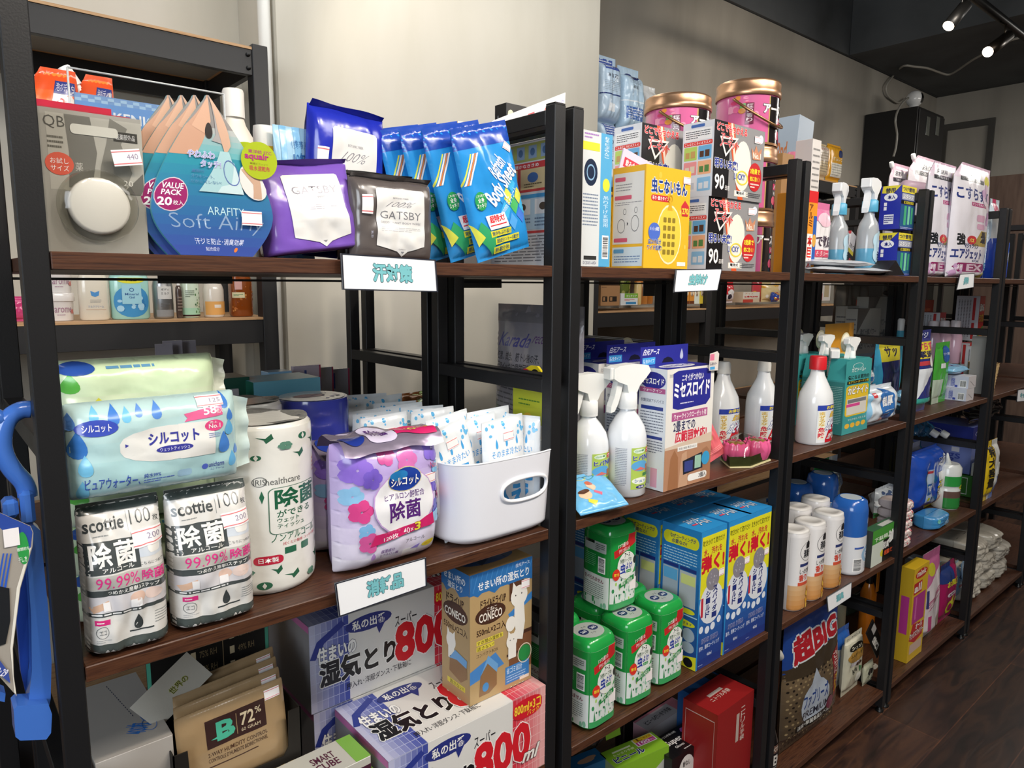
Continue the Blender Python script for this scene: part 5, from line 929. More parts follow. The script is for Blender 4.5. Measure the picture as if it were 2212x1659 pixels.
def spray(px, pt, y, lb):
    x = xa(px, y, z); H_ = za(pt, x, y)-z; q = .043; sb = H_*.66
    r = empty('spray_bottle', lb, 'spray bottle', 'white bottles of insect spray with green labels'); place(r, (x, y, z+.001), -.12)
    pf = [(q*.9, 0), (q, .004), (q, sb*.62), (q*.97, sb*.70), (q*.86, sb*.80), (q*.6, sb*.9), (q*.37, sb*.97), (q*.36, sb)]
    mb = MB().lathe(pf, m('#e9edf2', 'gloss'), 40); mb.build('body', r)
    mb = MB(); wrapart(mb, pf, sb*.10, sb*.58, -118, 10, ba_); mb.build('front_label', r)
    mb = MB(); wrapart(mb, pf, sb*.14, sb*.58, -168, -126, Ls(10, 0, 90, 100, 22, '#8d93a0', .35)); mb.build('side_text', r)
    trigger(r, sb, (H_-sb)/.074, '#eef0ee', '#eceeee', .0155); return r
spray(1350, 786, .062, 'white trigger spray bottle with green house label at the front')
spray(1268, 806, .095, 'white trigger spray bottle cut off by the steel post')
# wardrobe boxes with hang tabs
mf = R(0, 0, 100, 100, '#e9e6e0')+poly([(12, 96), (22, 98), (82, 98), (92, 95), (93, 72), (84, 67), (24, 66), (13, 68)], '#2c2f92')+T('ニオイがつかない', 30, 89, 76, 95, '#f2f2fa', .015)+T('ミセスロイド', 15, 76, 90, 88, '#f6f6fc', .045)+Ls(28, 70, 78, 72, 1, '#cfd0e8')+R(12, 57, 88, 64, '#b45a90')+T('ウォークインクローゼット用', 16, 58, 85, 63, '#fff', .012)+T('2畳までの', 16, 48, 62, 56.5, '#2a2f5c', .014)+T('広範囲対応!', 20, 38.5, 88, 48, '#d8324a', .028)
mf += R(0, 0, 100, 36, '#b98a6c')+poly([(0, 36), (100, 42), (100, 34), (0, 34)], '#d9c4b0')+poly([(8, 0), (12, 26), (20, 33), (28, 26), (30, 0)], '#a3714f')+poly([(30, 0), (36, 28), (46, 30), (50, 0)], '#c9a184')+poly([(78, 0), (80, 28), (90, 30), (100, 24), (100, 0)], '#a8785a')+poly([(38, 22), (80, 26), (82, 12), (40, 10)], '#2a2c38')+R(42, 12, 60, 21, '#3f4a8c')+R(64, 13, 78, 24, '#9fc8b4')+R(26, 31, 68, 35, '#f2f0ec')+T('防虫 消臭 黄ばみない', 29, 32, 66, 34, '#44464e', 0)+E(88, 20, 9, 6, '#3f9ed0')+RR(50, 3, 92, 9, '#f4f2ee', .4, asp=2.2)+T('3個入', 74, 4, 90, 8.4, '#33343c', .015)+T('防虫剤', 5, 93, 12, 96, '#7c7f8c', 0)
ml_ = R(0, 0, 100, 100, '#dfe6ee')+E(50, 90, 46, 7, '#2c2f92')+T('ミセスロイド', 10, 87, 90, 92, '#fff', .03)+R(4, 80, 96, 84, '#b45a90')+T('ウォークイン', 16, 80.7, 84, 83.3, '#fff', .01)+T('衣類収納アドバイス', 8, 72, 92, 75, '#44506c', .005)+R(10, 66, 90, 69, '#2c3f8e')+Ls(8, 46, 92, 65, 8, '#6a7488', .35)+R(10, 42, 90, 44.5, '#2c3f8e')+Ls(8, 30, 92, 41, 5, '#6a7488', .35)+R(30, 4, 50, 18, '#c0ccd4')+R(52, 2, 76, 18, '#e0a8c0')
def mrs(x, y, w, d, h, lb, first):
    r = empty('wardrobe_box', lb, 'box', 'white wardrobe repellent boxes with blue hang tabs'); place(r, (x, y, z+.001))
    mb = MB().box(-w/2, 0, 0, w/2, d, h, m('#e9e6e0', 'carton'), .0008); mb.art(fF(w, d, h), mf, w, h, 'carton'); mb.art(fL(w, d, h), ml_, d, h, 'carton'); mb.art(fT(w, d, h), R(0, 0, 100, 100, '#2c2f92')+E(46, 46, 34, 30, '#e8e8ee')+T('ミセスロイド', 20, 34, 74, 60, '#2c2f92', .04), w, d, 'carton'); mb.build('carton', r)
    th = .042; mb = MB().prism([(-w/2, 0), (w/2, 0), (w/2, th), (-w/2, th)], d-.001, d, m('#2c2f92', 'carton'))
    mb.art(lambda u, v: (Vector(((u-.5)*w, d-.001, v*th)), Vector((0, -1, 0))), T('白元アース', 6, 55, 38, 88, '#f2f2fa', .02, sl=.1)+R(4, 4, 30, 42, '#3fa0e0')+T('防虫タイプ', 6, 12, 28, 34, '#e8f4ff', .01)+poly([(44, 8), (48, 30), (56, 38), (64, 30), (70, 8)], '#14142c')+drop(86, 48, 10, 60, '#b9c0d8'), w, th); o = mb.build('hang_tab', r); o.location.z = h; return r
xn, xr = xa(1432, .010, z), xa(1532, .010, z); mh = za(800, xn, .01)-z; mw = xr-xn
m0 = mrs((xn+xr)/2, .010, mw, .075, mh, 'front white wardrobe box with blue logo and clothes picture', True)
for i in range(3): c = dup(m0, 'wardrobe box %s behind the front one, its blue hang tab showing' % ('directly', 'two places', 'three places')[i]); place(c, (m0.location.x-.018*(i+1), .010+.082*(i+1), z+.001))
tg = MB().prism([(-.017, 0), (.017, -.002), (.019, .036), (.012, .042), (-.016, .038)], 0, .001, m('#e4dcd6', 'gloss')); tg.art(lambda u, v: (Vector((-.017+.035*u, 0, .04*v)), Vector((0, -1, 0))), R(4, 56, 50, 92, '#e07a98')+T('防虫カバー', 8, 28, 84, 46, '#4a4a6a', .02)+R(8, 4, 60, 20, '#4aa0d8'), .035, .04)
tgo = tg.build('neck_tag', m0); tgo.location = (mw/2-.012, -.006, mh-.012)
# blue sachet at the left front edge
sa_ = R(0, 0, 100, 100, '#6fb8e6')+E(30, 40, 12, 11, '#e8c8a8')+E(52, 60, 10, 10, '#e8c8a8')+E(52, 68, 9, 5, '#c8603a')+poly([(54, 50), (66, 40), (60, 32), (50, 44)], '#e0607c')+poly([(30, 30), (44, 20), (36, 12), (26, 22)], '#e2d84a')+E(30, 48, 11, 5, '#5a3a2a')+ring(40, 84, 16, 7, .2, '#d8e06a')+ring(62, 86, 12, 7, .2, '#3f8f9c')
o = pouch('sachet', 'sky blue sachet with two cartoon children lying over the board edge', 'sachet', .125, .10, .014, '#6fb8e6', sa_, seed=91, top=.1, bot=.05, ex=4); s1 = G(1244, 1100, z+.012); place(o, (s1.x+.045, -.012, z+.006), -.10, -1.05, 0)
# pink pouch and lotus candles
o = pouch('incense_pouch', 'salmon pink paper pouch leaning beside the wardrobe box', 'pouch', .072, .115, .012, '#d8646e', poly([(20, 50), (70, 40), (76, 48), (26, 60)], '#b88a5a')+poly([(10, 66), (50, 58), (56, 62), (14, 72)], '#7fae7a')+Ls(30, 10, 90, 24, 4, '#e8a0a0', .3), 'paper', seed=93, top=.02, bt=3, ex=5); place(o, (xa(1566, .05, z)-.012, .07, z+.010), -.25, -.25, -.42)
P1 = G(1628, 996, z); r = empty('candle_tray', 'gold and green folded tray wrapped in film at the right end of the board', 'tray'); place(r, (1.487, .012, z+.001))
MB().prism([(-.075, .02), (-.03, -.012), (.075, -.004), (.085, .06), (-.02, .085)], 0, .003, m('#d8cfa0'), 'z').build('base_card', r)
mb = MB(); q_ = [(-.072, .022), (-.028, -.008), (.072, 0), (.08, .058), (-.02, .08)]
for i in range(5): a_, b_ = q_[i], q_[(i+1) % 5]; mb.add([(a_[0], a_[1], .003), (b_[0], b_[1], .003), (b_[0]*1.04, b_[1]*1.04, .028), (a_[0]*1.04, a_[1]*1.04, .028)], [(0, 1, 2, 3)], m('#4a4f2c', 'foil'))
mb.build('foil_side', r)
mb = MB(); mb.surf(lambda u, v: (-.078+.16*u, -.010+.088*v, .030+.045*math.sin(PI*min(max(u*1.1-.05, 0), 1))**.6*math.sin(PI*v)**.5+.002*noise.noise(Vector((u*9, v*8, 2)))), m('#f4f4f0', 'clear'), 20, 12); mb.build('film_wrap', r)
def lotus(x, y, lb):
    r = empty('lotus_candle', lb, 'candle', 'pink lotus shaped candles'); place(r, (x, y, z+.009)); a = .034
    mb = MB()
    def F(u, v):
        t = 2*PI*u; rr = a*(.62+.36*math.sin(PI*min(.12+v*.62, 1)))*(1+.06*abs(math.sin(6*t))*(1 if v < .8 else .4)); return (rr*math.cos(t), rr*math.sin(t), .044*v+.004*v*abs(math.sin(6*t)))
    mb.surf(F, m('#dd5e90', 'gloss'), 96, 12); mb.surf(lambda u, v: (lambda p: (p[0]*(1-.16*v), p[1]*(1-.16*v), p[2]+.002*math.sin(PI*v)))(F(u, 1)), m('#d85088', 'gloss'), 96, 3)
    mb.build('petals', r); MB().lathe([(a*.80, .040), (a*.6, .0475), (.001, .049)], m('#c8985c', 'foil'), 20).build('gold_centre', r)
lotus(1.462, .050, 'left pink lotus candle on the foil tray'); lotus(1.533, .033, 'right pink lotus candle on the foil tray, nearest the post')
# bottles at the right rear
kf = R(0, 0, 100, 100, '#e8ecf0')+R(0, 86, 100, 100, '#2f45a8')+T('お得な2.5倍', 24, 88, 98, 98, '#f4e23c', .025)+R(3, 8, 22, 84, '#f4f2e0')+TV('まぜるな', 5, 44, 20, 83, '#d8b02a', .02)+TV('危険', 4, 12, 21, 42, '#d8243c', .03)+poly([(24, 0), (100, 0), (100, 36), (50, 60), (24, 8)], '#cf1f2c')+T('強力泡洗浄', 40, 66, 98, 82, '#f0c83c', .03, '#2f45a8', .02, sl=.2)+T('カビキラー', 28, 34, 99, 60, '#f4f6fa', .06, '#24409c', .04, sl=.2)+T('5分で根に効く', 34, 8, 98, 26, '#f4f4f4', .03, '#222', .02, sl=.2)
def mould(x, y, zb, H_, rad, lb, capc=None, a0=-150):
    r = empty('cleaner_bottle', lb, 'bottle', 'white mould cleaner refill bottles'); place(r, (x, y, zb+.001), 0); a = rad; S_ = .62
    pf = [(a*.92, 0), (a, .006), (a*.98, H_*.48), (a*.9, H_*.58), (a*.66, H_*.68), (a*.42, H_*.78), (a*.36, H_*.84), (a*.34, H_*.86)]
    mb = MB().lathe(pf, m('#e6e9ec', 'gloss'), 40, 2.4, .8); mb.build('body', r); mb = MB(); wrapart(mb, pf, H_*.03, H_*.46, a0, a0+128, kf, 2.4, .8, 'gloss'); mb.build('front_label', r)
    if capc: MB().lathe([(a*.42, H_*.85), (a*.42, H_*.985), (a*.38, H_)], m(capc, 'plastic'), 30).build('cap', r)
    else: MB().lathe([(a*.37, H_*.86), (a*.36, H_*.95), (a*.30, H_)], m('#d8d8d4', 'plastic'), 24).build('cap', r)
    return r
mould(xa(1556, .20, z), .20, z, .235, .052, 'left white mould cleaner bottle behind the pink pouch')
mould(xa(1642, .16, z), .16, z, .235, .052, 'right white mould cleaner bottle behind the lotus candles')
# ================================================================== second unit, third board
z = Z3
jf = R(0, 0, 100, 100, '#dfe4e2')+R(0, 44, 100, 100, '#1f9440')+blobs(2, 2, 98, 40, ['#3f8f5a', '#7fb89a', '#9fcab0', '#2f6f4a', '#a8d06a'], 34, 3, 8, 1)+R(0, 0, 100, 8, '#3f9f5e')+poly([(8, 80), (60, 92), (62, 100), (92, 104), (88, 92), (94, 86), (60, 80), (10, 70)], '#c22a2c')+T('1つで2通りの', 20, 84, 60, 90, '#f6ecec', .012, r=6)+T('デザインを楽しめる', 22, 77, 66, 83, '#f6ecec', .01, r=6)
jf += E(54, 58, 36, 19, '#e9ece6')+T('アース', 44, 69, 68, 75, '#26301f', .02)+T('天然ハーブの', 26, 62, 74, 68, '#2f5a3a', .014)+T('虫', 28, 47, 50, 61, '#2a3f9e', .035)+T('よけ', 52, 52, 76, 61, '#2a3f9e', .03)+R(54, 47, 74, 51, '#2f9a4a')+T('パール', 56, 47.6, 72, 50.6, '#fff', .01)+E(88, 62, 7, 5.5, '#1f2a22')+E(16, 48, 11, 8, '#d8382c')+T('置き型', 9, 46, 23, 50, '#f6e23c', .015)+poly([(24, 34), (84, 42), (86, 35), (26, 28)], '#2f8a48')+T('MINT HERB', 32, 32, 78, 38, '#dfeee0', .008, r=5)+poly([(10, 8), (12, 22), (16, 8)], '#3f8f5a')
jl = R(0, 0, 100, 100, '#d9dfdc')+R(0, 44, 100, 100, '#1f8a3c')+RR(10, 76, 92, 90, '#b9c0bc', .1)+R(14, 86, 50, 90, '#1f2a22')+Ls(54, 78, 88, 88, 4, '#4a544e')+Ls(12, 54, 56, 72, 7, '#7fc49a', .3)+Bc(66, 48, 90, 70, True)+Ls(10, 10, 86, 32, 8, '#5a6a60', .3)+T('食べられません', 10, 34, 86, 40, '#7a3a4a', .02)+blobs(2, 0, 98, 10, ['#3f8f5a', '#7fb89a'], 8, 4, 3)
jt = E(50, 50, 50, 46, '#a8b0aa')+E(28, 50, 17, 15, '#232f5c')+T('260', 18, 44, 38, 56, '#dfe4e8', .02)+E(72, 52, 17, 15, '#232f5c')+T('260', 62, 46, 82, 58, '#dfe4e8', .02)+T('アース', 42, 66, 58, 74, '#2a332c', .01)+T('アース', 42, 26, 58, 34, '#2a332c', .01)
jar0 = None
def jar(x, y, zb, H_, a, lb, rot=0):
    global jar0
    if jar0 is None:
        r = empty('gel_jar', lb, 'jar', 'green gel bead jars with herb print'); se = 4.5
        pf = [(a*.86, 0), (a*.97, .006), (a, .02)]+[(a*(1-.02*(i % 2)), .02+(H_-.05)*i/14) for i in range(1, 14)]+[(a, H_-.028), (a*.97, H_-.012), (a*.88, H_-.003), (a*.8, H_)]
        mb = MB().lathe(pf, m('#219a44', 'gloss'), 48, se)
        mb.art(lambda u, v: cylF(prf([(a*1.003, 0), (a*1.003, H_)]), .008, H_-.02, -134, -46, se)(u, v), jf, a*1.9, H_-.028, 'gloss', True, eps=.0003)
        mb.art(lambda u, v: cylF(prf([(a*1.003, 0), (a*1.003, H_)]), .008, H_-.02, -224, -136, se)(u, v), jl, a*1.9, H_-.028, 'gloss', True, eps=.0003)
        mb.build('jar_body', r)
        mb = MB(); mb.art(lambda u, v: (Vector(((u-.5)*a*1.5, (v-.5)*a*1.5, H_)), Vector((0, 0, 1))), jt, a*1.5, a*1.5, 'gloss'); mb.build('top_label', r)
        mb = MB(); mb.box(-a*.1+.02, -a*1.03, H_*.22, -a*.1+.04, -a*1.02, H_*.36, m('#eee6e6')); mb.build('price_sticker', r); jar0 = r
    else: r = dup(jar0, lb)
    return place(r, (x, y, zb), rot)
ja = .047; jH = .195
xs_ = [xa(p_, .012, z)-ja*1.0 for p_ in (1331, 1413, 1481)]
for i, x in enumerate(xs_): jar(x, .055+.004*i, z+.001, jH, ja, 'green herb print gel jar %s of the front row' % ('at the left end', 'in the middle', 'at the right end')[i], (.05, -.04, -.02)[i])
for i, x in enumerate((xs_[0], xs_[1], xs_[2])): jar(x+(.0, .004, -.012)[i], .158, z+.001, jH, ja, 'green herb print gel jar in the row behind, %s' % ('left end under the wood edge', 'below the topmost jar', 'right end by the blue boxes')[i], .03*i)
jar(xa(1325, .10, z+jH), .115, z+jH+.003, jH, ja, 'green herb print gel jar stacked on top of the others', -.05)
bf = GR(0, 0, 100, 52, '#26357e', '#2f7fc8', 8)+R(0, 52, 100, 96, '#e2dc2c')+R(0, 96, 100, 100, '#2f8fd0')+R(0, 0, 4, 100, '#2f8fd0')+E(50, 46, 46, 15, '#dfe3ea')+T('吹きかけて流すだけ', 8, 89, 92, 93.5, '#3a3f1c', .008)+T('水、汚れを', 12, 82, 84, 87, '#c22a3a', .02)+T('弾く!', 6, 70, 94, 81.5, '#cf1f34', .055)+E(52, 63, 26, 8, '#8a8690')+blobs(34, 58, 70, 68, ['#c8c6d0', '#b0aeba'], 12, 2, 4, .5)
bf += TV('シールド', 28, 36, 44, 56, '#26357e', .04)+TV('スパイダー', 54, 34, 72, 58, '#26357e', .04)+R(10, 38, 18, 52, '#c22a3a')+E(14, 29, 8, 2.6, '#dfe6f0')+E(38, 27, 9, 2.8, '#dfe6f0')+E(60, 28, 9, 2.8, '#dfe6f0')+E(84, 31, 8, 2.6, '#dfe6f0')+T('SPIDER SHIELD', 18, 18, 84, 21.5, '#2a3a8c', .02, '#dfe6f4', .03)+T('家中、簡単コーティング', 10, 13, 90, 16.5, '#dfe6f4', .006)+T('460ml', 42, 7, 60, 9.5, '#dfe6f4', .01)+Ls(8, 2, 40, 3, 1, '#9fb0d8')
bl_ = GR(0, 0, 100, 100, '#26488e', '#2a86c8', 8)+RR(4, 86, 96, 95, '#e2dc2c', .5, asp=2.6)+T('なぜコーティングが', 22, 90.5, 88, 93.6, '#2a3a6c', .014)+T('必要なの?', 26, 87, 66, 90, '#2a3a6c', .014)+Ls(6, 72, 92, 84, 6, '#bcdcf0', .3)+R(6, 69.5, 46, 72, '#1f2f7c')+R(50, 69.5, 92, 72, '#1f2f7c')+R(6, 44, 46, 69, '#a8b4c4')+R(50, 44, 92, 69, '#b9bcc4')+R(8, 60, 44, 68, '#5fa8dc')+R(54, 60, 90, 67, '#d8dc8a')+R(6, 40, 46, 43, '#1f2f7c')+E(74, 41, 18, 2, '#e2dc2c')+R(2, 37.5, 98, 38.3, '#bcdcf0')+E(58, 32, 36, 2.6, '#e2dc2c')+T('水垢を防ぎます', 30, 31, 86, 33, '#2a3a6c', .01)+E(78, 24, 16, 5, '#a8b4c4')+E(78, 15, 16, 4, '#a8b4c4')+Ls(6, 12, 54, 28, 9, '#bcdcf0', .3)+poly([(60, 0), (100, 0), (100, 10), (60, 7)], '#e2dc2c')+E(80, 4, 12, 3.5, '#14161c')
bt_ = R(0, 0, 100, 100, '#2f92d4')+T('スパイダー', 24, 46, 76, 70, '#dfe8f4', .04, '#2a3a6c', .03)+T('シールド', 40, 26, 84, 48, '#dfe8f4', .04, '#2a3a6c', .03)+R(22, 34, 40, 40, '#d8506a')
bx0 = None
for i, (pl, pr) in enumerate(((1502, 1556), (1561, 1614), (1622, 1677))):
    x0_, x1_ = xa(pl, .008, z), xa(pr, .008, z)
    if bx0 is None:
        bw0 = x1_-x0_; bh0 = za(1152, x0_, .008)-z
        bx0 = carton('coating_spray_box', 'x', 'box', bw0, .112, bh0, '#2f86c8', bf, bl_, bt_, group='blue and yellow coating spray boxes', stick=(84, 66, .022, .018)); o = bx0
    else: o = dup(bx0)
    o['label'] = 'blue and yellow coating spray box %s of the front row' % ('at the left end', 'in the middle', 'at the right end')[i]; place(o, (min(x0_+bw0/2, PP+L-PW-bw0/2-.004), .008+.001*i, z+.001), .0)
bx_ = bx0.location.x
for i, (x, y) in enumerate(((bx_-.005, .126), (bx_+.102, .128), (bx_+.206, .13), (bx_-.075, .245), (bx_+.035, .245), (bx_+.14, .25))): c = dup(bx0, 'coating spray box behind the front row, '+('directly behind the left one', 'directly behind the middle one', 'directly behind the right one', 'rear row left end', 'rear row middle', 'rear row right end')[i]); place(c, (x, y, z+.001), (.01, -.01, .0, .02, .0, .01)[i])
# ================================================================== second unit, bottom board
z = Z4
gl = R(0, 0, 100, 100, '#7fae2c')+R(58, 52, 96, 98, '#dfe0d8')+R(60, 76, 94, 96, '#e8c22a')+T('L', 66, 78, 74, 94, '#7a4a1c', .04)+T('サイズ', 78, 80, 92, 90, '#7a4a1c', .01)+R(60, 56, 94, 75, '#c0288a')+T('100', 63, 58, 84, 73, '#f6e8f0', .03)+T('枚入', 85, 60, 93, 68, '#f6e8f0', .01)+T('ビニール', 8, 20, 62, 48, '#1f2a6c', .05, '#f2f4ea', .03)+T('使いきり手袋', 14, 54, 52, 66, '#e8f0c8', .01)+R(16, 72, 50, 80, '#dfe6c8')
boxtop((1331, 1662), (1445, 1611), (1291, 1631), .30, z, 'glove_box', 'light green vinyl glove box with raised lid flap on the bottom board', 'box', '#8a9a6a', top=gl, front=R(0, 0, 100, 100, '#7fae2c')+poly([(40, 0), (100, 0), (100, 90), (62, 70)], '#b9bcb4'), right=R(0, 0, 100, 100, '#a8aba6'))
o = bpy.data.objects[[x.name for x in bpy.data.objects if x.name.startswith('glove_box')][-1]]
fl_ = MB(); fl_.surf(lambda u, v: (-.0+.05*u-.04, .10+.012*math.sin(PI*v)-.02*v, .2133+.055*v), m('#8fbe3a'), 6, 6); f2 = fl_.build('lid_flap', o)
sg = R(0, 0, 100, 100, '#151416')+T('Super', 22, 40, 62, 70, '#e6e4e2', .02)+T('Gloves', 30, 26, 52, 36, '#e6e4e2', .01)+E(70, 26, 8, 9, '#3f86c0')+flower(84, 74, 11, 14, '#b06ac0', None, 6)+E(92, 52, 7, 8, '#e6e4e2')+T('極薄ニトリル手袋100枚', 10, 82, 66, 92, '#e6e4e2', .012)+T('Black', 4, 50, 18, 62, '#e6e4e2', .01)+Ls(40, 8, 80, 14, 1, '#c8c6c4', .6)
boxtop((1452, 1642), (1530, 1594), (1404, 1604), .28, z, 'glove_box', 'black glove box with white lettering between green and red boxes', 'box', '#151416', top=sg, front=R(0, 0, 100, 100, '#151416')+E(40, 70, 22, 24, '#e0deda')+T('粉なし', 30, 78, 50, 86, '#222', .02)+T('Black', 26, 60, 54, 70, '#222', .02)+T('極厚', 66, 66, 86, 90, '#e0deda', .03)+TV('Gloves', 84, 20, 92, 60, '#e0deda', .02), left=R(0, 0, 100, 100, '#151416')+E(80, 50, 16, 20, '#8a4aa8'))
pk = R(0, 0, 100, 100, '#bdb8bc')+R(78, 10, 98, 90, '#c8808e')+T('ビニール使いきり手袋', 10, 30, 72, 62, '#3a3a3e', .02)+R(0, 86, 100, 100, '#c8808e')
boxtop((1400, 1580), (1484, 1524), (1366, 1562), .27, z, 'glove_box', 'pink and white glove box lying behind the green one', 'box', '#b9909a', top=pk, front=R(0, 0, 100, 100, '#b97684')+R(0, 70, 100, 100, '#bdb8bc')+T('S', 80, 60, 92, 90, '#3a2a3a', .03))
rd = R(0, 0, 100, 100, '#8f1f20')+R(30, 56, 66, 66, '#b9a8a0')+T('ニトリル手袋', 24, 38, 72, 52, '#c8b4ac', .02)
boxtop((1551, 1547), (1629, 1490), (1481, 1506), .40, z, 'glove_box', 'tall red nitrile glove box standing by the right post on the bottom board', 'box', '#8f1f20', top=rd, front=R(0, 0, 100, 100, '#8f1f20')+R(52, 62, 60, 88, '#b9a8a0')+TV('ニトリル手袋', 64, 60, 76, 92, '#c8b4ac', .02)+poly([(30, 0), (100, 24), (100, 0)], '#b0a8a4'), left=R(0, 0, 100, 100, '#8f1f20')+R(8, 92, 92, 92.8, '#c8a8a0')+R(8, 50, 9, 92, '#c8a8a0')+R(91, 50, 92, 92, '#c8a8a0'))
boxtop((1490, 1500), (1556, 1458), (1466, 1486), .36, z, 'glove_box', 'blue glove box behind the red one', 'box', '#1f4f86', front=R(0, 0, 100, 100, '#1f4f86'))
boxtop((1240, 1668), (1310, 1640), (1205, 1650), .30, z, 'glove_box', 'blue glove box with hands print in the lower left corner', 'box', '#1f5f8e', top=R(0, 0, 100, 100, '#1f5f8e')+E(50, 40, 26, 18, '#b08a70')+E(66, 50, 18, 12, '#b08a70'), front=R(0, 0, 100, 100, '#1f5f8e'))
o = pouch('plastic_bag', 'crumpled pale plastic bag between the glove boxes', 'bag', .24, .10, .06, '#b9b6ac', R(60, 20, 96, 80, '#c8909a'), 'foil', seed=99, wr=.006); P1 = G(1310, 1600, .3); place(o, (P1.x, P1.y+.06, .22), .35, -.4)
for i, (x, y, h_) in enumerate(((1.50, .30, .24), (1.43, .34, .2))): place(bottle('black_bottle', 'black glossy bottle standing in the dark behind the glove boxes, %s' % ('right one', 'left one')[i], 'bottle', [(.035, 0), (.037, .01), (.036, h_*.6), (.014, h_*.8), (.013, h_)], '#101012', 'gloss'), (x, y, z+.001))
# ================================================================== third unit
def sp(p0, p1, pt, y, z, T_, name, lb, cat, base, art=None, rz=0, rx=0, ry=0, group=None, kind='film', dx=0, stick=None, **kw):
    cx, w, h = fit(p0, p1, pt, y, z); o = pouch(name, lb, cat, w, h, T_, base, art, kind, group, None, stick, **kw); return place(o, (cx+dx, y+T_/2, z+.001+abs(math.sin(ry))*w/2), rz, rx, ry)
z = Z1
boxof(1738, 1756, 300, .10, z, .05, 'powder_packet', 'tall white packet with small print at the left end of the third unit', 'packet', '#dcd6d2', front=Ls(10, 40, 90, 95, 12, '#8a8684', .3))
boxof(1738, 1757, 412, .02, z, .09, 'powder_packet', 'red orange and blue tall packet behind the steel post', 'packet', '#e8962c', front=R(0, 86, 100, 100, '#d8282c')+R(0, 0, 62, 48, '#f4f2ec')+TV('本巨大', 8, 4, 56, 46, '#d8342c', .04)+R(62, 10, 100, 70, '#2f5fae')+E(80, 40, 20, 8, '#e0a84a')+TV('アルミ', 10, 56, 50, 84, '#7a3a1c', .03))
sp(1760, 1792, 436, .10, z, .03, 'sheet_pack', 'pink topped white cleaning sheet pack beside the packets', 'pack', '#ece8ea', R(0, 74, 100, 100, '#e07aa8')+E(50, 76, 40, 10, '#f2c8d8')+T('で徹底', 6, 38, 92, 54, '#4a3a4a', .02)+R(4, 24, 96, 34, '#d8506a')+T('そうじシート', 10, 26, 90, 32, '#fff', .01)+E(26, 12, 9, 7, '#d89a3c')+E(52, 12, 9, 7, '#d89a3c')+E(78, 12, 9, 7, '#d89a3c'), seed=101)
fa = E(60, 60, 48, 44, '#b9d8e8')+E(28, 76, 22, 18, '#b9d8e8')+E(30, 42, 22, 18, '#b9d8e8')+E(70, 60, 40, 38, '#c6e0ee')+E(70, 84, 22, 9, '#c8404a')+T('トイレ', 58, 80, 84, 88, '#fff', .02)+T('マジックリン', 46, 70, 96, 79, '#26386e', .025)+T('こすらずスッキリ', 38, 54, 96, 61, '#3a3f4c', .01)+T('泡パ', 36, 28, 84, 50, '#22262c', .035)+E(50, 12, 18, 11, '#f4e8ee')+T('2度もち', 38, 8, 62, 15, '#d8406a', .01)
def foam(px, pt, y, s_, lb, rot):
    x = xa(px, y, z); H_ = za(pt, x, y)-z; q = .040; sb = H_*.66; r = empty('spray_bottle', lb, 'spray bottle', 'clear blue foam spray bottles with white heads'); place(r, (x, y, z+.001), rot)
    pf = [(q*.92, 0), (q, .005), (q*.98, sb*.72), (q*.85, sb*.82), (q*.5, sb*.93), (q*.46, sb)]
    MB().lathe([(q*.99, sb*.42)]+pf[2:], m('#a8adb2', 'gloss'), 36, 2.4, .75).build('clear_upper_body', r)
    MB().lathe([pf[0], pf[1], (q*.99, sb*.42)], m('#5fa2c4', 'gloss'), 36, 2.4, .75).build('blue_liquid', r)
    mb = MB(); wrapart(mb, [(a_*1.015, b_) for a_, b_ in pf], sb*.06, sb*.70, -140, -25, fa, 2.4, .75, 'gloss'); mb.build('front_label', r)
    trigger(r, sb, (H_-sb)/.074*1.02, '#eceff2', '#55a8cc', .017); return r
foam(1803, 398, .13, 1, 'clear blue foam spray bottle with white head, left of the two', .25)
foam(1868, 388, .085, 1, 'clear blue foam spray bottle with white head, right of the two', .15)
tk = R(0, 0, 100, 100, '#2a3a8c')+R(0, 84, 100, 100, '#e8d83c')+T('つけ替用', 6, 87, 84, 97, '#26284c', .03)+R(4, 68, 96, 82, '#b9bcc8')+T('スタンプ', 10, 70, 80, 80, '#f4f4f8', .04, '#3a3a4a', .03)+R(0, 58, 100, 66, '#1a1614')+R(20, 59, 84, 65, '#d8c83c')+T('黒ズミ防止', 24, 59.6, 80, 64.6, '#1a1614', .02)+R(0, 6, 100, 56, '#2a5a8c')+R(24, 10, 40, 54, '#4aae7a')+R(50, 12, 64, 54, '#7fcfa8')+R(72, 14, 84, 52, '#4aae7a')+Ls(6, 0, 94, 6, 2, '#bcc8e8')
tl = R(0, 0, 100, 100, '#2430a4')+poly([(10, 100), (96, 100), (60, 82), (6, 84)], '#e8d83c')+T('替用', 24, 84, 70, 95, '#26284c', .03)+E(50, 74, 32, 9, '#f4f4f8')+T('本入', 36, 69, 72, 79, '#26308c', .03)+R(20, 54, 34, 62, '#f0f0f4')+R(20, 44, 34, 52, '#f0f0f4')+R(24, 12, 70, 34, '#e8eaf4')+Ls(26, 14, 68, 32, 4, '#26308c')
o, w3, d3, h3 = xbox(1934, 1965, 1893, 503, .035, z, 'refill_box', 'lower royal blue and yellow refill box by the post', 'box', '#2430a4', front=tk, left=tl)
h3b = za(402, o.location.x-w3/2, .035)-(z+h3+.002)
o2 = carton('refill_box', 'upper royal blue and yellow refill box stacked by the post', 'box', w3, d3, h3, '#2430a4', tk, tl); place(o2, (o.location.x-.002, .035, z+h3+.003))
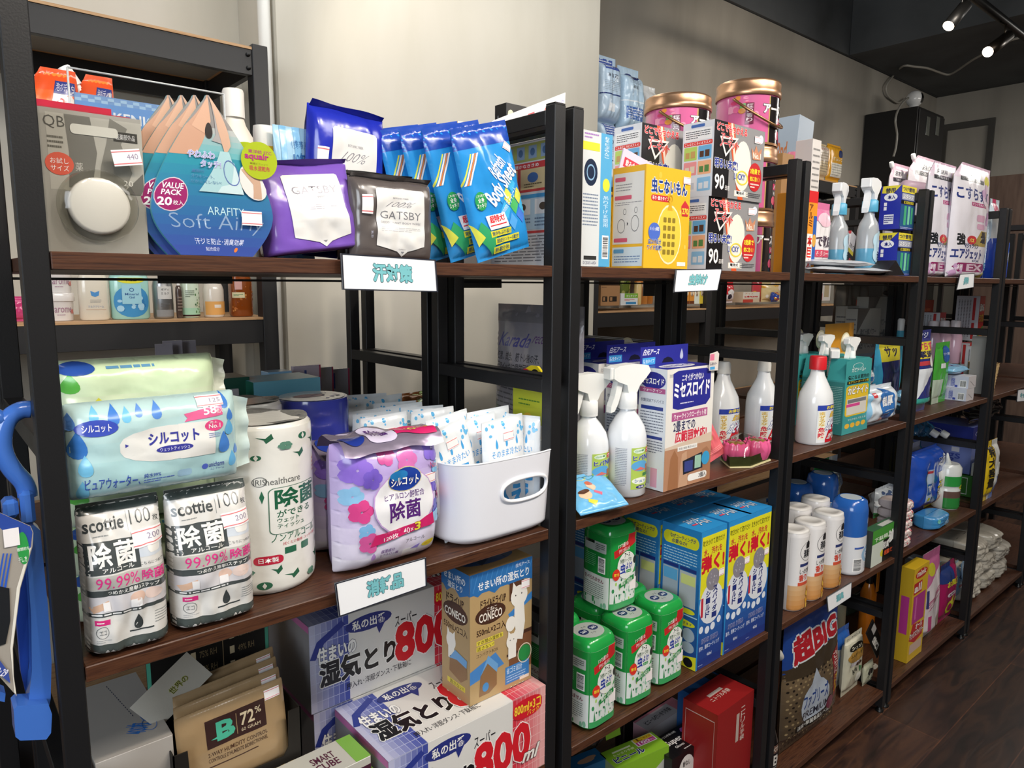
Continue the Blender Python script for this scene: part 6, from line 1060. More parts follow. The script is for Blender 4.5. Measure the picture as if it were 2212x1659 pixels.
o3 = carton('refill_box', 'white red and black stamp box leaning between the two foam sprays', 'box', .05, .06, .13, '#e8e8ea', R(0, 0, 100, 46, '#1a181a')+R(0, 46, 100, 56, '#e8d83c')+T('スタンプ', 10, 60, 90, 72, '#3a3a3e', .03)+E(60, 22, 26, 14, '#c8404a'), R(0, 0, 100, 50, '#1a181a')+T('ドリンク', 16, 60, 90, 76, '#3a3a3e', .03)+R(0, 92, 100, 100, '#c8343c')); place(o3, (xa(1842, .15, z), .17, z+.016), .1, 0, .32)
mb = MB().prism([(-.075, 0), (.075, 0), (.0, .045)], 0, .06, m('#18161a', 'carton')); mb.art(lambda u, v: (Vector((.0+.075*u, .06*v, .045-.045*u)), Vector((.5, 0, .86))), R(0, 0, 100, 100, '#dfe4ea')+R(6, 0, 30, 50, '#e8d83c')+R(34, 0, 56, 50, '#d8504a')+R(6, 60, 90, 92, '#9fc0d8'), .087, .06)
tag(place(mb.build('wedge_box'), (xa(1912, .02, z)+.02, .0-.0, z+.001), 0), 'black wedge shaped box with striped sloping lid at the front edge', 'box')
for i, (p0, p1, z_, lb) in enumerate(((1752, 1926, .001, 'lower crumpled white mailer pouch lying on the board edge'), (1752, 1890, .021, 'upper crumpled white mailer pouch lying on the other one'))):
    x0_, x1_ = xa(p0+3, -.01, z), xa(p1, -.01, z); mb = MB(); W_ = x1_-x0_; F = lambda u, v, s_=1: ((u-.5)*W_, -.012+.085*v+.006*math.sin(5*u+i), .009+s_*.009*(1-abs(2*u-1)**5)*(1-abs(2*v-1)**3)**.5+.0025*noise.noise(Vector((u*6, v*4, i*3+2))))
    mb.surf(F, m('#c3c8cf', 'film'), 40, 12); mb.surf(lambda u, v: F(1-u, v, -1), m('#c3c8cf', 'film'), 40, 12); tag(place(mb.build('mailer_pouch'), ((x0_+x1_)/2, .0, z+z_)), lb, 'pouch', 'white mailer pouches')
# pinks behind on the rear row
la_ = R(0, 0, 100, 100, '#e6e2ea')+GR(0, 86, 100, 100, '#e6dce8', '#dcb4cc', 3)+R(10, 88, 70, 94, '#f4f4f6')+T('浴室用', 16, 89, 54, 93.4, '#3a3a4a', .02)+R(10, 84, 74, 87.5, '#2a2c34')+T('つめかえ用', 22, 84.6, 60, 87, '#e8e8ec', .01)+E(84, 88, 8, 5, '#d8cf3c')+T('こすらず30', 4, 68, 92, 79, '#2a3a7c', .035)+R(34, 63, 80, 66.5, '#b03a78')+T('ピンク汚れ予防', 37, 63.6, 77, 66, '#f4e4f0', .01)+blobs(66, 44, 98, 84, ['#d8bcd8', '#c9a0c8', '#ecdcec'], 16, 5, 6, .8)+RR(50, 50, 76, 56, '#d8a8c4', .4)+RR(52, 43, 78, 48, '#d8a8c4', .4)
la_ += poly([(44, 28), (66, 42), (100, 42), (86, 28)], '#b09a50')+T('最', 66, 31, 84, 41, '#22262c', .05)+T('強', 8, 28, 26, 38, '#22262c', .05)+E(42, 33, 12, 4, '#c8343c')+T('バス', 36, 31, 48, 34.6, '#f6e86a', .03)+T('マジックリン', 24, 25.5, 62, 30, '#26386e', .03)+T('エアジェット', 2, 16, 74, 25, '#2a3a7c', .045)+T('airjet', 46, 13, 68, 16, '#2a3a7c', .01)+poly([(4, 9), (14, 12.5), (84, 12.5), (96, 9), (84, 4.5), (14, 4.5)], '#8f2a62')+T('除菌', 10, 6, 24, 11, '#f2e6f0', .03)+T('EX', 34, 5.4, 80, 11.4, '#d8c0d0', .04)+blobs(0, 0, 34, 10, ['#d8bcd8', '#c9a0c8'], 10, 5, 4, .6)+poly([(70, 0), (100, 0), (100, 5), (84, 4)], '#e2da3c')
def lilac(p0, p1, pt, y, lb, seed, cap=True, zz=None, ry=0):
    cx, w, h = fit(p0, p1, pt, y, zz or z); r = empty('refill_pouch', lb, 'pouch', 'lilac and white bath cleaner refill pouches'); place(r, (cx, y+.03, (zz or z)+.001), 0, 0, ry)
    cut = lambda v: 1 if v < .88 else 1-(v-.88)*1.6
    Fo = softF(w, h, .055, seed=seed, bt=2.4, top=.03, bot=0, wr=.0015); F2 = lambda u, v, s_=1: (lambda p: (w/2-(w/2-p[0])*cut(v), s_*p[1], p[2]))(Fo(u, v))
    mb = MB(); mb.surf(F2, m('#e2dce6', 'film'), 40, 40); mb.surf(lambda u, v: F2(1-u, v, -1), m('#e2dce6', 'film'), 40, 40); mb.art(F2, la_, w, h, 'film', True, eps=.0003); mb.build('pouch', r)
    if cap: c = MB().lathe([(.010, 0), (.010, .02), (.0085, .023)], m('#f4f4f4', 'plastic'), 18).lathe([(.007, -.02), (.007, .001)], m('#f0d8e4', 'plastic'), 14).build('spout_cap', r); c.location = (-w*.40, 0, h*.965); c.rotation_euler = (0, -.6, 0)
    return r
lilac(2006, 2062, 343, .055, 'lilac and white refill pouch at the left end of the fourth unit', 111, False)
lilac(2060, 2134, 345, .02, 'lilac and white refill pouch with yellow corner beside the pale blue pouch', 112, False)
lilac(1958, 2040, 330, .44, 'lilac refill pouch with white spout standing on the rear row', 113, True)
lilac(1918, 1958, 350, .50, 'small pink refill pouch with white cap on the rear row', 114, True)
sb_ = R(0, 0, 100, 100, '#d4e2ee')+poly([(20, 100), (60, 100), (96, 76), (30, 70)], '#cf2f68')+T('に効く!', 40, 76, 88, 88, '#f6e4ec', .03)+E(70, 62, 14, 5, '#c8404a')+T('マジックリン', 50, 50, 98, 58, '#26386e', .03)+T('S', 14, 32, 44, 52, '#3a86d0', .06)+T('UPER', 44, 33, 98, 45, '#26386e', .04)+ring(60, 24, 9, 5, .1, '#8a9ab0')+ring(82, 24, 9, 5, .1, '#8a9ab0')+poly([(0, 20), (40, 6), (100, 4), (100, 0), (0, 0)], '#4a9fd8')
sp(2137, 2156, 428, .06, z, .05, 'refill_pouch', 'pale blue refill pouch with crimson top by the right post', 'pouch', '#cfe0ee', sb_, seed=115, bt=2, top=.06)
tag(MB().tube([Y(1956, 402, .40), Y(2000, 408, .40), Y(2034, 413, .40)], .026, m('#d9b9c8', 'plastic'), 20).build('roller_tube'), 'pale pink plastic tube lying across behind the lilac pouches', 'tube')
# ------------------------------------------------------------------ third unit, second board
z = Z2
mould(xa(1752, .055, z), .05, z, za(770, xa(1752, .055, z), .05)-z, .055, 'white mould cleaner bottle with bright red cap', '#d21f2a', -140)
x = xa(1790, .10, z); H_ = za(752, x, .10)-z; r = empty('spray_bottle', 'mint green spray bottle with white head behind the red cap bottle', 'spray bottle'); place(r, (x, .10, z+.001), .5); sb = H_*.66
pf = [(.038, 0), (.042, .006), (.042, sb*.55), (.036, sb*.75), (.020, sb*.92), (.016, sb)]; MB().lathe(pf, m('#86cdb8', 'gloss'), 34, 2.3, .8).build('body', r); mb = MB(); wrapart(mb, pf, sb*.06, sb*.60, -150, -50, E(50, 54, 48, 46, '#cfe2dc')+T('オタマ', 24, 40, 78, 52, '#2f7a68', .03)+T('クリーナー', 28, 28, 74, 34, '#4a5a58', .01)+Ls(20, 60, 80, 84, 3, '#6a8a82', .2)); mb.build('front_label', r); trigger(r, sb, (H_-sb)/.074, '#f2f2f0', '#f2f2f0')
o = MB().lathe([(.021, 0), (.021, .0006)], m('#55703c', 'gloss'), 24).build('neck_tag', r); o.location = (.02, -.045, sb*.86); o.rotation_euler = (PI/2, 0, 0)
kn = R(0, 0, 100, 100, '#3f9c9c')+ring(46, 92, 20, 4, .08, '#e8f0ee')+T('カビトール+', 22, 84, 76, 90, '#e8f0ee', .01)+T('気になる室内の', 10, 74, 92, 80, '#14201f', .02)+R(8, 68, 92, 72.5, '#181a18')+T('エアコン･カーテン用', 12, 68.8, 90, 72, '#e8d83c', .01)+RR(6, 24, 94, 66, '#e8c42c', .12, asp=2.4)+T('カビナイト', 12, 54, 90, 64, '#f6f6f2', .05, '#1a1a1a', .04)+R(12, 26, 88, 48, '#dcd8d0')+R(14, 42, 86, 47, '#7a7c80')+R(10, 37, 62, 41, '#d84a92')+T('マスクなしで使える', 20, 17.5, 90, 20.5, '#e8f0ee', .01)
for i in range(4): kn += E(18+i*21, 11, 9, 3.4, '#e8b83c')
kl = R(0, 0, 100, 100, '#35807f')+Ls(10, 20, 90, 92, 22, '#9fc8c4', .3)
kb0 = None
for i, (p0, p1, y) in enumerate(((1817, 1872, .035), (1768, 1812, .135), (1722, 1765, .205))):
    if kb0 is None:
        cx, w, h = fit(p0, p1, 737, y, z); hb = h*.80; r = empty('spray_box', 'x', 'box', 'teal and yellow curtain spray packs with white heads'); kb0 = r; kw_ = w
        mb = MB().prism([(-w/2, 0), (w/2, 0), (w/2, hb*.72), (w/2-.01, hb*.98), (w/2-.02, hb), (-w/2+.02, hb), (-w/2+.01, hb*.86), (-w/2, hb*.72)], 0, .055, m('#3f9c9c', 'carton')); mb.art(fF(w, .055, hb*.98), R(0, 72, 8, 100, '#3f9c9c')+kn, w, hb*.98, 'carton'); mb.art(fL(w, .055, hb*.7), kl, .055, hb*.7, 'carton'); mb.build('carton', r)
        MB().lathe([(.013, hb), (.013, hb+.004)], m('#f2f2f0', 'plastic'), 20, c=(0, .026)).build('neck', r)
        hd_ = empty('x', None, None); trigger(hd_, 0, (h-hb)/.074*1.15, '#f2f2f0', '#f2f2f0', .013)
        for c in list(hd_.children): c.parent = r; c.location = (0, .026, hb-.002)
        bpy.data.objects.remove(hd_)
        cc = MB().lathe([(.030, 0), (.030, .001)], m('#e4dcb8', 'gloss'), 28); cc.art(lambda u, v: (Vector(((u-.5)*.06, (v-.5)*.06, .0012)), Vector((0, 0, 1))), E(50, 50, 42, 42, '#efeadc')+T('かけてもOK', 20, 42, 80, 52, '#c83a6a', .01), .06, .06); c3 = cc.build('round_card', r); c3.location = (.006, .05, h-.012); c3.rotation_euler = (PI/2, 0, 0)
    else: r = dup(kb0); cx = (xa(p0, y, z)+xa(p1, y, z))/2
    r['label'] = ('teal and yellow curtain spray pack at the front of the third unit', 'teal and yellow curtain spray pack behind the mint spray bottle', 'teal and yellow curtain spray pack partly behind the left post')[i]; place(r, (max(cx, 2*PP+PW+kw_/2+.003), y, z+.001))
c = dup(kb0, 'teal and yellow spray pack behind the two white bottles of the second unit'); place(c, (1.38, .30, z+.001))
sp(1878, 1942, 842, .02, z, .07, 'wet_sheet_pack', 'white and blue thick sheet bundle by the post of the third unit', 'pack', '#dde6ee', poly([(30, 78), (52, 92), (76, 78), (78, 30), (52, 10), (32, 30)], '#2f6fb8')+T('超', 36, 50, 52, 74, '#f2f6fa', .05)+T('厚', 54, 50, 70, 74, '#f2f6fa', .05)+Ls(38, 30, 72, 42, 2, '#cfe0f0', .3)+R(10, 76, 22, 86, '#c8343c')+R(82, 20, 96, 40, '#b9c8dc')+E(34, 16, 8, 8, '#e8a8a0')+poly([(0, 0), (0, 100), (10, 100), (6, 0)], '#8fc0e0'), ex=6, seed=121, wr=.003)
sp(1895, 1948, 742, .16, z, .05, 'refill_pouch', 'navy refill pouch with yellow label and light blue edge', 'pouch', '#24286e', R(0, 0, 14, 100, '#4ab0d8')+R(14, 70, 100, 100, '#e2d63c')+T('サッ', 30, 76, 80, 92, '#26284c', .03), seed=122, bt=2)
for i, (px, pt) in enumerate(((1868, 748), (1875, 780), (1880, 812))): o = pouch('small_pouch', 'small silver white pouch %s of three behind the teal packs' % ('topmost', 'middle', 'lowest')[i], 'pouch', .06, .05, .03, '#d5dde4', R(10, 30, 60, 60, '#3f6fa8'), 'film', seed=125+i); p_ = Y(px+10, pt+30, .15); place(o, (p_.x, .15, z+.001+.052*(2-i)))
sp(1785, 1846, 702, .17, z, .05, 'refill_pouch', 'amber orange refill pouch rising behind the teal spray packs', 'pouch', '#d8962c', R(0, 60, 100, 70, '#e8c46a'), seed=129, bt=2)
bxa = R(0, 0, 100, 100, '#b4b2ac')+poly([(0, 100), (50, 100), (0, 70)], '#6a6460')+T('濃縮分解パワー', 14, 68, 84, 76, '#55565a', .01)+T('風呂ヘドロ大爆発', 10, 52, 90, 64, '#55565a', .02)+R(10, 4, 90, 46, '#8fa0b4')+poly([(40, 10), (90, 34), (84, 46), (36, 22)], '#a83a44')
for i, (p0, p1, pt, y) in enumerate(((1862, 1910, 642, .42), (1840, 1890, 668, .40), (1818, 1845, 662, .46))): boxof(p0, p1, pt, y, z, .05, 'cleaner_box', ('large grey white cleaner box with brown corner on the rear row', 'smaller grey white cleaner box in front of the large one', 'narrow grey box beside the cleaner boxes')[i], 'box', '#b4b2ac', front=bxa if i < 2 else Ls(10, 10, 90, 90, 12, '#6a6a6e'), left=Ls(10, 10, 90, 90, 14, '#6a6a6e', .3), group='grey white pipe cleaner boxes')
r = bottle('tube_bottle', 'slim cyan tube with round white cap before the grey boxes', 'tube', [(.012, 0), (.016, .03), (.014, .2)], '#4fb0d0', 'gloss', cap=[(.013, .2), (.014, .235), (.010, .24)]); place(r, (xa(1924, .34, z), .32, z+.001)); k_ = za(688, xa(1924, .34, z), .34)-z; r.scale = (1, 1, k_/.24)
# ------------------------------------------------------------------ third unit, third board
z = Z3
da_ = GR(0, 0, 100, 34, '#c98a4a', '#d8b48a', 5)+R(0, 34, 100, 100, '#e6e4e4')+ring(58, 80, 30, 13, .05, '#55565a')+poly([(50, 84), (50, 90), (60, 95), (70, 90), (70, 84)], '#26262a')+T('消臭元', 40, 72, 78, 83, '#22242a', .03)+R(30, 60, 78, 64, '#2f3a6e')+T('しっかり香る', 30, 50, 80, 57, '#3a3a40', .02)+T('香り', 28, 40, 62, 49, '#c84a3a', .04)+R(26, 34, 80, 38.5, '#d0563c')+blobs(62, 3, 92, 28, ['#eaa41f', '#f0b83a', '#e89418', '#f2c44c'], 34, 5, 5, .6)
de0 = None
def deo(x, y, lb, scl=1, H_=.235):
    global de0
    if de0 is None:
        r = empty('deodorizer_bottle', lb, 'bottle', 'white and orange room deodoriser bottles'); a = .043
        pf = [(a*.9, 0), (a, .006), (a*.98, H_*.36), (a*.99, H_*.93), (a*.94, H_*.97)]; mb = MB().lathe(pf, m('#e2e0e0', 'gloss'), 40, 2.5); wrapart(mb, pf, .004, H_*.93, -160, -30, da_, 2.5, 1, 'gloss'); mb.build('body', r)
        MB().lathe([(a*.95, H_*.97), (a*.93, H_*.99), (a*.62, H_), (a*.6, H_*.995), (.001, H_*.995)], m('#cfcdca', 'plastic'), 40, 2.5).build('lid', r); de0 = r
    else: r = dup(de0, lb)
    return place(r, (x, y, z+.001), 0)
for i, (px, y) in enumerate(((1703, .048), (1739, .05), (1779, .055), (1712, .145), (1752, .15))): deo(max(xa(px, y, z), 2*PP+PW+.047), y, 'white and orange deodoriser bottle, '+('leftmost of the front row, cut by the post', 'second of the front row', 'third of the front row beside the blue capped one', 'left one of the rear pair', 'right one of the rear pair')[i])
ba10 = R(0, 0, 100, 100, '#e4e6ea')+E(78, 52, 34, 24, '#9fc4e4')+E(80, 52, 24, 17, '#e8eef6')+T('ZERO', 62, 48, 98, 58, '#3f7fc0', .03)+R(24, 70, 52, 75, '#3f5fae')+Bc(22, 8, 46, 44, True)+Ls(60, 10, 90, 28, 4, '#8a8f98', .3)+T('無香料', 66, 32, 92, 37, '#55585e', .01)
b10 = None
for i, (px, y) in enumerate(((1826, .062), (1768, .262), (1712, .262))):
    if b10 is None:
        r = empty('deodorizer_bottle', 'x', 'bottle', 'white deodoriser bottles with blue shoulders'); b10 = r; a = .052; H_ = .245
        pf = [(a*.9, 0), (a, .006), (a, H_*.52)]; mb = MB().lathe(pf, m('#e2e4e8', 'gloss'), 40, 2.5); wrapart(mb, pf, .004, H_*.51, -170, -20, ba10, 2.5, 1, 'gloss'); mb.build('body', r)
        pf = [(a*1.01, H_*.52), (a*1.01, H_*.84), (a*.9, H_*.97), (a*.7, H_)]; mb = MB().lathe(pf, m('#2a62b4', 'gloss'), 40, 2.5); wrapart(mb, pf, H_*.6, H_*.84, -100, -20, T('10大', 30, 30, 90, 74, '#e8f0fa', .01), 2.5, 1, 'gloss'); mb.lathe([(a*.62, H_*1.001), (a*.6, H_*1.004)], m('#b9c4cc', 'plastic'), 30); mb.build('blue_shoulder', r)
    else: r = dup(b10)
    r['label'] = ('white deodoriser bottle with blue shoulder at the front', 'blue shouldered deodoriser bottle behind the orange ones', 'dark blue topped bottle at the left rear of the third board')[i]; place(r, (max(xa(px, y, z), 2*PP+PW+.056), y, z+.001))
fe = R(0, 0, 100, 100, '#dfdcd2')+poly([(0, 60), (40, 100), (0, 100)], '#9fc0e0')+R(76, 76, 100, 100, '#2f6fb4')+T('ファブリーズ', 30, 58, 84, 72, '#2a2f3c', .02)+RR(42, 78, 60, 86, '#3a4a3c', .4)+E(62, 30, 28, 30, '#eceae4')+E(62, 30, 22, 25, '#a8b4b0')+ring(86, 76, 7, 5, .1, '#b07ab0')
f0 = None
for i in range(6):
    px, y = 1862-26*0, .10+.042*i
    if f0 is None: f0 = shaped('freshener_card', 'x', 'pack', .105, .175, .012, '#dfdcd2', lambda v: 1 if v < .55 else 1-.0*(v-.55), lambda v: 0, fe, group='white arched air freshener cards'); o = f0
    else: o = dup(f0)
    x_ = 2.30-.028*i
    o['label'] = 'white and pale blue freshener card %s' % ('at the front behind the charcoal box', 'second from the front of the slanting row', 'third from the front of the slanting row', 'fourth from the front of the slanting row', 'fifth from the front of the slanting row', 'rearmost of the slanting row')[i]; place(o, (x_-.04, y+.03, z+.001), -.08, -.06)
o, *_ = xbox(1880, 1934, 1862, 1150, .012, z, 'charcoal_box', 'small green and black charcoal pack at the right end of the third unit', 'box', '#1f211f', front=R(0, 62, 100, 100, '#4a9a3c')+R(0, 0, 44, 62, '#d8e0d4')+E(50, 26, 16, 12, '#e2d83c')+T('下駄箱', 8, 66, 60, 78, '#e8f2e0', .02)+poly([(44, 0), (100, 0), (100, 86), (70, 60), (44, 56)], '#161615')+T('炭', 62, 46, 94, 80, '#f2f2ee', .06)+T('脱臭', 42, 36, 66, 56, '#f2f2ee', .03)+T('極濃パワー', 50, 16, 96, 30, '#e8603a', .03), left=R(0, 0, 100, 100, '#3a3d3a'), top=R(0, 0, 100, 100, '#3f6a4c')+R(40, 10, 90, 70, '#c8ccc4'))
sp(1905, 1950, 1062, .19, z, .07, 'sponge_pack', 'clear film pack of white sponges by the right post', 'pack', '#c5ccd0', blobs(0, 40, 100, 96, ['#e4e8ea', '#4a5a78', '#aeb8c0'], 16, 10, 7)+R(0, 0, 100, 20, '#2f8a4a'), 'foil' if False else 0, seed=131, wr=.006)
sp(1768, 1818, 1002, .27, z, .07, 'sponge_pack', 'green topped clear bag of cloths on the rear of the third board', 'pack', '#b8c2c0', R(0, 70, 60, 100, '#2f8a3c')+T('万能', 60, 60, 92, 80, '#55606a', .03), seed=132, wr=.005)
# ------------------------------------------------------------------ third unit, bottom board
z = Z4
bg = GR(0, 0, 100, 62, '#3a3024', '#6a5a44', 6)+R(0, 62, 100, 100, '#1d3f86')+poly([(0, 66), (100, 74), (100, 60), (60, 54), (0, 58)], '#3a3024')+T('超BIG', 12, 70, 92, 90, '#a81f2a', .06, '#cfd6da', .05, r=4)
rn_ = random.Random(5)
for j in range(17):
    for i in range(15):
        x_, y_ = 4+i*6.5+(j % 2)*3.2, 3+j*3.3
        if abs((x_-46)/30)**2+abs((y_-30)/22)**2 > 1: bg += E(x_, y_, 1.7, .9, '#8a7858' if rn_.random() < .6 else '#1f1a14', n=6)
bg += E(46, 32, 25, 17, '#aab4c2')+poly([(34, 44), (46, 58), (58, 44)], '#aab4c2')+T('ファブリーズ', 24, 30, 68, 42, '#26407e', .02)+T('PREMIUM', 24, 22, 70, 28, '#1f2433', .01)+R(14, 15, 74, 20, '#14120f')+T('消臭+除菌最高レベル', 16, 15.8, 72, 19.4, '#d0d0cc', .012)+poly([(78, 58), (100, 66), (100, 30), (84, 22)], '#8f1f26')+TV('さらに', 82, 42, 92, 60, '#e0d4d0', .01)+TV('ボトル', 84, 26, 96, 42, '#d8b82c', .02)+E(74, 22, 8, 5, '#6a1f3c')
cx, w, h = fit(1700, 1816, 1378, .02, z); o = pouch('refill_pouch', 'large dark refill pouch with honeycomb print and red lettering at the bottom', 'pouch', w, h, .06, '#3a3024', bg, seed=141, bt=1.8, top=.04, wr=.002); place(o, (cx+.01, .055, z+.001), .0, -.03, .02)
c = MB().lathe([(.014, 0), (.014, .03), (.011, .033)], m('#b9b8b0', 'plastic'), 20).build('spout_cap', o); c.location = (-w*.48, .01, h*.76); c.rotation_euler = (0, -.9, 0)
for i, (x, y) in enumerate(((1.683, .045), (1.70, .14))):
    r = bottle('oil_bottle', ('black swing top bottle with brown label in the bottom left corner', 'second black bottle behind the brown labelled one')[i], 'bottle', [(.030, 0), (.032, .006), (.032, .11), (.022, .145), (.012, .165), (.011, .18)], '#0c0c0e', 'gloss', cap=[(.015, .18), (.016, .19), (.016, .21), (.008, .215)], capc='#141414'); place(r, (x+.012, y, z+.001))
    mb = MB(); wrapart(mb, [(.0325, 0), (.0325, .12)], .012, .105, -150, -20, R(0, 0, 100, 20, '#6a4f44')+R(0, 20, 100, 74, '#17151a')+R(0, 74, 100, 100, '#6a4f44')+T('COCONUT', 10, 80, 90, 94, '#d0c4b8', .01)+T('HEMP', 8, 34, 92, 66, '#d6d2cc', .04)+Ls(10, 22, 90, 32, 1, '#8a8680')); mb.build('front_label', r)
def p4(p0, p1, pt, y, T_, name, lb, cat, base, art, **kw): return sp(p0, p1, pt, y, Z4, T_, name, lb, cat, base, art, **kw)
p4(1772, 1806, 1345, .22, .04, 'refill_pouch', 'blue refill pouch with white letter and yellow strip behind the large one', 'pouch', '#1f4a8c', R(10, 78, 60, 86, '#c8c83c')+T('用', 30, 78, 50, 86, '#222', .03)+T('h', 14, 50, 50, 74, '#c8d0dc', .03), seed=142)
p4(1826, 1862, 1385, .06, .035, 'refill_pouch', 'cream white refill pouch with gold oval label', 'pouch', '#c6c2ac', R(0, 88, 100, 100, '#d8d4c0')+T('フレグランス', 10, 92, 90, 97, '#3a3a34', .01)+E(50, 80, 38, 6, '#23211c')+T('シュッ!', 24, 77, 76, 83, '#e8e2cc', .02)+E(50, 66, 44, 10, '#a8803a')+T('ふんわり香り', 14, 66, 86, 71, '#3a2c14', .01)+R(20, 50, 62, 56, '#d0c8cc')+E(66, 50, 16, 3.6, '#4a3024')+T('KA', 30, 36, 62, 44, '#33332c', .01)+poly([(70, 44), (96, 38), (78, 32)], '#3f7a4a')+E(70, 24, 18, 8, '#dedcd0'), seed=143, ex=5)
p4(1806, 1836, 1370, .10, .04, 'refill_pouch', 'light blue edged refill pouch between the large and cream ones', 'pouch', '#2a5fae', R(0, 0, 100, 70, '#c9ccc8')+E(40, 50, 30, 20, '#7fa8d8'), seed=144)
p4(1868, 1888, 1440, .05, .02, 'sachet', 'pale sachet standing at the front beside the cream pouch', 'sachet', '#b4b49c', E(50, 60, 30, 14, '#2a2a26'), seed=145)
p4(1884, 1900, 1450, .08, .03, 'sachet', 'narrow white sachet by the bottom right post', 'sachet', '#b9b4a8', None, seed=146)
r = bottle('lotion_bottle', 'orange bottle with black pump behind the cream pouch', 'bottle', [(.028, 0), (.03, .01), (.03, .15), (.016, .18)], '#c46f18', 'gloss', cap=[(.012, .18), (.012, .22), (.01, .23)], capc='#111'); place(r, (xa(1868, .2, z), .2, z+.001)); r.scale = (1, 1, 1.35)
mb = MB().box(-.012, -.032, .16, .012, -.030, .235, m('#d8801c')); mb.build('tag', r)
o = carton('hang_card', 'black card with white script lettering tilted by the bottom right post', 'card', .06, .004, .17, '#131212', TV('Blend', 16, 20, 60, 60, '#d8d4cc', .02)+R(50, 66, 96, 88, '#a8a4a0')); place(o, (xa(1893, .04, z), .035, z+.12), 0, 0, -.7)
r = bottle('lotion_bottle', 'grey white capped bottle at the rear of the bottom board', 'bottle', [(.035, 0), (.037, .01), (.036, .2), (.02, .24)], '#b4ae94', 'plastic', cap=[(.022, .24), (.022, .29), (.018, .295)], capc='#b9b8b2'); place(r, (xa(1812, .26, z), .28, z+.001))
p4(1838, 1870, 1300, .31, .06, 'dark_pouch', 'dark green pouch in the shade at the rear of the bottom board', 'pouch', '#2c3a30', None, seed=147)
# ================================================================== fourth unit, second board
z = Z2
sp(1980, 2012, 716, .03, z, .05, 'refill_pouch', 'tall navy and yellow refill pouch at the left end of the fourth unit', 'pouch', '#26307e', R(0, 66, 100, 86, '#e8d43c')+T('すらず', 4, 76, 96, 85, '#d8306a', .04)+T('撃退', 10, 67, 84, 75, '#26284c', .04)+R(0, 58, 90, 63, '#c8404a')+poly([(0, 14), (0, 54), (90, 54), (20, 24)], '#e4e8ee')+R(0, 8, 100, 18, '#3fa89c')+E(80, 62, 18, 7, '#f2f2ee')+T('マジ', 20, 90, 80, 97, '#e8eaf4', .02), seed=151, bt=2)
sp(2016, 2046, 742, .07, z, .02, 'sponge_pack', 'bright green carded pack beside the navy pouch', 'pack', '#46a83a', E(66, 80, 26, 14, '#2a5fae')+T('マツイ棒', 44, 78, 88, 83, '#e8f0f8', .01)+R(30, 58, 60, 66, '#e8ecec')+R(0, 0, 50, 40, '#b8c8b4'), seed=152)
wl = R(0, 0, 100, 100, '#cfd4e6')+Ls(6, 10, 46, 92, 12, '#8f9cd0', .3)+blobs(4, 4, 60, 96, ['#a8b4dc', '#b9c2e2'], 26, 2.4, 4, 1.6)+T('化粧用綿棒', 50, 10, 62, 84, '#5a68b8', .01, r=0)+R(62, 6, 70, 24, '#3f4fa8')+Bc(76, 8, 94, 66)
o, w4, d4, h4 = xbox(2086, 2102, 2012, 842, .02, z, 'cotton_box', 'x', 'box', '#d6d4da', dmax=.36, left=wl, front=R(0, 0, 100, 100, '#cbc6c8')+poly([(20, 60), (24, 62), (90, 10), (86, 8)], '#8f8a8c'), group='white boxes with blue print and barcode'); o['label'] = 'lower white box with blue print and barcode on the fourth unit'
c = dup(o, 'upper white box with blue print and barcode on the fourth unit'); place(c, (o.location.x+.012, .02, z+h4+.002))
pz = z+2*h4+.005
o5 = pouch('wet_sheet_pack', 'sky blue sheet pack lying on the two white boxes', 'pack', .17, .10, .03, '#8cc4e8', R(40, 30, 52, 70, '#2a4fa0')+E(26, 50, 7, 14, '#e8f2fa'), seed=153, ex=5); place(o5, (o.location.x, .05, pz+.016), 0, -PI/2+.05)
for i, (px, py, z_) in enumerate(((2128, 850, .02), (2118, 872, .002))): o5 = pouch('wet_sheet_pack', ('upper', 'lower')[i]+' sky blue soft pack jutting out by the right post of the fourth unit', 'pack', .10, .075, .03, '#84bfe6', R(20, 40, 80, 60, '#e8a8b4')+R(30, 20, 70, 34, '#e8f2fa'), seed=154+i, ex=3, wr=.005); place(o5, (2.585, .04+.02*i, z+.018+.034*(1-i)), .3, -PI/2+.2)
tb = R(0, 0, 100, 100, '#c8231e')+T('固める', 12, 66, 88, 82, '#f4f4f0', .05, '#222', .04)+T('テンプル', 12, 42, 90, 60, '#f0c82c', .05, '#222', .04)+poly([(0, 0), (100, 0), (100, 34), (0, 20)], '#5a9a3c')+E(60, 14, 30, 12, '#e88a3c')
tl_ = R(0, 0, 100, 100, '#d0d6de')+R(72, 46, 84, 96, '#c23a3c')+R(72, 4, 84, 40, '#c23a3c')
for i in range(5): tl_ += Ls(10+i*12, 8, 15+i*12, 92, 26, '#44464c', .5, i)
for i, (pn, pr_, pl, pt, y, zz, lb) in enumerate(((2105, 2126, 2066, 640, .24, Z2+.185, 'tall red and white oil hardener box standing on the others'), (2022, 2052, 1992, 676, .32, Z2+.185, 'red and white oil hardener box behind the left post'), (2092, 2112, 2056, 738, .22, Z2, 'red and white oil hardener box below the tall one'), (2058, 2070, 2030, 740, .33, Z2, 'red and white oil hardener box left of the middle one'), (2140, 2160, 2102, 742, .08, Z2, 'white sided oil hardener box near the right post'))):
    xn, xr = xa(pn, y, Z2+.1), xa(pr_, y, Z2+.1); w_ = min(xr-xn, .075); h_ = .182 if zz == Z2 else za(pt, xn, y)-zz; pass
    place(carton('oil_hardener_box', lb, 'box', w_, .10, h_, '#c8231e', tb, tl_, group='red and white oil hardener boxes'), (xn+w_/2, y, zz+.001))
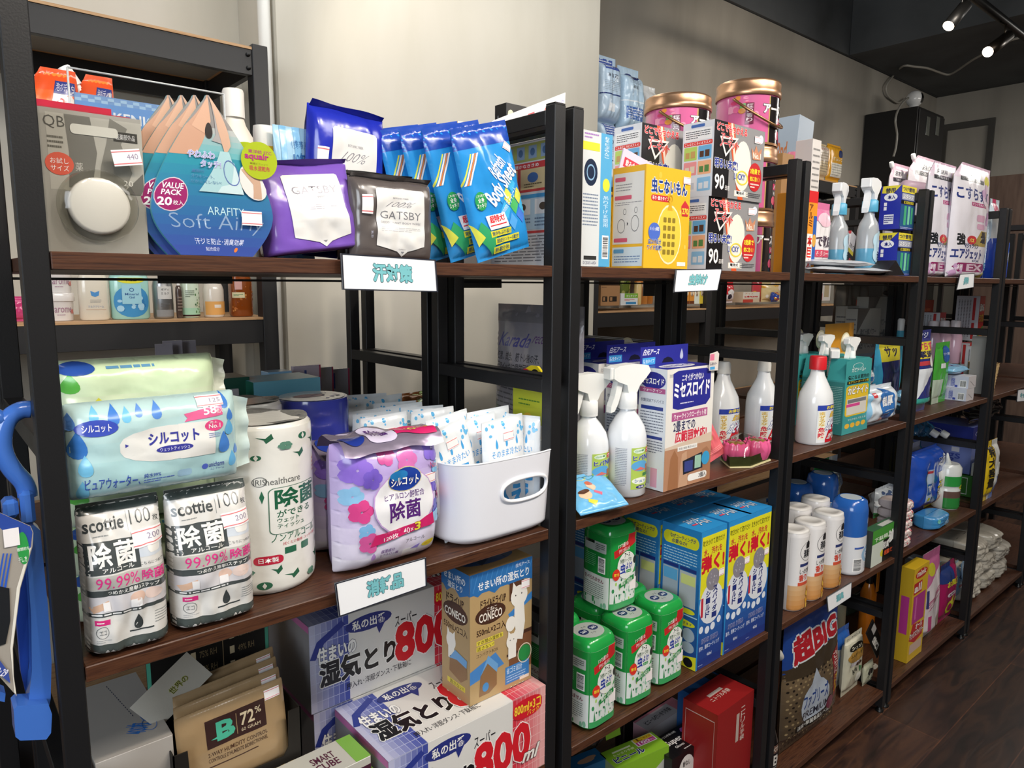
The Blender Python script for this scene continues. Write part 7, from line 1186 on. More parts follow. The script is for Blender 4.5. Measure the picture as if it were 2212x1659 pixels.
# ------------------------------------------------------------------ third board
z = Z3
sp(1982, 2040, 985, .10, z, .10, 'paper_roll_bundle', 'big royal blue bundle of paper rolls with handle flap', 'pack', '#1f4fb8', R(66, 0, 100, 62, '#e2e2de')+R(70, 0, 100, 20, '#e8cf2c')+T('600', 66, 8, 98, 24, '#c8343c', .04)+T('スゴ', 66, 38, 92, 50, '#e8d43c', .06, '#1a1a1a', .05)+T('長', 66, 26, 90, 37, '#f4f4f0', .05, '#1a1a1a', .05)+R(22, 22, 46, 72, '#b9cce4')+R(24, 34, 44, 50, '#2a5fae')+T('70', 27, 38, 41, 47, '#e8f0fa', .03)+R(24, 66, 44, 70, '#c8404a')+E(30, 27, 4, 3, '#d8d83c')+T('巻入', 35, 24, 44, 30, '#26407e', .02)+poly([(60, 76), (84, 90), (96, 84), (80, 70)], '#d8dce4')+T('スコッティ', 60, 76, 94, 86, '#26407e', .04, '#f4f4f6', .03), seed=161, ex=6, wr=.004, top=.03)
r = empty('paper_roll_pack', 'white and green twin paper roll pack with twisted top', 'pack'); cx, w, h = fit(2082, 2118, 1000, .05, z); q = min(w/2, .052); place(r, (min(cx, 3*PP+L-PW-q-.004), .05+q, z+.001))
pf = [(q*.94, 0), (q, .01), (q, h*.46), (q*.95, h*.49), (q, h*.52), (q, h-.015), (q*.8, h)]; mb = MB().lathe(pf, m('#dfe2de', 'film'), 34); wrapart(mb, pf, .004, h*.96, -170, -20, R(0, 54, 100, 78, '#2f9a44')+T('プリ', 60, 60, 94, 74, '#f2f6f0', .03)+E(60, 52, 14, 6, '#d8d83c')+R(0, 26, 100, 42, '#6a5048')+R(0, 0, 100, 26, '#2f8a40')+T('2.', 60, 8, 88, 22, '#f2f6f0', .05), kind='film'); mb.build('wrapped_rolls', r)
MB().tube([(0, 0, h-.01), (-.012, 0, h+.02), (-.02, 0, h+.045)], [.018, .008, .003], m('#dfe2de', 'film'), 10).build('twist', r)
pst = R(0, 0, 100, 100, '#e4d4d0')+blobs(0, 0, 100, 100, ['#d87a80', '#e8b0b0', '#8fb88a', '#f0ece4', '#c85a64'], 20, 7, 5, 2)
for i in range(5): o = pouch('wet_tissue_pack', 'pastel print tissue pack, %s of the stack at the left post' % ('bottom', 'second from bottom', 'middle', 'second from top', 'topmost')[i], 'pack', .085, .032, .10, '#e4d4d0', pst, seed=165+i, ex=6, top=0, bot=0, wr=.001, group='pastel print tissue packs in a stack'); place(o, (2.535, .06, z+.001+.034*i), .05*(-1)**i)
o = pouch('wet_tissue_pack', 'sky blue tissue pack lying at the front of the third board', 'pack', .155, .05, .095, '#3f8fc8', T('低刺激シート', 50, 20, 90, 60, '#bfe0f2', .01)+E(18, 70, 6, 16, '#7fd0c0'), seed=171, ex=6, top=0, bot=0, wr=.0015); place(o, (xa(2022, .03, z), .05, z+.001), .0)
endfin(o, .155, .05, '#d8d4cc')
for i, (p0, p1, pt, y, c_) in enumerate(((1968, 1990, 962, .215, '#b8b4bc'), (1992, 2008, 955, .27, '#2f6a8c'), (1960, 1976, 950, .30, '#d8c83c'))): sp(p0, p1, pt, y, z, .05, 'sheet_pack', ('grey white', 'teal', 'yellow topped')[i]+' sheet pack at the rear of the fourth unit', 'pack', c_, Ls(20, 20, 80, 80, 5, '#7a4a5a'), seed=175+i)
# white capped refills between second and third boards
for i, (px, py) in enumerate(((2012, 932), (2034, 934))):
    p_ = Y(px, py, .16); r = empty('refill_pouch', 'teal refill pouch with white cap lying high on the rear packs, %s one' % ('left', 'right')[i], 'pouch', 'teal refill pouches lying cap forward'); place(r, (p_.x, .16, p_.z), .1)
    MB().lathe([(.015, 0), (.015, .026), (.012, .03)], m('#d8d8d4', 'plastic'), 20).build('spout_cap', r); r.children[0].rotation_euler = (PI/2+.5, 0, 0)
    mb = MB(); soft(mb, .12, .12, .05, m('#2a5f86', 'film'), seed=180+i, wr=.004); o = mb.build('pouch', r); o.location = (0, .03, -.02); o.rotation_euler = (-.9, 0, 0)
# ------------------------------------------------------------------ bottom board
z = Z4
o, *_ = xbox(1958, 1990, 1938, 1232, .02, z, 'wiper_box', 'tall yellow floor wiper box with pink window on the bottom board', 'box', '#e0b82c', front=R(0, 84, 100, 100, '#e0b82c')+E(50, 92, 40, 5, '#c8342c')+T('mink', 20, 90, 80, 96, '#f4f0e0', .03)+R(6, 72, 60, 84, '#c22a2c')+T('all', 10, 74, 56, 82, '#f4f0e8', .05)+R(10, 40, 90, 70, '#b83a8c')+R(24, 44, 34, 68, '#d86ab0')+poly([(0, 24), (20, 40), (96, 36), (90, 22), (40, 18)], '#c22a2c')+T('オール', 40, 32, 84, 38, '#f4f4f0', .04)+T('ワックスワイパー', 4, 24, 94, 31, '#f4f4f0', .04, '#5a1414', .03)+R(10, 8, 90, 18, '#d8b8a8'), left=R(0, 0, 100, 100, '#c8a428')+R(20, 30, 80, 70, '#b83a8c'))
sp(1994, 2030, 1205, .03, z, .06, 'cloth_pack', 'pink and white zip cleaning pack beside the yellow wiper box', 'pack', '#e4d8dc', poly([(0, 100), (100, 100), (100, 84), (0, 60)], '#c86a9c')+E(40, 80, 20, 7, '#d8d03c')+T('ルクリーン', 36, 30, 56, 66, '#b8286c', .05, r=-60)+R(10, 40, 18, 60, '#3a3f7c')+E(80, 20, 18, 8, '#b9a89a')+R(20, 6, 34, 30, '#c84a84'), seed=191, bt=2)
sp(2034, 2066, 1228, .04, z, .05, 'cloth_pack', 'magenta pack with yellow hand print on the bottom board', 'pack', '#a81f5c', R(0, 70, 60, 100, '#2a3f7e')+T('お風呂', 20, 62, 90, 72, '#e8e03c', .04)+E(50, 48, 26, 4, '#f2e8ee')+T('大きめ', 32, 46, 68, 50, '#7a1f4a', .02)+ring(44, 26, 24, 10, .4, '#d8d83c')+poly([(50, 34), (60, 44), (66, 42), (58, 30)], '#d8d83c')+poly([(60, 30), (78, 40), (82, 36), (64, 26)], '#d8d83c'), seed=192)
sp(2066, 2078, 1222, .08, z, .06, 'cloth_pack', 'pale blue and white soft pack by the bottom right post of the fourth unit', 'pack', '#9cc0dc', T('Q', 20, 60, 60, 72, '#2a4a7c', .02)+poly([(0, 0), (100, 20), (100, 0)], '#3f7fb0')+R(20, 40, 80, 46, '#c8405c'), seed=193)
# ================================================================== fifth unit
z = Z1
bb = GR(0, 0, 100, 100, '#1f3fa8', '#2a5fd0', 4)+R(20, 0, 28, 100, '#8fb0e8')+E(84, 60, 30, 22, '#dfe8f4')+T('ULTRA', 60, 62, 98, 70, '#26407e', .02)+T('CLEAN', 60, 54, 98, 61, '#26407e', .02)+E(34, 44, 12, 10, '#d8d8a8')
x = 4*PP+PW+.052
r = bottle('blue_bottle', 'shiny royal blue cleaner bottle with white shoulder at the right edge', 'bottle', [(.042, 0), (.046, .006), (.046, .16), (.040, .18)], '#2247b4', 'gloss', arts=((.004, .158, -170, -30, bb),), cap=[(.040, .18), (.036, .23), (.034, .27), (.028, .28)], capc='#e6e4e2'); place(r, (x, .06, z+.001)); r.scale = (1, 1, (za(468, x, .06)-z)/.28)
o = pouch('refill_pouch', 'pink cornered white pouch behind the blue bottle', 'pouch', .10, .27, .04, '#e0d4d4', R(0, 80, 40, 100, '#d87a80'), seed=195); place(o, (x+.12, .08, z+.001))
z = Z2
o = carton('plastic_case', 'frosted white plastic case standing at the left end of the fifth unit', 'case', .04, .07, .24, '#b9b6ae', None, R(0, 0, 100, 100, '#b9b6ae')+R(8, 10, 16, 30, '#3a2f2c')+R(84, 60, 92, 84, '#3a2f2c')+R(84, 10, 92, 30, '#3a2f2c'), kind='plastic', bev=.008); place(o, (4*PP+PW+.03, .03, z+.001))
for i in range(3):
    r = bottle('soap_bottle', 'pale pink bottle with green base wrapped in film, %s at the right edge' % ('left one', 'middle one', 'right one')[i], 'bottle', [(.03, 0), (.032, .01), (.032, .12), (.02, .16)], '#c9a8bc', 'gloss', cap=[(.02, .16), (.02, .19), (.016, .195)], capc='#d8d0d4', group='pale pink soap bottles'); place(r, (4*PP+PW+.09+.075*i, .28-.02*i, z+.10))
o = carton('green_tray_box', 'green box under the pink soap bottles', 'box', .26, .10, .098, '#5a9a4a'); place(o, (4*PP+PW+.19, .23, z+.001))
r = empty('wicker_basket', 'small tan woven basket wrapped in film at the right edge', 'basket'); place(r, (4*PP+PW+.155, .09, z+.001)); mb = MB(); mb.surf(lambda u, v: ((.045+.012*v+.003*math.sin(u*2*PI*18)*math.cos(v*PI*9))*math.cos(2*PI*u), (.045+.012*v+.003*math.sin(u*2*PI*18)*math.cos(v*PI*9))*math.sin(2*PI*u), .12*v), m('#c8a878', 'paper'), 108, 20); mb.build('woven_body', r)
o = pouch('cloth_pack', 'lime green and blue cloth pack in clear film beside the woven basket', 'pack', .07, .13, .03, '#a8c0c0', poly([(20, 10), (50, 20), (80, 90), (40, 60)], '#7fd03a')+R(60, 60, 90, 90, '#d88a3c')+R(10, 50, 40, 80, '#7fb0d8'), seed=197, wr=.005); place(o, (4*PP+PW+.085, .05, z+.001))
z = Z3
bz = R(0, 60, 100, 100, '#26307e')+R(0, 0, 100, 60, '#7484c4')+T('Bags', 40, 24, 84, 46, '#3a4a9c', .01)+R(30, 70, 36, 78, '#d0d0dc')+R(70, 44, 82, 54, '#c8ccdc')+ring(34, 84, 20, 6, .1, '#c8ccdc')
o = carton('bag_box', 'lavender and navy box of plastic bags at the right edge', 'box', .22, .26, .21, '#7484c4', bz, bz); place(o, (4*PP+PW+.22, .09, z+.10))
o = carton('green_box', 'green box with thin white outline under the lavender bag box', 'box', .24, .26, .095, '#3f7a34', R(8, 10, 92, 90, '#dfe8dc')+R(10, 14, 90, 86, '#3f7a34')+R(36, 30, 60, 70, '#4f8a44'), R(8, 10, 92, 90, '#dfe8dc')+R(9, 14, 91, 86, '#3f7a34')); place(o, (4*PP+PW+.22, .07, z+.001))
o = carton('white_box', 'small white box with green round mark in front of the lavender box', 'box', .13, .07, .055, '#d8dcd4', E(40, 50, 12, 26, '#7fc09a'), E(60, 50, 12, 26, '#7fc09a')); place(o, (4*PP+PW+.16, .01, z+.10))
sp(2122, 2150, 962, -.004, z, .05, 'rubbish_bag_pack', 'yellow and white pack with large black characters at the left end', 'pack', '#e4c020', R(56, 0, 100, 100, '#dcdcd8')+R(70, 0, 100, 40, '#5f7fc0')+TV('特大容量', 16, 24, 50, 92, '#26241c', .05), seed=198, dx=.03, wr=.003)
o = pouch('black_bag', 'shiny black bin liner bundle hanging under the second board at the right edge', 'bag', .34, .12, .06, '#111113', None, 'film', seed=199, wr=.014); place(o, (4*PP+PW+.24, .10, z+.33))
z = Z4
for i in range(8):
    o = pouch('tissue_bundle', 'film wrapped white tissue bundle, %s' % ('bottom left', 'bottom middle', 'bottom right', 'second layer left', 'second layer middle', 'second layer right', 'top left', 'top right')[i], 'pack', .19, .085, .20, ('#c9c2b4', '#bfb8aa', '#c4bdb0')[i % 3], Ls(6, 20, 94, 80, 3, '#a8a296', .2), 'film', seed=200+i, ex=6, top=0, bot=0, wr=.004, group='film wrapped white tissue bundles'); place(o, (4*PP+PW+.20+.195*(i % 3)+(.05 if i > 5 else 0), .14, z+.001+.088*(i//3)), .02*(-1)**i)
o = carton('mask_box', 'blue and white box with oval window among the tissue bundles', 'box', .10, .12, .17, '#a8b4c4', R(0, 60, 100, 100, '#8f8d88')+blobs(4, 4, 96, 60, ['#3f6fa8', '#dfe4ea', '#26407e'], 18, 8, 7)+E(50, 30, 22, 20, '#22262c'), R(0, 60, 100, 100, '#8f8d88')+blobs(4, 4, 96, 60, ['#3f6fa8', '#dfe4ea', '#26407e'], 18, 8, 9)+E(50, 30, 22, 20, '#22262c')); place(o, (4*PP+PW+.052, .16, z+.001))
o = carton('product_card', 'light blue card with oval picture leaning at the front edge', 'card', .10, .004, .20, '#7fa8d0', E(50, 62, 34, 26, '#22262c')+E(50, 62, 30, 22, '#8a8a70')+R(10, 10, 80, 30, '#4a5a6c')+T('SILKY', 14, 12, 76, 28, '#dfe8f2', .02)); place(o, (4*PP+PW+.055, .035, z+.001), .2, -.15, .12)
# ================================================================== through the end frame: bath pouch and boxes on the second unit
z = Z2
ka = R(0, 0, 100, 100, '#87848c')+R(0, 90, 100, 100, '#77757a')+T('Karada', 8, 76, 48, 84, '#4a4a86', .01, sl=.15)+T('recovery bath.', 50, 77, 94, 85, '#5a3a6e', .0, sl=.15)+T('練習、試合、筋トレ後の汗、', 4, 68, 60, 73, '#3a3a40', .01)+T('汗でイッキに疲労回復入浴料。', 4, 62, 66, 67, '#3a3a40', .01)+T('家のお風呂で', 4, 56, 40, 61, '#3a3a40', .01)+Ls(6, 34, 92, 54, 7, '#55555c', .3)+E(82, 70, 6, 4, '#5a3a8a')+T('日本の入浴方法', 20, 2, 60, 6, '#3a3a40', .01)
x_ = PP+PW+.02; ya_ = XP(1004, 700, x_).y; yb_ = XP(1186, 700, x_).y; hh = za(656, x_, ya_)-z; o = pouch('bath_pouch', 'large grey bath salt pouch seen through the end frame', 'pouch', abs(yb_-ya_), min(hh, .40), .07, '#8b8890', ka, seed=211, bt=1.6, top=.05, wr=.003); place(o, (x_+.10, (ya_+yb_)/2, z+.001), -PI/2)
dg_ = R(0, 0, 100, 100, '#c8cf3a')+poly([(0, 0), (40, 40), (100, 30), (100, 0)], '#6aa83a')+E(52, 64, 26, 15, '#f0c83c')+E(66, 60, 14, 10, '#f4dc6a')+E(66, 60, 11, 8, '#f0c440')+flower(22, 62, 14, 9, '#b9a0d0', '#e8d84a', 6)+flower(34, 48, 12, 8, '#f0ece4', '#e8d84a', 6)+R(60, 44, 100, 70, '#f0eeea')+Bc(64, 52, 96, 68)+T('ダニクリン', 8, 26, 96, 38, '#26307e', .04, '#f2f2e0', .03)+T('AROMA', 20, 16, 96, 25, '#33551c', .03)+Ls(20, 84, 90, 92, 2, '#5a8a2c', .3)
dl_ = R(0, 0, 100, 100, '#b9ccd4')+R(0, 0, 6, 100, '#c8cf3a')+E(60, 80, 20, 8, '#dfe8ea')+ring(60, 56, 18, 8, .08, '#6a7a80')+E(60, 28, 20, 8, '#dfe8ea')+Ls(14, 64, 86, 70, 2, '#6a8a70', .3)+Ls(14, 38, 86, 44, 2, '#6a8a70', .3)
P_ = XP(1110, 950, PP+PW+.012)
o = carton('mite_spray_box', 'lime green and yellow box with lemons seen through the end frame', 'box', .10, .055, .245, '#c8cf3a', None, dg_, R(0, 0, 100, 100, '#dfe8c0'), right=dl_)
b_ = carton('side', None, None, .055, .10, .245, '#c8cf3a', dg_, dl_) if False else None
yb_ = XP(1172, 900, PP+PW+.012).y; ya_ = XP(1108, 900, PP+PW+.012).y
bpy.data.objects.remove(o)
wv = abs(ya_-yb_); o = carton('mite_spray_box', 'lime green and yellow box with lemons seen through the end frame', 'box', .055, wv, za(835, PP+PW+.012, ya_)-z, '#c8cf3a', None, dg_, R(0, 0, 100, 100, '#dfe8c0')); place(o, (PP+PW+.012+.0275, yb_, z+.001))
o.data.materials[0] = m('#c8cf3a', 'carton')
pkx = PP+PW+.03
mb = MB(); pts_ = [(-.05, 0), (-.048, .02), (-.038, .03), (-.01, .036), (.01, .046), (.03, .046), (.045, .034), (.048, .0)]; mb.prism(pts_, 0, .006, m('#e6cf2a', 'film')); mb.art(lambda u, v: (Vector(((u-.5)*.1, 0, v*.046)), Vector((0, -1, 0))), E(46, 66, 12, 17, '#d8343c')+E(74, 60, 13, 26, '#1f1c18')+T('アロマ', 10, 8, 62, 46, '#b8282c', .05, '#f4e8c0', .03), .1, .046)
p_ = XP(1142, 794, PP+PW+.03); tag(place(mb.build('candy_packet'), (PP+PW+.026, p_.y, z+.001+za(835, PP+PW+.012, ya_)-z), -PI/2), 'small bright yellow packet lying on the lime green box', 'packet')
# mid-distance things on the rear row, second board (seen under the first unit's top board)
z = Z2
def rb(p0, p1, pt, y, d, name, lb, cat, base, **kw): return boxof(p0, p1, pt, y, z, d, name, lb, cat, base, **kw)
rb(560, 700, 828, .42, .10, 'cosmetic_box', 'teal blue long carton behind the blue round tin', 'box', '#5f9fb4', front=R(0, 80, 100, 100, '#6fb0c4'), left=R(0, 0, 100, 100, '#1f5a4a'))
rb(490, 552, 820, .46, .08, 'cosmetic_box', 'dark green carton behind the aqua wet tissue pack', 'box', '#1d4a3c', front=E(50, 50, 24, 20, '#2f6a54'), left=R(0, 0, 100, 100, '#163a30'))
rb(590, 640, 806, .55, .04, 'cosmetic_box', 'shiny blue foil carton at the back of the rear row', 'box', '#8ab4d4', kind='gloss')
for i, (p0, p1, pt, c_) in enumerate(((642, 700, 793, '#b8a8b4'), (676, 726, 797, '#a8a4ac'), (700, 760, 801, '#9c9aa2'))): rb(p0, p1, pt, .60+.035*i, .012, 'film_card', 'grey film wrapped card with crimson edge, %s of three by the steel post' % ('leftmost', 'middle', 'rightmost')[i], 'card', c_, front=R(94, 0, 100, 100, '#a83a58')+R(40, 80, 48, 96, '#3a4a8c'), kind='film')
rb(474, 530, 846, .405, .004, 'price_card', 'pale grey rounded price card beside the aqua pack', 'card', '#a8a6aa', front=T('141225', 20, 70, 80, 86, '#55565a', 0)+Ls(20, 20, 90, 60, 3, '#55565a', .3))
for i, (p0, p1, pt) in enumerate(((356, 392, 745), (372, 412, 738), (396, 440, 738))):
    cx, w, h = fit(p0, p1, pt, .66+.025*i, z); mb = MB().prism([(-w/2, 0), (w/2, 0), (w/2, h*.72), (w*.2, h*.72), (w*.1, h*.78), (w*.2, h*.84), (w/2, h*.86), (w/2, h), (-w/2, h)], 0, .004, m('#a8a2ac', 'carton')); mb.art(lambda u, v, w=w, h=h: (Vector(((u-.5)*w, 0, v*h)), Vector((0, -1, 0))), R(20, 40, 84, 66, '#3a3c46')+Ls(26, 44, 80, 62, 3, '#b9b8c0'), w, h)
    tag(place(mb.build('hook_card'), (cx, .66+.025*i, z+.001)), 'mauve grey hook shaped card, %s of three under the oak wall board' % ('left', 'middle', 'right')[i], 'card', 'mauve grey hook cards')
# tray with vegetables snacks behind the end frame
r = empty('produce_tray', 'white tray of green leafy snack bags behind the rear frame', 'tray'); p0 = Y(825, 838, 1.0); r.location = (1.02, 1.0, 1.0)
MB().box(-.2, 0, 0, .26, .22, .004, m('#b8b4ae')).box(-.2, .216, 0, .26, .22, .10, m('#8f8a84')).box(-.2, 0, 0, -.196, .22, .06, m('#b8b4ae')).box(.256, 0, 0, .26, .22, .10, m('#b8b4ae')).build('tray_body', r)
for i, c_ in enumerate(('#7a4a24', '#8ab86a', '#a8c87a')): o = pouch('snack_bag', ('brown', 'green striped', 'pale green')[i]+' snack bag lying in the white tray', 'bag', .14, .10, .05, c_, blobs(4, 4, 96, 96, ['#3f7a3a', '#dfe8c8', '#b8d08a'], 14, 9, i+3), seed=230+i, wr=.006); place(o, (1.02+(.18, .1, -.05)[i], 1.10, 1.005+(.03, 0, 0)[i]), .1, -.5)
tag(MB().box(.72, .96, 0, 1.36, 1.3, .998, m('#3a3836', 'plastic'), .004).build('side_table'), 'dark low stand under the white snack tray', 'table')
# ================================================================== wall rack left: bottles on the oak board
z = wz+.0
def wr(px0, px1, pt, y=WY+.05): cx, w, h = fit(px0, px1, pt, y, z); return cx, w/2, h
cx, q, h = wr(88, 172, 634); q *= .98
def tub(zb, lb):
    r = empty('cream_tub', lb, 'tub', 'white body butter tubs with pink flower print'); place(r, (cx, WY+.05+q, zb)); pf = [(q*.86, 0), (q*.92, h*.7)]; mb = MB().lathe(pf, m('#dedad8', 'gloss'), 36); wrapart(mb, pf, h*.08, h*.62, -150, -20, T('arome', 34, 40, 84, 74, '#a07a90', .005)+Ls(40, 20, 80, 30, 1, '#a07a90')+flower(88, 46, 8, 16, '#c8807a', None, 5)); mb.build('body', r); MB().lathe([(q, h*.7), (q*1.01, h*.72), (q*1.0, h*.96), (q*.96, h)], m('#e4e0de', 'gloss'), 36).build('lid', r); return r
tub(z+.001, 'lower white tub with pink script at the left end of the oak board'); tub(z+h+.002, 'upper white tub stacked on the other one at the left end')
def wb(px0, px1, pt, base, art, lb, cap=None, se=2.6, sy=.6, shoulder=.86, capc='#eee', kind='gloss', top=.6, name='lotion_bottle'):
    cx, q, h = wr(px0, px1, pt); hb = h*shoulder
    pf = [(q*.9, 0), (q, .006), (q, hb*.82), (q*.9, hb*.93), (q*top, hb)]
    r = bottle(name, lb, 'bottle', pf, base, kind, se, sy, 34, ((hb*.04, hb*.84, -158, -22, art),), cap=cap and [(q*cap, hb), (q*cap, h*.99), (q*cap*.9, h)] or [(q*.5, hb), (q*.4, h)], capc=capc); return place(r, (cx, WY+.05+q*sy, z+.001))
wb(176, 242, 585, '#ddd6c6', poly([(38, 72), (50, 68), (62, 72), (60, 60), (50, 56), (40, 60)], '#4a8cc8')+Ls(36, 40, 66, 50, 3, '#8a8a8c', .3)+T('ミルククリーム', 30, 28, 72, 34, '#6a8ab8', 0)+R(24, 22, 78, 23, '#b88a6a'), 'cream pump bottle with blue heart shape on the oak board', shoulder=.96, top=.85)
wb(245, 330, 580, '#a4d8d0', E(50, 40, 40, 40, '#3f8fc8')+blobs(24, 12, 76, 50, ['#6fb4e0', '#2f7ab8', '#a8d4ec'], 14, 7, 3)+R(30, 34, 70, 84, '#9ccfe0')+T('Mineral', 36, 56, 64, 62, '#2a5a94', .01)+T('Gel', 44, 48, 56, 54, '#2a5a94', .01)+ring(50, 70, 5, 5, .3, '#2a5a94')+E(50, 96, 30, 10, '#e2dc3c')+T('大容量', 40, 92, 62, 99, '#3a3a2c', .03), 'mint green rounded bottle with blue water picture', shoulder=.97, top=.8, sy=.55)
wb(338, 382, 600, '#a9abad', R(20, 56, 80, 96, '#d0d0ce')+T('ボディ', 34, 82, 66, 90, '#3a3a3c', .01)+T('ミルク', 34, 70, 66, 78, '#3a3a3c', .01)+R(10, 0, 90, 22, '#8f9092')+Ls(30, 30, 70, 44, 2, '#6a6a6c'), 'silver cylinder bottle beside the mint bottle', se=2, sy=1, kind='metal', shoulder=.97, top=.95)
wb(384, 398, 606, '#4a3c36', Ls(20, 20, 90, 80, 5, '#8a7a70'), 'slim dark brown bottle between silver and leaf print ones', se=2, sy=1)
wb(398, 438, 600, '#cfe0cc', R(0, 0, 100, 26, '#a4d0b4')+blobs(60, 10, 98, 90, ['#3f6a44', '#55804e'], 26, 3, 5)+Ls(20, 60, 60, 84, 4, '#5a6a5c')+R(0, 0, 100, 5, '#3a2420'), 'white and green bottle with leaf print', se=2, sy=1, shoulder=.97, top=.95)
wb(448, 492, 610, '#ddd6cc', R(0, 4, 100, 54, '#e0a860')+R(40, 30, 68, 42, '#e8e0d8'), 'white bottle with apricot lower half', se=2, sy=1, shoulder=.95, top=.8)
wb(506, 552, 590, '#8a4414', blobs(4, 4, 96, 90, ['#b4682a', '#7a380f', '#c88a44'], 30, 4, 7)+R(8, 50, 52, 66, '#e0d8b0')+R(20, 74, 44, 100, '#d8a8a4')+Ls(14, 54, 46, 62, 2, '#5a8a5a'), 'amber brown faceted bottle with pink ribbon', se=3.4, sy=.9, shoulder=.98, top=.95)
o = pouch('cotton_pack', 'small pink toy like pouch at the left end of the wall rack', 'pouch', .06, .07, .03, '#c8407a', None, seed=240); p_ = Y(38, 672, WY+.06); place(o, (p_.x, WY+.08, z+.001))
# ================================================================== wall rack right of the column
z = w2z+.001; yy = W2Y+.03
def gb(p0, p1, pt, d, name, lb, cat, base, y=None, zz=None, **kw):
    y = y or yy; cx, w, h = fit(p0, p1, pt, y, zz or z); return place(carton(name, lb, cat, w, d, h, base, **kw), (cx, y, zz or z))
gb(1297, 1338, 628, .14, 'cardboard_box', 'brown cardboard box on the oak board behind the second unit', 'box', '#b0855c', front=R(8, 20, 34, 46, '#2c2620')+R(12, 24, 22, 42, '#b0855c')+R(44, 20, 84, 46, '#2c2620')+R(48, 24, 60, 42, '#b0855c')+Ls(4, 88, 50, 94, 1, '#5a4430'))
for i, (p0, p1) in enumerate(((1284, 1300), (1302, 1336))): sp(p0, p1, 600, yy+.03, z+.15, .05, 'snack_bag', ('yellow snack bag with red corner behind the cardboard box, left one', 'yellow snack bag with black lettering on the cardboard box')[i], 'bag', '#e8cf5a', T('ホットケーキ', 14, 30, 86, 50, '#4a3a14', .02)+T('ミックス', 24, 10, 80, 26, '#4a3a14', .02), seed=250+i)
gb(1341, 1377, 645, .07, 'food_box', 'white green and blue food box beside the cardboard box', 'box', '#e8ecee', front=R(20, 62, 100, 100, '#7fb83a')+T('エリクリア', 30, 68, 92, 88, '#f4f8ec', .02)+R(28, 8, 90, 28, '#3f8fc8')+Ls(20, 36, 80, 54, 2, '#d86a6a'))
sp(1342, 1362, 600, yy+.07, z, .03, 'snack_bag', 'dark green herb bag behind the white food box', 'bag', '#6a7a34', blobs(5, 5, 95, 95, ['#3f5a24', '#a8a85a'], 12, 10, 3), seed=253)
for i, (p0, p1, c_) in enumerate(((1378, 1394, '#e2c88a'), (1388, 1412, '#b87a3c'), (1400, 1424, '#a86a2c'))):
    cx, w, h = fit(p0, p1, 612, yy+(.0, .05, .09)[i], z); place(bottle('honey_jar', ('slim yellow spaghetti pack', 'orange amber jar, left one of two', 'orange amber jar, right one of two')[i]+' on the oak board', 'jar', [(w*.3, 0), (w*.33, .01), (w*.33, h*.8), (w*.3, h*.85)], c_, 'gloss', cap=[(w*.31, h*.85), (w*.31, h)], capc='#e08a3c'), (cx, yy+(.0, .05, .09)[i]+w/2, z))
for i, (p0, p1, c_) in enumerate(((1476, 1488, '#d8923c'), (1489, 1499, '#d8923c'), (1499, 1510, '#dfe8e0'), (1510, 1523, '#e8d04a'))): gb(p0, p1, 628, .05, 'drink_pack', ('left brown and white drink carton', 'right brown and white drink carton', 'pale green drink carton', 'yellow drink carton with lemon print')[i]+' under the insect repellent sign', 'carton', c_, front=E(50, 60, 34, 16, '#f2e8d0')+R(0, 0, 100, 16, '#6a3a20' if i < 2 else c_)+TV('お茶', 30, 40, 70, 80, '#6a3a20', .02))
for i, (p0, p1, c_) in enumerate(((1556, 1568, '#a05a8a'), (1568, 1588, '#d0343c'))): sp(p0, p1, 618, yy, z, .05, 'snack_bag', ('purple and white bag on the oak board between the steel posts', 'red and pink bag on the oak board between the steel posts')[i], 'bag', c_, R(0, 0, 100, 40, '#e8dce0')+E(50, 50, 30, 14, '#f2f0f2')+E(40, 30, 18, 12, '#3a2f3c'), seed=256+i)
gb(1604, 1640, 640, .10, 'price_box', 'beige display box with red price lettering on the oak board', 'box', '#e0cdb4', front=R(0, 40, 96, 100, '#ece6dc')+T('6本¥398', 8, 46, 88, 66, '#d03a3c', .03)+T('アイス', 10, 76, 60, 90, '#d88a5a', .01)+R(0, 0, 60, 30, '#c84a3c'))
for i, (p0, p1, pt, c_) in enumerate(((1630, 1658, 606, '#d04a54'), (1650, 1690, 618, '#e8d4a0'), (1672, 1686, 640, '#2f4fb0'))): sp(p0, p1, pt, yy+.08-.03*i, z, .05, 'snack_bag', ('red snack bag behind the price box', 'cream and red snack bags leaning by the post', 'small blue snack bag at the right end of the oak board')[i], 'bag', c_, blobs(5, 10, 95, 95, ['#d8343c', '#f4ece4', '#e8b03c'], 9, 12, i+2), seed=260+i)
gb(1758, 1792, 618, .10, 'gift_box', 'white box with pink picture under the third unit top board', 'box', '#dcd8d6', front=R(10, 4, 50, 40, '#d0687a')+R(60, 20, 90, 90, '#b9a88a'))
# lower shade things of the right rack seen under the oak board
zl = za(775, xa(1340, yy, 1.2), yy)
for i, (p0, p1, pt, c_, f) in enumerate(((1282, 1320, 712, '#6a6258', R(60, 20, 100, 90, '#a8a29c')), (1325, 1356, 720, '#6f6450', None), (1356, 1384, 716, '#8a8064', None))): gb(p0, p1, pt, .10, 'small_box', ('brown box with white label in the shade under the oak board', 'low brown box in the shade under the oak board', 'dim yellowish box in the shade under the oak board')[i], 'box', c_, zz=.752, front=f) if False else None
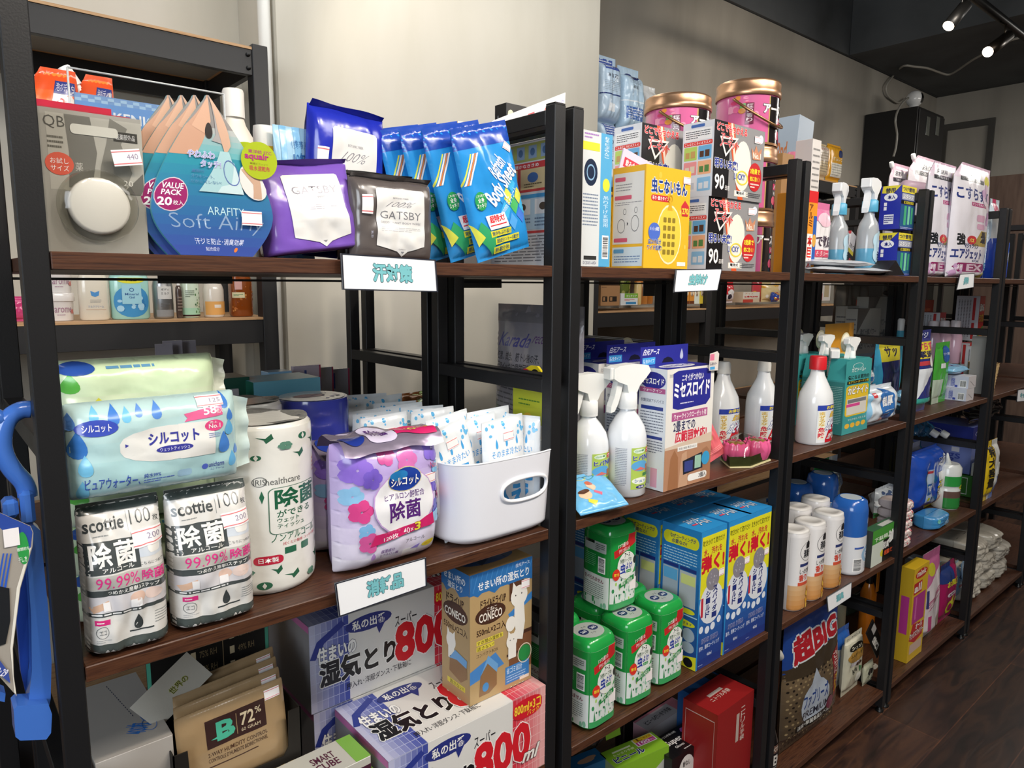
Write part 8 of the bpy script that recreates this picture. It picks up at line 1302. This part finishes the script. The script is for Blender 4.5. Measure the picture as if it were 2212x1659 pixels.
# nappy packs
zb = w2z+.32; dz_ = W2Y+.02
na = R(0, 0, 100, 100, '#b8d4ea')+R(14, 60, 86, 98, '#c4dcef')+E(50, 84, 24, 7, '#26386e')+T('moony', 32, 81, 68, 87, '#f2f4f8', .03)+T('¥960', 30, 62, 56, 68, '#4a4a50', .005)+Ls(20, 70, 80, 78, 3, '#8a9ab4', .3)+R(10, 14, 90, 34, '#4f74b8')+Ls(14, 16, 86, 32, 4, '#e8eef6', .3)+R(0, 42, 100, 44, '#e8f2fa')
nb = R(0, 0, 100, 100, '#bcd2e6')+R(16, 76, 84, 96, '#4a5fa8')+Ls(20, 78, 80, 94, 4, '#dfe6f2', .4)+T('¥1070', 24, 64, 70, 70, '#3a3a44', .005)+Ls(14, 44, 86, 60, 6, '#9aa8b4', .3)+R(0, 38, 100, 40, '#2f3f78')+RR(30, 14, 60, 26, '#e8ecf0', .2)
for i, (p0, p1, pt, a_, c_) in enumerate(((1285, 1302, 150, R(0, 30, 100, 96, '#e09a90')+R(0, 60, 100, 74, '#4ab0c8')+T('¥760', 10, 30, 90, 40, '#333', .01), '#e6b0a4'), (1296, 1340, 108, nb, '#bcd2e6'), (1344, 1388, 134, na, '#b8d4ea'), (1396, 1424, 178, E(50, 70, 34, 14, '#26386e')+T('moony', 20, 66, 80, 75, '#f2f4f8', .04), '#d2d6da'))):
    y_ = dz_+(.16, .0, .01, .08)[i]; cx, w, h = fit(max(p0, 1285), p1, pt, y_, zb); n2 = 3; lst = ['red and white nappy pack', 'pale blue nappy pack with price 1070', 'pale blue nappy pack with round dark logo', 'grey white nappy pack with dark logo'][i]
    cx = max(cx, cR+w/2+.012)
    for j in range(n2 if i in (1, 2) else 1):
        hh = h/n2 if i in (1, 2) else h
        o = pouch('nappy_pack', lst+(' at the bottom of the column', ' in the middle of the column', ' on top of the column')[j] if i in (1, 2) else lst+' beside the blue columns', 'pack', w*.99, hh, .13, c_, a_, seed=270+i*3+j, ex=6, bot=0, top=.14 if j == 2 else .03, wr=.004, group='pale blue nappy packs in columns' if i in (1, 2) else None); place(o, (cx, y_+.07, zb+hh*j+.001))
# packs on the far rack top
zb = w2t+.002
for i, (p0, p1, pt, c_, a_) in enumerate(((1752, 1766, 296, '#b8b0a8', Ls(10, 10, 90, 90, 14, '#8a847c', .3)), (1767, 1790, 306, '#d8c4a0', R(10, 50, 90, 90, '#dccfc0')+T('ビタワン', 20, 80, 80, 86, '#b04a4a', .01)+Ls(14, 20, 86, 76, 8, '#a89a84', .3)), (1792, 1820, 308, '#e0a424', R(10, 14, 90, 50, '#ece8dc')+E(72, 76, 18, 10, '#26386e')+T('オムレツ', 14, 56, 90, 66, '#f4e8c0', .02)+Ls(14, 16, 86, 48, 5, '#a8a8a0', .3)))): sp(p0, p1, pt, W2Y+.02, zb, .07, 'food_bag', ('grey printed food bag at the left of three on the far rack', 'tan food bag in the middle of three on the far rack', 'yellow food bag at the right of three on the far rack')[i], 'bag', c_, a_, seed=290+i, ex=6, top=.05)
# things standing high on the rear row behind the tins
z = Z1
o = boxof(1690, 1722, 250, .52, z, .10, 'cloth_box', 'pale blue grey tall box with chef picture behind the pink tins', 'box', '#a9b8c8', front=E(60, 62, 16, 12, '#dfe4ea')+R(50, 60, 70, 66, '#c8743c')+T('SIGA', 30, 40, 84, 50, '#2a3f8c', .04), left=R(10, 10, 80, 66, '#dfe8ee')+Ls(14, 14, 50, 62, 10, '#8a98a8', .3)+TV('マイクロファイバー', 56, 14, 74, 64, '#4a5560', .01)+T('2nd', 20, 74, 60, 84, '#c8743c', .03)); o.rotation_euler = (0, .10, 0); o.location.z += .012
boxof(1676, 1700, 330, .44, z, .06, 'kraft_box', 'brown kraft box between the tins and the pale blue box', 'box', '#b88a56')
cx, w, h = fit(1712, 1752, 325, .42, z); w *= .52; cx -= .05; r = bottle('fabric_bottle', 'bottle with translucent pink dome cap above the post of the second unit', 'bottle', [(w*.4, 0), (w*.42, h*.78), (w*.4, h*.8)], '#e0b8c4', 'gloss', cap=[(w*.5, h*.8), (w*.5, h*.88), (w*.36, h*.97), (w*.2, h)], capc='#d87a94'); place(r, (cx, .46, z+.001))
# shoe box and shoes on the far side, fabric
z = Z2
x_ = xa(2030, .60, 1.25)
o = carton('shoe_box', 'orange shoe box seen between the fourth unit frames', 'box', .42, .20, .14, '#a8341c', T('FORTE', 10, 20, 90, 70, '#d0683a', .03)); place(o, (3.62, .44, z+.24));
o2 = carton('crate', 'dark red carton under the orange shoe box', 'box', .42, .20, .237, '#5a2018'); place(o2, (3.62, .44, z+.001))
mb = MB(); mb.surf(lambda u, v: ((u-.5)*.28, .05+.05*math.cos(2*PI*v)*(.6+.4*math.sin(PI*u)), .03+.03*math.sin(2*PI*v)*(.4+.6*math.sin(PI*min(1, u*1.2)))+.012*u), m('#e0d4d0', 'plastic'), 16, 20); tag(place(mb.build('sneaker'), (3.6, .46, z+.384)), 'pale pink sneaker standing on the orange shoe box', 'shoe')
mb = MB(); mb.surf(lambda u, v: (.34*u, .02*math.sin(u*20)+.01*math.sin(u*47+v*3), .38*v), m('#b9b0a0', 'paper'), 50, 8); tag(place(mb.build('hanging_cloth'), (4*PP+.06, .70, 1.12)), 'beige cloth hanging behind the fifth unit', 'cloth')
# ------------------------------------------------------------------ lift everything that stands on a board a hair
bpy.context.view_layer.update()
for o_ in list(C.objects):
    if o_.parent or o_.get('kind') == 'structure' or 'label' not in o_ or o_.name.startswith(('shelving', 'wall_rack')): continue
    ms_ = [o_] if o_.type == 'MESH' else []
    ms_ += [c for c in o_.children_recursive if c.type == 'MESH']
    if not ms_: continue
    lo = min((q.matrix_world @ Vector(b)).z for q in ms_ for b in q.bound_box)
    for lv in (Z1, Z2, Z3, Z4, wz, w2z, w2t+.0, w2z+.32):
        if -.03 < lo-lv < .0012: o_.location.z += lv+.0012-lo
